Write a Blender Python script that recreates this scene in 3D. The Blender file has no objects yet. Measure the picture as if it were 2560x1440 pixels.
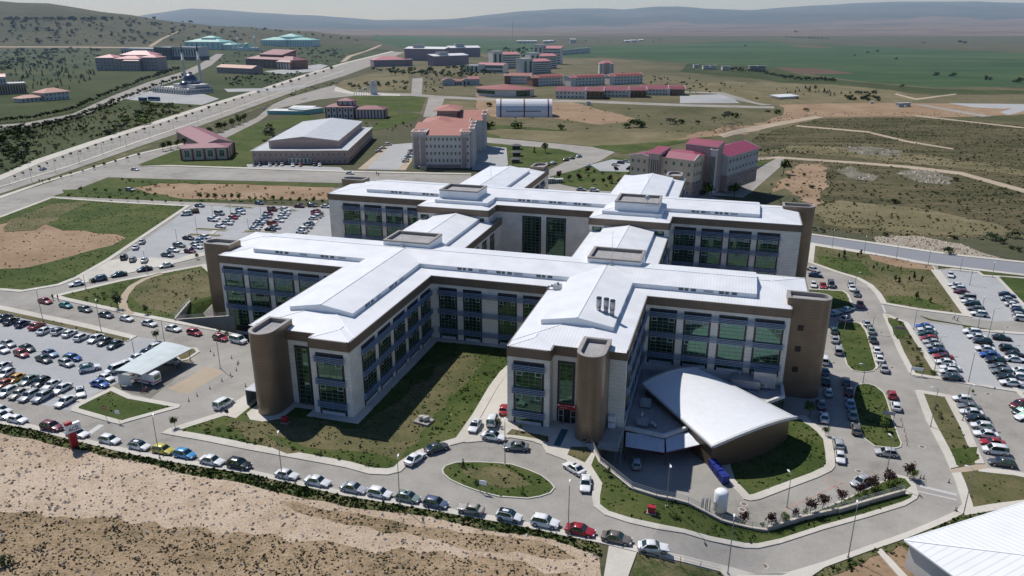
import bpy, math, random
from math import sin, cos, tan, atan, atan2, sqrt, pi, radians, floor
from mathutils import Vector, Matrix
from mathutils.geometry import delaunay_2d_cdt
random.seed(7)
sc = bpy.context.scene
COL = sc.collection
PI = math.pi
# ------------------------------------------------------------------ camera model
FPX, PITCH, CAMH = 1900.0, atan(672.0 / 1900.0), 67.68
TH = radians(-16.1385)                      # heading of the hospital's long axis
cT, sT = cos(TH), sin(TH)
cP, sP = cos(PITCH), sin(PITCH)
def b2w(u, v): return (cT * u - sT * v, sT * u + cT * v)      # hospital plan -> world
def w2b(x, y): return (cT * x + sT * y, -sT * x + cT * y)
def sm(t):
    t = max(0.0, min(1.0, t)); return t * t * (3 - 2 * t)
def lerp(a, b, t): return a + (b - a) * t
def table(t, xs):
    if t <= xs[0][0]: return xs[0][1]
    for (a, va), (b, vb) in zip(xs, xs[1:]):
        if t <= b: return va + (vb - va) * (t - a) / (b - a)
    return xs[-1][1]
CREST = [(-900, 150), (-300, 135), (0, 118), (120, 114), (255, 86), (376, 68), (504, 52), (638, 42), (722, 35), (813, 27), (900, 17), (1000, 6), (1060, 0)]
def h(x, y):                                # terrain height
    u, v = w2b(x, y)
    z = -5.0 * sm((u + 8) / 20.0) if y < 900 else -5.0 * sm((u + 8) / 20.0) * sm((1300 - y) / 400)
    if y > 1500:
        pxh = 1280 + FPX * 1.0607 * x / y
        c = table(pxh, CREST)
        if c > 0:
            t = (y - 1680) / 560.0; c *= 1 - sm((y - 2450) / 900.0)
            w = sm(t) * .6 + max(0, min(1, t)) * .4
            z += c * w * (1 + .05 * sin(x * .011 + 1) * sin(y * .009)) + (2.5 * sin(x * .023) * sin(y * .017 + x * .01) * w * min(1, c / 30))
    return z
def ray(px, py):
    r, i = (px - 1280) / FPX, (py - 720) / FPX
    return r, cP - i * sP, -sP - i * cP
def at(px, py, dz=0.0):
    """world point on the terrain (raised dz) that lies behind photo point px,py"""
    dx, dy, dzv = ray(px, py)
    if dzv > -1e-5: dzv = -1e-5
    t0 = 30.0 / dy; t = t0; step = 4.0
    prev = t
    while t < 20000:
        x, y, z = dx * t, dy * t, CAMH + dzv * t
        if z <= h(x, y) + dz: break
        prev = t; t += max(1.5, t * .012)
    a, b = prev, t
    for _ in range(28):
        m = (a + b) / 2
        if CAMH + dzv * m <= h(dx * m, dy * m) + dz: b = m
        else: a = m
    return Vector((dx * b, dy * b, CAMH + dzv * b))
def atz(px, py, z):
    dx, dy, dzv = ray(px, py); t = (z - CAMH) / dzv
    return Vector((dx * t, dy * t, z))
def zt(x, y, py):
    """height at which the vertical line through x,y crosses photo row py"""
    k = tan(PITCH + atan((py - 720) / FPX))
    # row py is a plane through the camera: z = CAMH - k*y
    return CAMH - k * y
def mpp(p): return (p[1] * cP + (CAMH - p[2]) * sP) / FPX     # metres per photo pixel at a point
# ------------------------------------------------------------------ objects
def tag(o, label=None, cat=None, group=None, kind=None):
    if label: o['label'] = label
    if cat: o['category'] = cat
    if group: o['group'] = group
    if kind: o['kind'] = kind
    return o
def link(o, parent=None):
    COL.objects.link(o)
    if parent is not None: o.parent = parent
    return o
def thing(name, label, cat, loc=(0, 0, 0), rz=0, group=None):
    o = bpy.data.objects.new(name, None); o.empty_display_size = .5
    o.location = loc; o.rotation_euler = (0, 0, rz)
    link(o); return tag(o, label, cat, group)
class MB:
    """collects faces for one mesh"""
    def __init__(s): s.v = []; s.f = []; s.m = []; s.sm = []; s.uv = None
    def face(s, pts, m=0, smooth=False):
        n = len(s.v); s.v += [tuple(p) for p in pts]; s.f.append(list(range(n, n + len(pts)))); s.m.append(m); s.sm.append(smooth)
    def box(s, x0, x1, y0, y1, z0, z1, m=0, top=None, skip=''):
        n = len(s.v)
        s.v += [(x0, y0, z0), (x1, y0, z0), (x1, y1, z0), (x0, y1, z0), (x0, y0, z1), (x1, y0, z1), (x1, y1, z1), (x0, y1, z1)]
        for k, q in (('b', (0, 3, 2, 1)), ('t', (4, 5, 6, 7)), ('f', (0, 1, 5, 4)), ('r', (1, 2, 6, 5)), ('k', (2, 3, 7, 6)), ('l', (3, 0, 4, 7))):
            if k in skip: continue
            s.f.append([n + i for i in q]); s.m.append(top if (k == 't' and top is not None) else m); s.sm.append(False)
    def bar(s, a, b, w, t=None, m=0):
        """square bar from a to b"""
        a, b = Vector(a), Vector(b); d = (b - a)
        if d.length < 1e-6: return
        d.normalize(); up = Vector((0, 0, 1)) if abs(d.z) < .9 else Vector((1, 0, 0))
        e = d.cross(up).normalized() * (w / 2); g = e.cross(d).normalized() * ((t or w) / 2)
        n = len(s.v)
        for p in (a, b): s.v += [tuple(p - e - g), tuple(p + e - g), tuple(p + e + g), tuple(p - e + g)]
        for q in ((3, 2, 1, 0), (4, 5, 6, 7), (0, 1, 5, 4), (1, 2, 6, 5), (2, 3, 7, 6), (3, 0, 4, 7)):
            s.f.append([n + i for i in q]); s.m.append(m); s.sm.append(False)
    def tube(s, pts, rads, n=8, m=0, cap=True, smooth=True):
        base = len(s.v); pts = [Vector(p) for p in pts]
        for i, p in enumerate(pts):
            d = (pts[min(i + 1, len(pts) - 1)] - pts[max(i - 1, 0)])
            d = d.normalized() if d.length > 1e-9 else Vector((0, 0, 1))
            up = Vector((1, 0, 0)) if abs(d.x) < .8 else Vector((0, 1, 0))
            e = d.cross(up).normalized(); g = d.cross(e).normalized()
            r = rads[i] if isinstance(rads, (list, tuple)) else rads
            for k in range(n):
                a = 2 * PI * k / n; s.v.append(tuple(p + e * (r * cos(a)) + g * (r * sin(a))))
        for i in range(len(pts) - 1):
            for k in range(n):
                k2 = (k + 1) % n
                s.f.append([base + i * n + k, base + i * n + k2, base + (i + 1) * n + k2, base + (i + 1) * n + k]); s.m.append(m); s.sm.append(smooth)
        if cap:
            s.f.append([base + k for k in range(n)][::-1]); s.m.append(m); s.sm.append(False)
            L = base + (len(pts) - 1) * n; s.f.append([L + k for k in range(n)]); s.m.append(m); s.sm.append(False)
    def prism(s, poly, z0, z1, m=0, top=None, bottom=True, smooth=False):
        n = len(s.v); k = len(poly)
        ar = sum(poly[i][0] * poly[(i + 1) % k][1] - poly[(i + 1) % k][0] * poly[i][1] for i in range(k))
        if ar < 0: poly = poly[::-1]
        s.v += [(p[0], p[1], z0) for p in poly] + [(p[0], p[1], z1) for p in poly]
        for i in range(k):
            j = (i + 1) % k
            s.f.append([n + i, n + j, n + k + j, n + k + i]); s.m.append(m); s.sm.append(smooth)
        if top != -1:
            s.f.append([n + k + i for i in range(k)]); s.m.append(m if top is None else top); s.sm.append(False)
        if bottom: s.f.append([n + i for i in range(k)][::-1]); s.m.append(m); s.sm.append(False)
    def mesh(s, name, mats):
        me = bpy.data.meshes.new(name)
        me.from_pydata(s.v, [], s.f)
        for mt in (mats if isinstance(mats, (list, tuple)) else [mats]): me.materials.append(mt)
        me.polygons.foreach_set('material_index', s.m)
        me.polygons.foreach_set('use_smooth', s.sm)
        me.update(); return me
    def build(s, name, mats, parent=None, loc=None, rz=None):
        o = bpy.data.objects.new(name, s.mesh(name, mats))
        if loc is not None: o.location = loc
        if rz is not None: o.rotation_euler = (0, 0, rz)
        return link(o, parent)
def copy_tree(o, parent=None):
    c = o.copy(); COL.objects.link(c); c.parent = parent
    for ch in list(o.children): copy_tree(ch, c)
    return c
def shared(name, me, parent, loc=None, rz=None):
    o = bpy.data.objects.new(name, me)
    if loc is not None: o.location = loc
    if rz is not None: o.rotation_euler = (0, 0, rz)
    return link(o, parent)
# ------------------------------------------------------------------ materials
MATS = {}
def new_mat(name):
    m = bpy.data.materials.new(name); m.use_nodes = True
    nt = m.node_tree; nt.nodes.clear()
    out = nt.nodes.new('ShaderNodeOutputMaterial'); b = nt.nodes.new('ShaderNodeBsdfPrincipled')
    nt.links.new(b.outputs[0], out.inputs[0]); MATS[name] = m
    return m, nt, b
def N(nt, typ, **kw):
    n = nt.nodes.new(typ)
    for k, v in kw.items():
        if k in n.inputs: n.inputs[k].default_value = v
        else: setattr(n, k, v)
    return n
def rgba(c): return (c[0], c[1], c[2], 1.0)
def plain(name, c, rough=.6, metal=0.0, var=.12, scale=.7, spec=.4, bump=0, bscale=30):
    """base colour broken up by noise so that no surface is flat"""
    m, nt, b = new_mat(name)
    b.inputs['Roughness'].default_value = rough; b.inputs['Metallic'].default_value = metal
    b.inputs['Specular IOR Level'].default_value = spec
    tc = N(nt, 'ShaderNodeTexCoord')
    no = N(nt, 'ShaderNodeTexNoise', Scale=scale, Detail=5.0, Roughness=.65); nt.links.new(tc.outputs['Object'], no.inputs['Vector'])
    r = N(nt, 'ShaderNodeValToRGB'); e = r.color_ramp.elements
    e[0].position = .3; e[1].position = .7
    e[0].color = rgba([x * (1 - var) for x in c]); e[1].color = rgba([min(1, x * (1 + var)) for x in c])
    nt.links.new(no.outputs['Fac'], r.inputs['Fac']); nt.links.new(r.outputs['Color'], b.inputs['Base Color'])
    if bump:
        n2 = N(nt, 'ShaderNodeTexNoise', Scale=bscale, Detail=4.0); nt.links.new(tc.outputs['Object'], n2.inputs['Vector'])
        bp = N(nt, 'ShaderNodeBump', Strength=bump, Distance=.05); nt.links.new(n2.outputs['Fac'], bp.inputs['Height']); nt.links.new(bp.outputs[0], b.inputs['Normal'])
    return m
def ground_mat(name, stops, scales=(.02, .12, .9), weights=(.5, .3, .2), fine=None, bump=.0, bscale=6, lo=.34, hi=.66, stretch=None, rough=.95):
    """several octaves of noise drive a colour ramp: patches, tufts, grit"""
    m, nt, b = new_mat(name)
    b.inputs['Roughness'].default_value = rough; b.inputs['Specular IOR Level'].default_value = .15
    geo = N(nt, 'ShaderNodeNewGeometry'); vec = geo.outputs['Position']
    if stretch:
        mp = N(nt, 'ShaderNodeMapping'); mp.inputs['Scale'].default_value = stretch[:3]; mp.inputs['Rotation'].default_value = (0, 0, stretch[3])
        nt.links.new(vec, mp.inputs['Vector']); vec = mp.outputs[0]
    acc = None
    for k, (s, w) in enumerate(zip(scales, weights)):
        no = N(nt, 'ShaderNodeTexNoise', Scale=s, Detail=6.0, Roughness=.62); nt.links.new(vec, no.inputs['Vector'])
        mu = N(nt, 'ShaderNodeMath', operation='MULTIPLY'); nt.links.new(no.outputs['Fac'], mu.inputs[0]); mu.inputs[1].default_value = w
        if acc is None: acc = mu.outputs[0]
        else:
            ad = N(nt, 'ShaderNodeMath', operation='ADD'); nt.links.new(acc, ad.inputs[0]); nt.links.new(mu.outputs[0], ad.inputs[1]); acc = ad.outputs[0]
    r = N(nt, 'ShaderNodeValToRGB'); els = r.color_ramp.elements
    while len(els) < len(stops): els.new(.5)
    for i, c in enumerate(stops):
        els[i].position = lerp(lo, hi, i / (len(stops) - 1)); els[i].color = rgba(c)
    nt.links.new(acc, r.inputs['Fac']); colr = r.outputs['Color']
    if fine:
        fs, famt, fcol = fine
        no = N(nt, 'ShaderNodeTexNoise', Scale=fs, Detail=3.0, Roughness=.7); nt.links.new(geo.outputs['Position'], no.inputs['Vector'])
        rr = N(nt, 'ShaderNodeValToRGB'); rr.color_ramp.elements[0].position = .54; rr.color_ramp.elements[1].position = .64
        nt.links.new(no.outputs['Fac'], rr.inputs['Fac'])
        mu = N(nt, 'ShaderNodeMath', operation='MULTIPLY'); nt.links.new(rr.outputs['Color'], mu.inputs[0]); mu.inputs[1].default_value = famt
        mx = N(nt, 'ShaderNodeMix', data_type='RGBA'); nt.links.new(mu.outputs[0], mx.inputs[0]); nt.links.new(colr, mx.inputs[6]); mx.inputs[7].default_value = rgba(fcol); colr = mx.outputs[2]
    nt.links.new(colr, b.inputs['Base Color'])
    if bump:
        n2 = N(nt, 'ShaderNodeTexNoise', Scale=bscale, Detail=5.0, Roughness=.7); nt.links.new(geo.outputs['Position'], n2.inputs['Vector'])
        bp = N(nt, 'ShaderNodeBump', Strength=bump, Distance=.25); nt.links.new(n2.outputs['Fac'], bp.inputs['Height']); nt.links.new(bp.outputs[0], b.inputs['Normal'])
    return m
def panel_mat(name, c, joint, pw, ph, rough=.5, spec=.4, var=.08, metal=0, jw=.03):
    """cladding panels: joints every pw along the wall and ph up it"""
    m, nt, b = new_mat(name)
    b.inputs['Roughness'].default_value = rough; b.inputs['Specular IOR Level'].default_value = spec; b.inputs['Metallic'].default_value = metal
    tc = N(nt, 'ShaderNodeTexCoord'); sx = N(nt, 'ShaderNodeSeparateXYZ'); nt.links.new(tc.outputs['Object'], sx.inputs[0])
    ad = N(nt, 'ShaderNodeMath', operation='ADD'); nt.links.new(sx.outputs[0], ad.inputs[0]); nt.links.new(sx.outputs[1], ad.inputs[1])
    cx = N(nt, 'ShaderNodeCombineXYZ'); nt.links.new(ad.outputs[0], cx.inputs[0]); nt.links.new(sx.outputs[2], cx.inputs[1])
    br = N(nt, 'ShaderNodeTexBrick'); br.offset = .5
    br.inputs['Color1'].default_value = rgba([x * (1 - var) for x in c]); br.inputs['Color2'].default_value = rgba([min(1, x * (1 + var)) for x in c]); br.inputs['Mortar'].default_value = rgba(joint)
    br.inputs['Scale'].default_value = 1; br.inputs['Mortar Size'].default_value = jw; br.inputs['Brick Width'].default_value = pw; br.inputs['Row Height'].default_value = ph; br.inputs['Mortar Smooth'].default_value = .2
    nt.links.new(cx.outputs[0], br.inputs['Vector'])
    no = N(nt, 'ShaderNodeTexNoise', Scale=.35, Detail=5.0); nt.links.new(tc.outputs['Object'], no.inputs['Vector'])
    mr = N(nt, 'ShaderNodeMapRange'); mr.inputs[1].default_value = .3; mr.inputs[2].default_value = .7; mr.inputs[3].default_value = .86; mr.inputs[4].default_value = 1.08
    nt.links.new(no.outputs['Fac'], mr.inputs[0])
    mx = N(nt, 'ShaderNodeMix', data_type='RGBA', blend_type='MULTIPLY'); mx.inputs[0].default_value = 1
    nt.links.new(br.outputs['Color'], mx.inputs[6]); nt.links.new(mr.outputs[0], mx.inputs[7]); nt.links.new(mx.outputs[2], b.inputs['Base Color'])
    return m
def seam_mat(name, c, axis, pitch=.5, rough=.42, metal=.0, dark=.8, spec=.5, var=.05, bump=.5):
    """standing-seam sheet: seams cross the given object axis (0 or 1)"""
    m, nt, b = new_mat(name)
    b.inputs['Roughness'].default_value = rough; b.inputs['Metallic'].default_value = metal; b.inputs['Specular IOR Level'].default_value = spec
    tc = N(nt, 'ShaderNodeTexCoord'); sx = N(nt, 'ShaderNodeSeparateXYZ'); nt.links.new(tc.outputs['Object'], sx.inputs[0])
    mu = N(nt, 'ShaderNodeMath', operation='MULTIPLY'); nt.links.new(sx.outputs[axis], mu.inputs[0]); mu.inputs[1].default_value = 1 / pitch
    fr = N(nt, 'ShaderNodeMath', operation='FRACT'); nt.links.new(mu.outputs[0], fr.inputs[0])
    rp = N(nt, 'ShaderNodeValToRGB'); e = rp.color_ramp.elements
    e[0].position = 0; e[0].color = rgba([x * dark for x in c]); e[1].position = .3; e[1].color = rgba(c)
    nt.links.new(fr.outputs[0], rp.inputs['Fac'])
    no = N(nt, 'ShaderNodeTexNoise', Scale=.25, Detail=5.0); nt.links.new(tc.outputs['Object'], no.inputs['Vector'])
    mr = N(nt, 'ShaderNodeMapRange'); mr.inputs[1].default_value = .3; mr.inputs[2].default_value = .7; mr.inputs[3].default_value = 1 - var; mr.inputs[4].default_value = 1 + var * .3
    nt.links.new(no.outputs['Fac'], mr.inputs[0])
    mx = N(nt, 'ShaderNodeMix', data_type='RGBA', blend_type='MULTIPLY'); mx.inputs[0].default_value = 1
    nt.links.new(rp.outputs['Color'], mx.inputs[6]); nt.links.new(mr.outputs[0], mx.inputs[7]); nt.links.new(mx.outputs[2], b.inputs['Base Color'])
    if bump:
        bp = N(nt, 'ShaderNodeBump', Strength=bump, Distance=.04); nt.links.new(rp.outputs['Alpha'], bp.inputs['Height'])
        e[0].color = (*e[0].color[:3], 1); e[1].color = (*e[1].color[:3], 0)
        nt.links.new(bp.outputs[0], b.inputs['Normal'])
    return m
def glass_mat(name, c, rough=.04, spec=.8):
    m, nt, b = new_mat(name)
    b.inputs['Base Color'].default_value = rgba(c); b.inputs['Roughness'].default_value = rough; b.inputs['Specular IOR Level'].default_value = spec; b.inputs['IOR'].default_value = 1.7; b.inputs['Specular Tint'].default_value = (.50, .95, .74, 1)
    tc = N(nt, 'ShaderNodeTexCoord'); no = N(nt, 'ShaderNodeTexNoise', Scale=.5, Detail=2.0); nt.links.new(tc.outputs['Object'], no.inputs['Vector'])
    bp = N(nt, 'ShaderNodeBump', Strength=.06, Distance=.2); nt.links.new(no.outputs['Fac'], bp.inputs['Height']); nt.links.new(bp.outputs[0], b.inputs['Normal'])
    return m
def objcol_mat(name, rough=.3, coat=.6, metal=.0):
    """car paint: the colour comes from the object, one material for the fleet"""
    m, nt, b = new_mat(name)
    oi = N(nt, 'ShaderNodeObjectInfo')
    tc = N(nt, 'ShaderNodeTexCoord'); no = N(nt, 'ShaderNodeTexNoise', Scale=1.2, Detail=4.0); nt.links.new(tc.outputs['Object'], no.inputs['Vector'])
    mr = N(nt, 'ShaderNodeMapRange'); mr.inputs[1].default_value = .3; mr.inputs[2].default_value = .7; mr.inputs[3].default_value = .85; mr.inputs[4].default_value = 1.05
    nt.links.new(no.outputs['Fac'], mr.inputs[0])
    mx = N(nt, 'ShaderNodeMix', data_type='RGBA', blend_type='MULTIPLY'); mx.inputs[0].default_value = 1
    nt.links.new(oi.outputs['Color'], mx.inputs[6]); nt.links.new(mr.outputs[0], mx.inputs[7]); nt.links.new(mx.outputs[2], b.inputs['Base Color'])
    b.inputs['Roughness'].default_value = rough; b.inputs['Metallic'].default_value = metal; b.inputs['Coat Weight'].default_value = coat; b.inputs['Coat Roughness'].default_value = .08
    return m
# ------------------------------------------------------------------ land cover
def W2(pts): return [at(px, py).to_2d() for px, py in pts]
def B2(pts): return [Vector(b2w(u, v)) for u, v in pts]
_ramp = h
YARD = None; SUNK = None
def inside(p, poly):
    x, y = p[0], p[1]; r = False; n = len(poly); j = n - 1
    for i in range(n):
        xi, yi = poly[i][0], poly[i][1]; xj, yj = poly[j][0], poly[j][1]
        if (yi > y) != (yj > y) and x < (xj - xi) * (y - yi) / (yj - yi) + xi: r = not r
        j = i
    return r
WALLPX = [(1478, 1115), (1500, 1160), (1580, 1225), (1640, 1244), (1720, 1262), (1805, 1306), (1917, 1330)]
WALL = W2(WALLPX)
YARD = WALL + B2([(12.5, 103), (12.5, 147.2), (-14, 147.2), (-14, 119.5), (-17.3, 118.0)])
SK = W2([(437, 801), (475, 756)])
SUNK = SK + B2([(-124.5, 160.5), (-119, 163), (-82, 163), (-82, 122)]) + W2([(592, 836)])
_sa, _sb = SK[1], Vector(b2w(-124.5, 160.5))
_sn = (_sb - _sa).normalized(); _sn = Vector((_sn.y, -_sn.x))
def h(x, y):
    if 80 < y < 260:
        if inside((x, y), YARD): return -5.0
        if inside((x, y), SUNK):
            d = abs((Vector((x, y)) - _sa).dot(_sn))
            return -4.7 * sm(d / 8.0)
    return _ramp(x, y)
def inset(poly, w):
    n = len(poly); ar = sum(poly[i][0] * poly[(i + 1) % n][1] - poly[(i + 1) % n][0] * poly[i][1] for i in range(n))
    sgn = 1 if ar > 0 else -1; out = []
    for i in range(n):
        a, b, c = Vector(poly[i - 1][:2]), Vector(poly[i][:2]), Vector(poly[(i + 1) % n][:2])
        d1 = (b - a).normalized(); d2 = (c - b).normalized()
        n1 = Vector((-d1.y, d1.x)) * sgn; n2 = Vector((-d2.y, d2.x)) * sgn
        k = n1 + n2
        if k.length < .2: k = n1
        k = k.normalized(); q = max(.45, k.dot(n1)); out.append(b + k * (w / q))
    return out
def rough(poly, amp, seg=4.0, seed=1):
    rr = random.Random(seed); out = []; n = len(poly)
    for i in range(n):
        a, b = Vector(poly[i][:2]), Vector(poly[(i + 1) % n][:2]); L = (b - a).length; k = max(1, min(24, int(L / seg)))
        nn = Vector((-(b - a).y, (b - a).x)).normalized() if L > 0 else Vector((0, 0))
        for j in range(k):
            out.append(a.lerp(b, j / k) + nn * (rr.uniform(-amp, amp) if j else rr.uniform(-amp, amp) * .5))
    return out
def strip(line, w):
    """band of width w along a world polyline"""
    L, R = [], []; n = len(line)
    for i, p in enumerate(line):
        a = line[max(0, i - 1)]; b = line[min(n - 1, i + 1)]; d = (Vector(b) - Vector(a)).to_2d().normalized(); nn = Vector((-d.y, d.x))
        ww = w[i] if isinstance(w, (list, tuple)) else w
        L.append(Vector(p[:2]) + nn * ww / 2); R.append(Vector(p[:2]) - nn * ww / 2)
    return L + R[::-1]
LAND = []                                   # (class, polygon) painted in order
def land(cls, poly): LAND.append((cls, [Vector(p[:2]) for p in poly]))
def lpx(cls, pts): land(cls, W2(pts))
def island(pts, w=1.6, lawn='lawn', px=True):
    o = W2(pts) if px else pts
    land('pavement', o); land(lawn, inset(o, w)); return o
# --- wide country first
lpx('meadow', [(-700, 560), (-700, 122), (0, 128), (400, 122), (620, 118), (900, 112), (985, 128), (860, 190), (672, 252), (504, 314), (336, 371), (168, 430), (0, 482)])
lpx('scrub', [(860, 232), (1000, 128), (1100, 118), (1700, 158), (2560, 222), (3300, 260), (3300, 640), (2560, 560), (1900, 480), (1400, 420), (1100, 300)])
lpx('crop_field', [(940, 86), (1250, 99), (1400, 117), (1700, 110), (1868, 101), (2002, 110), (2204, 117), (2560, 133), (3200, 160), (3200, 262), (2560, 216), (2338, 219), (2137, 202), (2002, 184), (1935, 169), (1700, 156), (1480, 139), (1290, 126), (1000, 119), (930, 100)])
lpx('crop_field', [(1180, 119), (1290, 126), (1480, 139), (1500, 145), (1300, 142), (1180, 128)])
lpx('plowed_field', [(1940, 168), (2060, 172), (2140, 184), (2030, 186), (1960, 178)])
lpx('plowed_field', [(2000, 112), (2090, 118), (2050, 120), (1970, 115)])
lpx('meadow', [(1720, 158), (1935, 170), (2002, 186), (2137, 204), (2338, 222), (2560, 226), (2560, 236), (2300, 238), (2060, 222), (1900, 198), (1700, 180)])
land('dry_grass', rough(W2([(1700, 215), (1900, 205), (2050, 210), (2200, 222), (2330, 240), (2200, 262), (1960, 258), (1800, 240)]), 6, 14, 3))
land('dry_grass', rough(W2([(1110, 250), (1240, 262), (1245, 285), (1120, 290), (1108, 300)]), 2, 8, 4))
land('soil', rough(W2([(1950, 262), (2100, 258), (2330, 258), (2560, 262), (2700, 280), (2400, 292), (2240, 291), (2036, 293), (1935, 310), (1800, 340), (1690, 352), (1640, 350), (1800, 320), (1960, 288)]), 3, 10, 5))
land('hill_grass', rough(W2([(1830, 385), (1900, 335), (2050, 296), (2240, 294), (2420, 300), (2700, 330), (2700, 600), (2500, 585), (2300, 600), (2060, 575), (2030, 560), (2050, 480), (1980, 410)]), 3, 12, 6))
land('dry_grass', rough(W2([(2060, 560), (2030, 520), (2100, 500), (2300, 520), (2500, 560), (2560, 590), (2300, 585)]), 2, 8, 7))
land('soil', rough(W2([(1985, 415), (2060, 405), (2070, 470), (2040, 520), (2005, 500), (1960, 470), (1930, 480)]), 2.5, 6, 8))
land('dry_grass', rough(W2([(1850, 380), (1990, 380), (2200, 400), (2400, 420), (2560, 440), (2560, 425), (2300, 385), (2150, 372), (2000, 362)]), 2, 8, 31))
land('rock', rough(W2([(2090, 425), (2130, 415), (2150, 430), (2200, 440), (2180, 452), (2120, 445)]), 1.5, 4, 9))
land('rock', rough(W2([(2240, 432), (2290, 420), (2340, 428), (2380, 448), (2370, 462), (2300, 456)]), 1.5, 4, 10))
land('rock', rough(W2([(2100, 372), (2170, 365), (2260, 378), (2250, 390), (2150, 386)]), 1.5, 4, 11))
land('rubble', rough(W2([(2185, 592), (2290, 588), (2400, 610), (2450, 630), (2520, 650), (2440, 652), (2300, 628), (2190, 610)]), 1, 4, 12))
# --- meadow and gardens in the middle distance
lpx('lawn', [(1120, 300), (1700, 352), (1800, 340), (1560, 385), (1480, 367), (1300, 352), (1190, 340)])
land('dry_grass', rough(W2([(1200, 320), (1500, 330), (1750, 330), (1680, 352), (1480, 366), (1250, 345)]), 2, 8, 13))
land('soil', rough(W2([(1190, 232), (1240, 252), (1330, 250), (1420, 252), (1600, 300), (1500, 312), (1380, 295), (1240, 296), (1190, 270)]), 2, 8, 14))
lpx('lawn', [(1189, 356), (1400, 372), (1452, 384), (1374, 418), (1280, 420), (1272, 390), (1262, 368)])
lpx('lawn', [(1374, 440), (1500, 405), (1540, 392), (1600, 405), (1570, 470), (1520, 480), (1400, 460)])
lpx('lawn', [(880, 240), (1010, 238), (1000, 268), (965, 300), (860, 300)])
lpx('lawn', [(1012, 238), (1066, 243), (1050, 280), (985, 275)])
lpx('lawn', [(985, 280), (1050, 285), (1040, 300), (975, 320), (870, 335), (915, 325)])
lpx('lawn', [(600, 420), (560, 425), (380, 412), (450, 390), (560, 350), (640, 310), (760, 285), (810, 300), (680, 330), (640, 400)])
lpx('lawn', [(270, 445), (400, 449), (840, 460), (840, 470), (760, 500), (480, 505), (130, 490), (200, 472)])
land('soil', rough(W2([(330, 470), (400, 458), (640, 462), (830, 468), (845, 500), (760, 500), (480, 498), (370, 485)]), 1.2, 5, 15))
# --- avenue and side roads
lpx('road', [(0, 452), (101, 408), (235, 362), (336, 329), (504, 274), (672, 222), (773, 187), (860, 160), (985, 129), (1010, 131), (940, 160), (860, 190), (773, 216), (672, 252), (504, 313), (336, 370), (168, 429), (0, 484), (-300, 585), (-300, 555)])
lpx('pavement', [(0, 452), (101, 408), (235, 362), (336, 329), (504, 274), (672, 222), (773, 187), (860, 160), (985, 129), (978, 128), (855, 158), (768, 184), (664, 218), (494, 269), (326, 323), (222, 355), (88, 400), (-10, 443), (-300, 540), (-300, 555)])
lpx('road', [(-300, 590), (0, 497), (120, 455), (210, 429), (340, 388), (470, 359), (560, 329), (640, 295), (680, 262), (720, 244), (800, 222), (860, 206), (880, 240), (760, 246), (690, 272), (650, 302), (600, 327), (560, 347), (440, 378), (345, 416), (420, 416), (620, 423), (860, 431), (1178, 438), (1178, 464), (840, 457), (400, 447), (270, 443), (200, 470), (128, 492), (0, 540), (-300, 640)])
lpx('verge', [(-60, 512), (0, 488), (168, 433), (336, 374), (504, 317), (600, 285), (672, 256), (773, 219), (773, 222), (672, 260), (600, 290), (504, 322), (336, 381), (168, 441), (0, 496), (-60, 520)])
lpx('pavement', [(0, 466), (168, 416), (336, 356), (504, 299), (672, 240), (773, 205), (860, 176), (860, 177.5), (773, 206.5), (672, 242), (504, 301.5), (336, 359), (168, 419), (0, 469)])
lpx('pavement', [(345, 416), (420, 413), (620, 419), (860, 427), (1178, 434), (1178, 437), (860, 430.5), (620, 422.5), (420, 415.5)])
lpx('pavement', [(-300, 590), (0, 497), (120, 455), (210, 429), (340, 388), (470, 359), (466, 356.5), (336, 385.5), (204, 427), (112, 453), (-10, 494), (-300, 584)])
lpx('lawn', [(345, 412), (440, 376), (470, 372), (450, 398), (395, 412)])
lpx('road', [(1058, 292), (1072, 243), (1028, 238), (1031, 196), (1057, 194), (1054, 237), (1112, 243), (1100, 280), (1085, 292)])
lpx('road', [(690, 262), (860, 228), (1030, 234), (1110, 240), (1240, 246), (1450, 250), (1710, 260), (1935, 266), (1935, 271), (1710, 266), (1450, 256), (1240, 252), (1110, 246), (1028, 240), (880, 240), (800, 248), (690, 272)])
lpx('pavement', [(840, 215), (900, 232), (1000, 236), (1000, 240), (890, 238), (835, 228)])
lpx('dry_grass', [(835, 215), (860, 200), (940, 182), (1020, 175), (1025, 226), (940, 228), (880, 230)])
lpx('road', [(1189, 341), (1300, 350), (1480, 367), (1537, 380), (1500, 402), (1440, 425), (1374, 442), (1350, 470), (1320, 470), (1340, 440), (1374, 424), (1452, 386), (1400, 373), (1189, 354)])
lpx('road', [(1374, 445), (1400, 460), (1480, 478), (1560, 490), (1560, 505), (1350, 500), (1330, 470)])
lpx('road', [(1942, 395), (1972, 398), (1858, 494), (1760, 490), (1775, 470), (1835, 440)])
lpx('lawn', [(1822, 400), (1940, 396), (1880, 425), (1830, 432)])
lpx('parking_lot', [(1475, 412), (1530, 398), (1580, 404), (1572, 430), (1500, 428)])
lpx('parking_lot', [(894, 423), (968, 362), (1031, 357), (1031, 396), (1011, 425)])
lpx('path', [(894, 423), (968, 362), (975, 364), (915, 424)])
lpx('path', [(990, 424), (1028, 395), (1031, 400), (1014, 425)])
lpx('parking_lot', [(1189, 362), (1266, 369), (1270, 412), (1250, 425), (1180, 425)])
lpx('parking_lot', [(616, 410), (850, 418), (862, 427), (620, 420)])
lpx('parking_lot', [(282, 242), (372, 228), (500, 232), (548, 247), (505, 262), (400, 256), (330, 250)])
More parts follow.
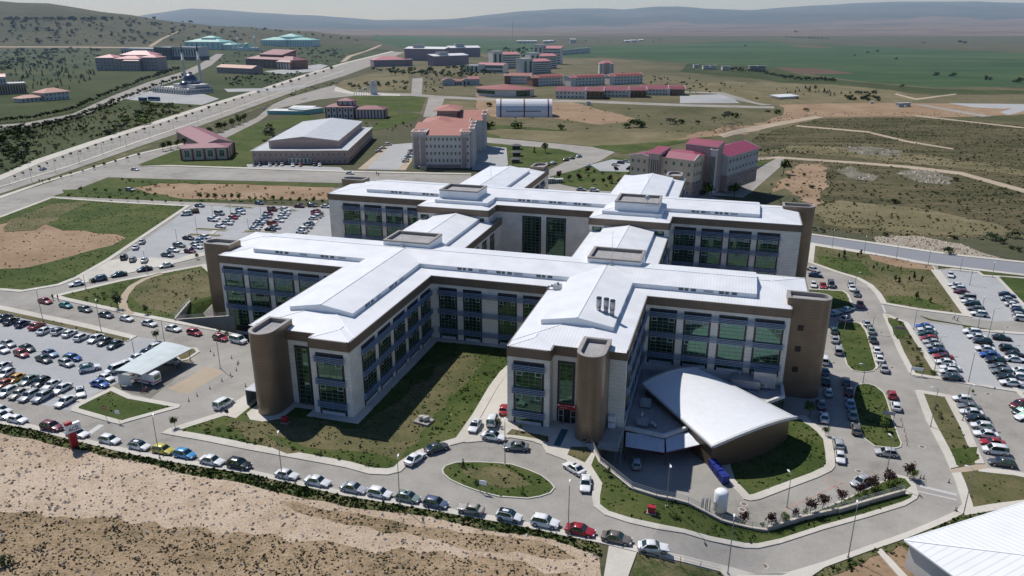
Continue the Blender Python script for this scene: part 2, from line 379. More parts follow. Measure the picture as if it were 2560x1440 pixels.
lpx('road', [(-200, 315), (0, 312), (60, 308), (180, 285), (280, 240), (370, 205), (455, 180), (500, 160), (540, 135), (560, 135), (530, 162), (480, 188), (395, 215), (305, 250), (200, 292), (70, 317), (0, 322), (-200, 328)])
lpx('path', [(-100, 117), (0, 116), (150, 116), (380, 118), (470, 116), (470, 118), (380, 120.5), (150, 118.5), (0, 118.5), (-100, 120)])
lpx('path', [(370, 116), (400, 97), (450, 75), (453, 76), (408, 98), (380, 117)])
lpx('path', [(850, 156), (868, 140), (930, 120), (950, 112), (955, 113), (936, 122), (880, 141), (865, 153)])
lpx('parking_lot', [(660, 178), (720, 172), (800, 160), (820, 164), (790, 178), (700, 186)])
lpx('parking_lot', [(560, 222), (700, 220), (770, 210), (760, 216), (690, 226), (570, 230)])
lpx('road', [(1700, 228), (1810, 231), (1930, 262), (1905, 263), (1820, 246), (1790, 234), (1700, 231)])
lpx('parking_lot', [(1700, 238), (1800, 236), (1850, 258), (1700, 258)])
lpx('road', [(2300, 260), (2480, 290), (2455, 292), (2290, 262)])
lpx('parking_lot', [(2370, 258), (2560, 260), (2560, 268), (2510, 272), (2430, 268)])
lpx('parking_lot', [(2500, 280), (2560, 262), (2600, 266), (2520, 288)])
lpx('path', [(1828, 388), (1945, 391), (2137, 404), (2271, 414), (2405, 430), (2560, 472), (2760, 540), (2760, 552), (2560, 482), (2400, 437), (2265, 420), (2137, 409), (1945, 396), (1828, 392)])
lpx('path', [(1992, 313), (2170, 328), (2271, 352), (2385, 371), (2385, 374), (2268, 356), (2165, 331), (1990, 316)])
lpx('path', [(1794, 336), (1860, 320), (1935, 307), (2036, 290), (2060, 293), (1940, 315), (1870, 330), (1810, 344)])
lpx('path', [(2290, 288), (2560, 318), (2560, 321), (2290, 291)])
lpx('path', [(2240, 233), (2290, 246), (2390, 234), (2392, 236), (2290, 250), (2236, 236)])
# --- hospital grounds: paved all over, kerbed islands on top
lpx('road', [(128, 490), (480, 505), (845, 520), (830, 470), (1180, 462), (1780, 490), (2020, 560), (2029, 588), (2170, 608), (2372, 638), (2560, 658), (2900, 712), (2900, 1400), (2417, 1277), (2386, 1295), (2335, 1317), (2263, 1346), (2169, 1378), (2061, 1415), (1970, 1450), (1830, 1440), (1710, 1407), (1594, 1382), (1500, 1359), (1391, 1337), (1283, 1313), (1139, 1288), (994, 1263), (860, 1241), (722, 1209), (614, 1185), (505, 1169), (397, 1151), (310, 1133), (173, 1100), (83, 1075), (0, 1061), (-300, 1000), (-300, 640)])
lpx('road', [(1845, 1438), (1970, 1435), (1990, 1480), (1800, 1480)])
# front road kerb strip
FK = [(-300, 988), (0, 1049), (83, 1063), (173, 1088), (310, 1121), (397, 1139), (505, 1157), (614, 1173), (722, 1197), (860, 1229), (994, 1250), (1139, 1275), (1283, 1299), (1391, 1323), (1500, 1345), (1594, 1367), (1710, 1391), (1830, 1420), (1900, 1440), (1970, 1432), (2061, 1405), (2169, 1366), (2263, 1333), (2335, 1303), (2386, 1280), (2412, 1255)]
FO = [(-300, 1000), (0, 1061), (83, 1075), (173, 1100), (310, 1133), (397, 1151), (505, 1169), (614, 1185), (722, 1209), (860, 1241), (994, 1263), (1139, 1288), (1283, 1313), (1391, 1337), (1500, 1359), (1594, 1382), (1710, 1407), (1800, 1430), (1830, 1462), (2000, 1462), (2061, 1420), (2169, 1380), (2263, 1348), (2335, 1319), (2386, 1297), (2420, 1278)]
lpx('pavement', FK + FO[::-1])
FD = [(-300, 1008), (0, 1082), (83, 1098), (173, 1122), (310, 1150), (397, 1166), (505, 1192), (614, 1208), (722, 1236), (860, 1266), (994, 1282), (1139, 1306), (1283, 1336), (1391, 1352), (1500, 1390), (1530, 1440), (1540, 1560)]
lpx('verge', FO[:15] + FD[::-1][2:])
land('dirt_field', rough(W2(FD[:-2] + [(1520, 1500), (1500, 1640), (-300, 1900)]), .5, 3, 16))
land('dry_earth', rough(W2([(-300, 1230), (0, 1275), (200, 1295), (420, 1318), (640, 1338), (900, 1370), (1150, 1392), (1420, 1430), (1500, 1480), (1500, 1640), (-300, 1900)]), 1.0, 2.5, 17))
land('dry_earth', rough(W2([(700, 1250), (900, 1285), (1150, 1330), (1400, 1368), (1440, 1400), (1200, 1375), (960, 1330), (740, 1280)]), .8, 2.5, 18))
lpx('pavement', [(1522, 1366), (1592, 1383), (1560, 1470), (1505, 1470)])
lpx('verge', [(1594, 1384), (1710, 1409), (1800, 1432), (1830, 1475), (1570, 1475)])
lpx('verge', [(2000, 1475), (2061, 1422), (2169, 1382), (2263, 1350), (2335, 1321), (2420, 1280), (2560, 1262), (2800, 1230), (2800, 1500)])
land('soil', rough(W2([(2060, 1455), (2180, 1395), (2250, 1360), (2330, 1420), (2280, 1475)]), .6, 2, 19))
lpx('pavement', [(2190, 1378), (2203, 1373), (2300, 1475), (2275, 1475)])
# islands
I1 = [(403, 1084), (505, 1102), (614, 1124), (740, 1147), (860, 1169), (922, 1186), (969, 1188), (1002, 1180), (1020, 1162), (1060, 1137), (1124, 1115), (1160, 1104), (1204, 1039), (1243, 970), (1269, 934), (1300, 905), (1372, 872), (1083, 846), (700, 800), (640, 985), (545, 1034), (420, 1073)]
island(I1, 1.7)
lpx('pavement', [(1124, 1115), (1160, 1106), (1204, 1104), (1240, 1090), (1262, 1050), (1275, 1000), (1290, 935), (1270, 933), (1243, 972), (1206, 1039), (1162, 1100)])
lpx('pavement', [(541, 1036), (590, 1047), (660, 990), (650, 960), (620, 985)])
land('lawn_dry', rough(W2([(700, 1040), (900, 1075), (1000, 1000), (1150, 880), (1215, 905), (1160, 960), (1080, 1060), (1000, 1150), (850, 1130), (640, 1085), (590, 1060)]), 1.0, 3, 20))
land('lawn_dry', rough(W2([(600, 1050), (680, 1100), (760, 1130), (720, 1135), (610, 1095), (560, 1062)]), .6, 3, 21))
CIRC = [(1104, 1176), (1112, 1165), (1140, 1156), (1193, 1155), (1240, 1157), (1280, 1161), (1320, 1174), (1355, 1189), (1378, 1207), (1388, 1220), (1377, 1234), (1350, 1243), (1319, 1248), (1247, 1243), (1200, 1231), (1157, 1216), (1125, 1201), (1108, 1187)]
o = W2(CIRC); land('pavement', o); land('lawn', inset(o, .22))
land('lawn_dry', rough(W2([(1150, 1172), (1230, 1166), (1300, 1190), (1330, 1215), (1260, 1222), (1190, 1200)]), .5, 2, 22))
lpx('pavement', [(1160, 1108), (1204, 1104), (1276, 1095), (1330, 1104), (1355, 1113), (1366, 1133), (1413, 1151), (1440, 1166), (1464, 1182), (1482, 1205), (1480, 1240), (1484, 1267), (1511, 1288), (1572, 1308), (1644, 1324), (1710, 1334), (1772, 1353), (1862, 1371), (1895, 1372), (1953, 1359), (2061, 1324), (2169, 1294), (2263, 1265), (2292, 1248), (2297, 1238), (2290, 1215), (2278, 1196), (2241, 1187), (2130, 1240), (2046, 1275), (1990, 1290), (1917, 1326), (1805, 1304), (1720, 1258), (1580, 1222), (1500, 1158), (1478, 1112), (1440, 1060), (1280, 1060), (1240, 1075)])
lpx('lawn_dry', [(1280, 1074), (1370, 1092), (1372, 1108), (1340, 1098), (1300, 1091), (1265, 1088)])
lpx('lawn_dry', [(1428, 1118), (1468, 1118), (1480, 1132), (1462, 1158), (1418, 1138)])
L3 = [(1478, 1165), (1500, 1163), (1580, 1226), (1640, 1246), (1720, 1264), (1805, 1308), (1910, 1332), (2007, 1302), (2093, 1284), (2261, 1237), (2282, 1236), (2276, 1246), (2255, 1256), (2165, 1284), (2055, 1314), (1950, 1348), (1893, 1360), (1862, 1359), (1775, 1342), (1715, 1325), (1650, 1312), (1580, 1297), (1522, 1279), (1500, 1262), (1500, 1240), (1506, 1210)]
lpx('lawn', L3)
lpx('lawn', [(1800, 1306), (1870, 1318), (1917, 1324), (2005, 1294), (2060, 1272), (2100, 1258), (2175, 1222), (2235, 1194), (2262, 1198), (2278, 1216), (2258, 1231), (2093, 1278), (2004, 1296), (1915, 1327), (1805, 1303)])
island([(1815, 1202), (1840, 1228), (1859, 1249), (1877, 1253), (1900, 1249), (1960, 1226), (2046, 1194), (2079, 1178), (2088, 1167), (2086, 1137), (2079, 1100), (2061, 1079), (2040, 1062), (2027, 1055), (2015, 1040), (1960, 1040), (1800, 1150)], 1.5)
island([(2131, 996), (2136, 970), (2144, 961), (2171, 960), (2188, 965), (2210, 982), (2219, 1002), (2232, 1046), (2245, 1085), (2255, 1110), (2252, 1119), (2241, 1122), (2186, 1117), (2158, 1096), (2148, 1070), (2140, 1030)], .25)
island([(2094, 806), (2140, 806), (2153, 811), (2164, 826), (2176, 856), (2184, 890), (2193, 918), (2184, 929), (2158, 932), (2131, 927), (2116, 913), (2109, 887), (2096, 848), (2090, 820)], .25)
lpx('pavement', [(2146, 806), (2155, 808), (2170, 830), (2196, 918), (2191, 924), (2164, 830)])
island([(2008, 722), (2109, 727), (2122, 736), (2131, 758), (2142, 770), (2134, 776), (2110, 774), (2060, 778), (2008, 776)], .6)
R1o = W2([(2020, 657), (2087, 681), (2140, 697), (2168, 713), (2188, 734), (2203, 760), (2300, 777), (2427, 793), (2340, 675), (2333, 664), (2170, 633), (2026, 610)])
land('pavement', R1o); land('lawn_dry', inset(R1o, 1.6))
land('soil', rough(W2([(2170, 636), (2330, 664), (2336, 676), (2240, 668), (2180, 650)]), .6, 4, 23))
land('lawn', rough(W2([(2040, 640), (2150, 650), (2190, 690), (2140, 690), (2050, 660)]), 1, 4, 24))
land('lawn', rough(W2([(2215, 740), (2300, 745), (2380, 770), (2330, 772), (2230, 760)]), 1, 4, 25))
lpx('parking_lot', [(2350, 677), (2376, 673), (2446, 680), (2458, 688), (2560, 696), (2900, 730), (2900, 830), (2560, 800), (2487, 804), (2430, 796)])
lpx('pavement', [(2340, 675), (2350, 676), (2432, 793), (2424, 794)])
lpx('pavement', [(2376, 672), (2446, 679), (2458, 688), (2560, 695), (2560, 699), (2456, 691), (2444, 682), (2376, 675)])
lpx('pavement', [(2488, 692), (2494, 692), (2566, 765), (2560, 768)])
lpx('lawn', [(2498, 692), (2560, 697), (2700, 720), (2700, 790), (2566, 764)])
lpx('lawn', [(2455, 668), (2560, 682), (2560, 692), (2460, 686), (2448, 677), (2380, 670), (2345, 672), (2345, 664)])
lpx('parking_lot', [(2273, 809), (2324, 808), (2405, 815), (2411, 825), (2490, 833), (2560, 837), (2900, 860), (2900, 1010), (2560, 980), (2422, 960), (2355, 946)])
lpx('lawn', [(2300, 790), (2324, 801), (2405, 813), (2413, 822), (2500, 832), (2505, 829), (2440, 818), (2330, 799)])
lpx('pavement', [(2411, 824), (2500, 833), (2900, 862), (2900, 856), (2503, 828), (2414, 820)])
lpx('pavement', [(2343, 949), (2359, 946), (2422, 957), (2560, 980), (2560, 984), (2422, 962)])
lpx('pavement', [(2407, 826), (2415, 826), (2520, 945), (2580, 1010), (2568, 1010), (2508, 945)])
lpx('parking_lot', [(2470, 832), (2560, 840), (2900, 864), (2900, 990), (2600, 985), (2530, 940)])
R4 = W2([(2206, 784), (2218, 786), (2271, 807), (2310, 870), (2359, 947), (2343, 949), (2282, 939), (2272, 932), (2262, 912), (2245, 880), (2220, 818)])
land('pavement', R4); land('lawn_dry', inset(R4, 1.3))
land('lawn', rough(W2([(2218, 795), (2260, 806), (2275, 840), (2245, 850), (2228, 820)]), .5, 3, 26))
R5 = W2([(2287, 977), (2300, 976), (2378, 989), (2420, 1066), (2466, 1171), (2530, 1178), (2560, 1184), (2600, 1190), (2600, 1262), (2500, 1275), (2412, 1290), (2404, 1255), (2389, 1206), (2361, 1140), (2315, 1052)])
land('pavement', R5); land('lawn_dry', inset(R5, 1.5))
land('lawn', rough(W2([(2375, 1125), (2440, 1118), (2452, 1150), (2390, 1165)]), .5, 2, 27))
lpx('path', [(2376, 1172), (2440, 1160), (2466, 1160), (2470, 1172), (2420, 1180), (2380, 1184)])
# asphalt road on the right
lpx('asphalt_road', [(2026, 587), (2100, 596), (2170, 607), (2372, 637), (2560, 657), (2900, 700), (2900, 742), (2560, 687), (2338, 661), (2170, 631), (2100, 617), (2020, 606)])
lpx('pavement', [(2026, 584), (2170, 604), (2372, 634), (2560, 654), (2900, 696), (2900, 700), (2560, 658), (2372, 638), (2170, 608), (2026, 587.5)])
lpx('pavement', [(2020, 606), (2170, 630), (2338, 660), (2560, 686), (2900, 740), (2900, 746), (2560, 690), (2338, 664.5), (2170, 634), (2020, 609)])
# left side
LF = W2([(-300, 640), (0, 541), (128, 493), (300, 505), (477, 514), (275, 651), (198, 695), (150, 714), (50, 731), (0, 727), (-300, 715)])
land('pavement', LF); land('lawn', inset(LF, 1.6))
land('soil', rough(W2([(-300, 640), (0, 560), (100, 545), (160, 575), (240, 582), (320, 594), (280, 612), (180, 640), (60, 672), (-300, 690)]), 1.6, 5, 28))
land('lawn_dry', rough(W2([(20, 552), (130, 510), (230, 505), (150, 540), (90, 575), (10, 580)]), 1.5, 5, 29))
lpx('lawn', [(155, 475), (200, 474), (420, 487), (415, 495), (300, 492), (160, 482)])
lpx('parking_lot', [(483, 514), (845, 522), (840, 600), (560, 640), (485, 632), (440, 650), (290, 652)])
for a, b in (((500, 612), (588, 530)), ((452, 634), (505, 600)), ((655, 575), (725, 520)), ((760, 585), (806, 535))):
    land('pavement', strip([at(*a), at(*b)], 1.6))
for a, b in (((488, 572), (568, 576)), ((470, 586), (552, 590)), ((560, 515), (633, 520)), ((690, 522), (742, 527)), ((608, 578), (690, 584))):
    pp = strip([at(*a), at(*b)], 2.6); land('pavement', pp); land('lawn_dry', inset(pp, .4))
lpx('pavement', [(198, 695), (275, 652), (300, 648), (380, 645), (440, 650), (485, 633), (512, 632), (512, 640), (450, 656), (300, 688), (214, 708)])
LT = W2([(124, 741), (300, 700), (514, 660), (560, 700), (580, 830), (588, 837), (336, 790), (151, 750)])
land('pavement', LT); land('lawn', inset(LT, 1.7))
land('lawn_dry', rough(W2([(350, 700), (500, 672), (528, 690), (530, 740), (478, 752), (430, 790), (360, 770), (330, 740)]), 1.2, 4, 30))
land('path', strip([at(*p) for p in ((326, 788), (310, 772), (306, 755), (312, 738), (330, 715), (360, 698), (405, 684))], 2.0))
land('lawn', SUNK)
LK = W2([(-300, 706), (0, 764), (200, 806), (343, 841), (318, 855), (150, 815), (0, 782), (-300, 724)])
land('pavement', LK); lpx('lawn_dry', [(-300, 716), (0, 775), (200, 818), (325, 847), (317, 854), (150, 815), (0, 783), (-300, 725)])
lpx('parking_lot', [(-300, 725), (0, 784), (150, 817), (317, 856), (345, 842), (400, 850), (470, 868), (285, 960), (230, 988), (180, 1028), (80, 1005), (-300, 905)])
land('pavement', strip([at(*p) for p in ((-60, 942), (19, 959), (154, 991), (216, 1006))], .9))
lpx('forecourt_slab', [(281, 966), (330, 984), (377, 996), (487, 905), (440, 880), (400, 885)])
island([(177, 1028), (282, 1058), (300, 1062), (325, 1054), (448, 1020), (452, 1013), (400, 1003), (332, 991), (282, 968), (209, 1003), (180, 1018)], 1.2)
island([(430, 885), (455, 868), (492, 870), (500, 880), (470, 900), (445, 905)], .7, 'lawn_dry')
lpx('path', [(418, 972), (520, 915), (560, 930), (470, 985)])
# white pavement apron round the hospital and the entrance ramp
land('pavement', B2([(-62, 106.6), (-59.2, 106.6), (-59.2, 145.2), (-36, 145.2), (-36, 147.5), (-62, 147.5)]))
land('pavement', B2([(-36, 147.5), (-36, 113), (-25, 113), (-25, 119), (-33, 119), (-33, 147.5)]))
land('pavement', B2([(-75, 109), (-69.5, 109), (-69.5, 106.6), (-61, 106.6), (-61, 112), (-75, 112)]))
land('pavement', B2([(-80.5, 104.5), (-78.5, 102.6), (-76, 102.6), (-73.4, 104.5), (-73.0, 112), (-80.5, 113)]))
land('pavement', B2([(-124.5, 150), (-122, 148.6), (-115, 149), (-115, 145.7), (-83, 145.7), (-83, 148), (-116, 158), (-124.5, 156.6)]))
# ------------------------------------------------------------------ one planar partition, one mesh per kind of ground
ZOFF = dict(ground=0, meadow=.0, pavement=.14, lawn=.11, lawn_dry=.10, verge=.06, forecourt_slab=.02)
def paint_land():
    dom = [Vector((-190, 40)), Vector((190, 40)), Vector((2700, 3500)), Vector((-2700, 3500))]
    polys = [('ground', dom)] + LAND + [('yard_line', YARD)]
    verts, faces = [], []
    for c, p in polys:
        if sum(p[i - 1].x * p[i].y - p[i].x * p[i - 1].y for i in range(len(p))) < 0: p = p[::-1]
        n = len(verts); verts += [Vector((q.x, q.y)) for q in p]; faces.append(list(range(n, n + len(p))))
    for i in range(11):
        for j in range(60): verts.append(Vector(b2w(-8 + 2 * i, 72 + j * 7 + (i % 2) * 3)))
    for i in range(42):
        for j in range(26):
            q = (-2650 + i * 75, 1600 + j * 75)
            if inside(q, dom): verts.append(Vector(q))
    for i in range(9):
        for j in range(9): verts.append(SK[1].lerp(_sb, i / 8) + Vector((_sn.x, _sn.y)) * (-j * 1.2 if (SK[0] - _sa).dot(_sn) < 0 else j * 1.2))
    edges = [(f[i - 1], f[i]) for f in faces for i in range(len(f))]
    V, Ed, F, ov, oe, of = delaunay_2d_cdt(verts, edges, [], 0, 1e-3)
    bbs = [(min(q.x for q in p), max(q.x for q in p), min(q.y for q in p), max(q.y for q in p)) for c, p in polys]
    groups = {}
    for f in F:
        cx = sum(V[i].x for i in f) / len(f); cy = sum(V[i].y for i in f) / len(f)
        for k in range(len(polys) - 2, -1, -1):
            b = bbs[k]
            if b[0] <= cx <= b[1] and b[2] <= cy <= b[3] and inside((cx, cy), polys[k][1]):
                groups.setdefault(polys[k][0], []).append(list(f)); break
    for cls, fs in groups.items():
        mb = MB(); idx = {}; cnt = {}; zo = ZOFF.get(cls, 0.0)
        for f in fs:
            cx = sum(V[i].x for i in f) / len(f); cy = sum(V[i].y for i in f) / len(f); loop = []
            for i in f:
                x, y = V[i].x, V[i].y; nx, ny = lerp(x, cx, .01), lerp(y, cy, .01)
                z = h(nx, ny) + zo; k = (i, round(z, 1))
                if k not in idx: idx[k] = len(mb.v); mb.v.append((x, y, z))
                loop.append(idx[k])
            if len(set(loop)) < 3: continue
            mb.f.append(loop); mb.m.append(0); mb.sm.append(False)
            for a, b in zip(loop, loop[1:] + loop[:1]):
                e = (min(a, b), max(a, b)); cnt[e] = cnt.get(e, []) + [(a, b)]
        for e, l in cnt.items():
            if len(l) == 1:
                a, b = l[0]; A, Bq = mb.v[a], mb.v[b]; n = len(mb.v)
                mb.v += [(A[0], A[1], A[2] - .3), (Bq[0], Bq[1], Bq[2] - .3)]
                mb.f.append([b, a, n, n + 1]); mb.m.append(0); mb.sm.append(False)
        nm = {'lawn_dry': 'lawn'}.get(cls, cls)
        tag(mb.build(nm, GM[cls]), kind='structure')
G1, G2, G3 = (.045, .07, .016), (.075, .10, .03), (.13, .135, .055)
GM = dict(
    ground=ground_mat('ground_mat', [(.055, .062, .032), (.085, .085, .046), (.13, .115, .07)], (.008, .05, .3), fine=(.25, .6, (.04, .05, .024))),
    meadow=ground_mat('meadow_mat', [(.028, .046, .016), (.055, .07, .026), (.10, .10, .048)], (.006, .03, .2), fine=(.22, .65, (.024, .038, .014)), lo=.38, hi=.64),
    scrub=ground_mat('scrub_mat', [(.055, .066, .028), (.105, .10, .05), (.165, .14, .082), (.08, .088, .038)], (.006, .03, .2), fine=(.2, .55, (.04, .052, .022))),
    hill_grass=ground_mat('hill_grass_mat', [(.040, .046, .020), (.072, .068, .032), (.125, .105, .056), (.20, .155, .092)], (.02, .14, .9), (.4, .3, .3), fine=(.9, .6, (.042, .048, .022)), stretch=(.7, 2.6, 1, .12), lo=.38, hi=.64),
    crop_field=ground_mat('crop_mat', [(.032, .066, .026), (.046, .085, .034), (.07, .108, .046)], (.002, .008, .03), stretch=(.6, 2.2, 1, .25), lo=.40, hi=.60),
    plowed_field=ground_mat('plowed_mat', [(.10, .062, .045), (.15, .10, .075)], (.01, .05, .2)),
    dry_grass=ground_mat('dry_grass_mat', [(.10, .092, .044), (.165, .142, .075), (.25, .205, .125)], (.03, .15, 1.0), fine=(.8, .5, (.075, .085, .035))),
    soil=ground_mat('soil_mat', [(.21, .14, .085), (.30, .205, .13), (.38, .28, .19)], (.04, .2, 1.2), fine=(1.0, .45, (.10, .10, .045)), bump=.4),
    rock=ground_mat('rock_mat', [(.075, .075, .042), (.13, .125, .09), (.22, .205, .155), (.27, .25, .20)], (.15, .5, 1.5), fine=(.5, .55, (.06, .065, .032)), bump=1.0, bscale=.8),
    rubble=ground_mat('rubble_mat', [(.30, .25, .18), (.40, .36, .29)], (.2, .6, 2), fine=(1, .4, (.12, .13, .06)), bump=.8, bscale=2),
    lawn=ground_mat('lawn_mat', [(.035, .055, .013), (.055, .082, .02), (.095, .11, .034), (.15, .135, .06)], (.06, .3, 1.6), fine=(3.0, .55, (.028, .044, .012)), bump=.6, bscale=3, lo=.36, hi=.68),
    lawn_dry=ground_mat('lawn_dry_mat', [(.055, .072, .022), (.10, .10, .042), (.16, .135, .07), (.21, .17, .10)], (.06, .3, 1.6), fine=(2.4, .6, (.05, .07, .02)), bump=.6, bscale=3),
    verge=ground_mat('verge_mat', [(.035, .06, .014), (.07, .09, .028), (.16, .14, .07), (.26, .22, .14)], (.10, .4, 1.8), fine=(2.5, .5, (.035, .05, .015)), bump=.7, bscale=3),
    dirt_field=ground_mat('dirt_mat', [(.32, .235, .155), (.43, .33, .235), (.51, .405, .30), (.59, .495, .395)], (.05, .35, 3.2), (.34, .24, .42), fine=(2.6, .4, (.29, .21, .145)), bump=.6, bscale=2.6, lo=.40, hi=.60),
    dry_earth=ground_mat('earth_mat', [(.15, .115, .062), (.26, .19, .112), (.38, .275, .175), (.45, .34, .23)], (.08, .4, 2.8), (.36, .26, .38), fine=(1.3, .65, (.11, .105, .052)), bump=1.0, bscale=2.4, lo=.38, hi=.62),
    path=ground_mat('path_mat', [(.34, .27, .19), (.46, .385, .295)], (.05, .3, 1.5)),
    road=ground_mat('paver_mat', [(.235, .22, .195), (.30, .282, .25), (.345, .325, .29), (.385, .36, .325)], (.05, .25, 2.2), (.45, .35, .2), fine=(4, .3, (.21, .195, .17)), lo=.38, hi=.64, bump=.15, bscale=12),
    asphalt_road=ground_mat('asphalt_mat', [(.21, .22, .235), (.25, .255, .27)], (.02, .2, 2.0), bump=.1, bscale=12),
    parking_lot=ground_mat('lot_mat', [(.30, .31, .315), (.37, .375, .37), (.43, .43, .42)], (.03, .2, 1.6), fine=(1.2, .3, (.26, .265, .25))),
    pavement=ground_mat('pavement_mat', [(.42, .39, .33), (.53, .495, .43), (.60, .565, .50)], (.05, .3, 2.5), fine=(3, .3, (.36, .33, .27))),
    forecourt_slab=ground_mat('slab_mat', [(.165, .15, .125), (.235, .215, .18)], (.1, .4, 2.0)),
)
paint_land()
# road markings, manhole covers, speed humps
def marking(pts, w, name='road_marking', mat=None, dz=.012):
    mb = MB(); p = strip([at(*q) for q in pts], w)
    mb.face([(q.x, q.y, h(q.x, q.y) + dz) for q in p])
    if mb.f and (p[1] - p[0]).cross(p[2] - p[0]) < 0: mb.f[0].reverse()
    tag(mb.build(name, mat or M_WHITE), kind='structure')
M_WHITE = plain('white_paint', (.47, .465, .445), .7, scale=3)
M_RED_LINE = plain('faded_red_line', (.42, .24, .17), .8)
for q, w in ((((2300, 1215), (2392, 1237)), .75), (((2225 + 70, 1228), (2392, 1250)), .4), (((222, 1084), (254, 1062)), 1.1), (((2206, 762), (2213, 782)), .5)): marking(q, w)
for q in (((2118, 1217), (2050, 1182)), ((2118, 1232), (2056, 1200)), ((1960, 1275), (2110, 1205))): marking(q, .18, mat=M_RED_LINE)
M_RING = plain('concrete_ring', (.46, .42, .36), .8); M_LID = plain('iron_lid', (.17, .13, .10), .7)
for px, py in ((2147, 1178), (1860, 1260), (1855, 1274), (1911, 1415), (2305, 1117), (2085, 907), (2204, 831), (2230, 919), (2470, 985), (2170, 783), (2518, 818)):
    p = at(px, py); o = thing('manhole_cover', 'round iron manhole cover with concrete ring in the paving', 'manhole cover', (p.x, p.y, p.z + .006), 0, 'manhole covers in the hospital roads')
    for nm, r, z, mt in (('ring', .62, .012, M_RING), ('lid', .42, .02, M_LID)):
        mb = MB(); mb.prism([(r * cos(a * PI / 10), r * sin(a * PI / 10)) for a in range(20)], 0, z, 0); mb.build(nm, mt, o)
# far country: rolling plain and blue hills behind it
def far_country():
    rows = [3480, 3800, 4200, 4700, 5300, 6000, 6800, 7700, 8800, 10000, 11500, 13500]
    SKY = [(-400, 60), (320, 44), (410, 30), (470, 20), (530, 22), (600, 27), (700, 32), (790, 38), (860, 43), (950, 50), (1050, 50), (1120, 47), (1200, 38), (1290, 28), (1380, 21), (1450, 20), (1560, 23), (1640, 15), (1690, 15), (1760, 20), (1880, 23), (2000, 15), (2120, 8), (2280, 2), (2420, 2), (2560, 6), (2900, 0)]
    MID = [(-400, 88), (400, 84), (700, 84), (900, 80), (1000, 78), (1200, 76), (1500, 72), (1800, 66), (2100, 58), (2400, 52), (2900, 46)]
    mb = MB(); cols = 150; grid = []
    for j, y in enumerate(rows):
        r = []
        for i in range(cols + 1):
            px = -400 + 3300 * i / cols
            x = (px - 1280) / (FPX * 1.0607) * y
            pyf = 720 - FPX * tan(PITCH - atan(CAMH / y))      # row of the flat plain at this distance
            m, s = table(px, MID), table(px, SKY)
            n = 2.6 * sin(px * .011 + j * 1.9) + 2.0 * sin(px * .027 + j * 2.7) + 1.0 * sin(px * .061 + j * 1.3)
            t = (j) / (len(rows) - 1)
            if t < .5: py = min(pyf, lerp(720 - FPX * tan(PITCH - atan(CAMH / 3480)), m, sm(t / .5))) + n * .7 * min(1, t * 3) * (1 - t)
            elif t < .92: py = lerp(m, s, ((t - .5) / .42) ** .8) + n * (1 - t) * 3.2
            else: py = s + (0 if t < .95 else 12)
            k = tan(PITCH + atan((py - 720) / FPX)); z = CAMH - k * y
            r.append(len(mb.v)); mb.v.append((x, y, z))
        grid.append(r)
    for j in range(len(rows) - 1):
        for i in range(cols):
            mb.f.append([grid[j][i], grid[j][i + 1], grid[j + 1][i + 1], grid[j + 1][i]]); mb.m.append(0 if j < 3 else (1 if j < 6 else 2)); mb.sm.append(True)
    ms = [ground_mat('far_fields', [(.05, .07, .04), (.11, .085, .07), (.19, .15, .115), (.085, .06, .055), (.13, .125, .085)], (.0009, .004, .02), stretch=(.5, 1.6, 1, .1), lo=.38, hi=.62),
          ground_mat('far_slopes', [(.05, .065, .05), (.10, .085, .075), (.17, .14, .115), (.075, .065, .06)], (.0007, .003, .012), stretch=(.6, 1.3, 1, -.1), lo=.38, hi=.62),
          ground_mat('far_hills', [(.035, .055, .05), (.07, .075, .065), (.12, .105, .09)], (.0006, .003, .012), lo=.38, hi=.62)]
    tag(mb.build('hills', ms), kind='structure')
far_country()
# ------------------------------------------------------------------ the hospital
M = dict(
    wall=panel_mat('pale_cladding', (.76, .715, .63), (.52, .485, .42), 1.8, .74, .55, var=.03, jw=.025),
    bronze=panel_mat('bronze_cladding', (.225, .163, .11), (.135, .098, .067), 3.6, .62, .36, .5, .012, .3, .022),
    fascia=panel_mat('brown_fascia', (.185, .135, .095), (.12, .088, .062), 4.0, .44, .45, .4, .05, .1, .03),
    lip=plain('roof_edge_metal', (.23, .20, .17), .45), 
    roof_u=seam_mat('white_roof_along', (.745, .75, .75), 0, .62, .45, dark=.90, var=.10), roof_v=seam_mat('white_roof_across', (.745, .75, .75), 1, .62, .45, dark=.90, var=.10),
    white=plain('white_sheet', (.78, .79, .79), .45, scale=.5, var=.05), parapet=plain('parapet_render', (.29, .26, .235), .7, var=.1),
    gravel=ground_mat('roof_gravel', [(.26, .25, .24), (.34, .33, .32), (.42, .41, .40)], (.3, 1.2, 4), bump=.4, bscale=8),
    dark=plain('dark_window_surround', (.035, .034, .037), .4), glass=glass_mat('green_glass', (.010, .028, .020), .04, 1.0),
    mull=plain('mullion_metal', (.20, .21, .16), .45), sash=plain('pale_sash', (.50, .50, .45), .5), spandrel=plain('white_spandrel', (.5, .52, .54), .4),
    blade=plain('blue_sunshade', (.25, .33, .46), .4, .2, var=.06), grille=plain('vent_grille_grey', (.36, .38, .40), .6), black=plain('dark_opening', (.02, .02, .022), .5),
    steel=plain('galvanised_steel', (.42, .43, .44), .4, .5), blind=plain('green_blind', (.20, .27, .27), .5))
E1, E2 = 14.68, 18.37
HOSP = thing('hospital', 'huge white roofed hospital of joined wings with brown rounded corner towers', 'hospital', (0, 0, 0), TH)
def frame(p0, p1):
    d = (Vector(p1) - Vector(p0)); L = d.length; d.normalize(); n = Vector((d.y, -d.x))
    return lambda s, o, z: (p0[0] + d.x * s + n.x * o, p0[1] + d.y * s + n.y * o, z), L
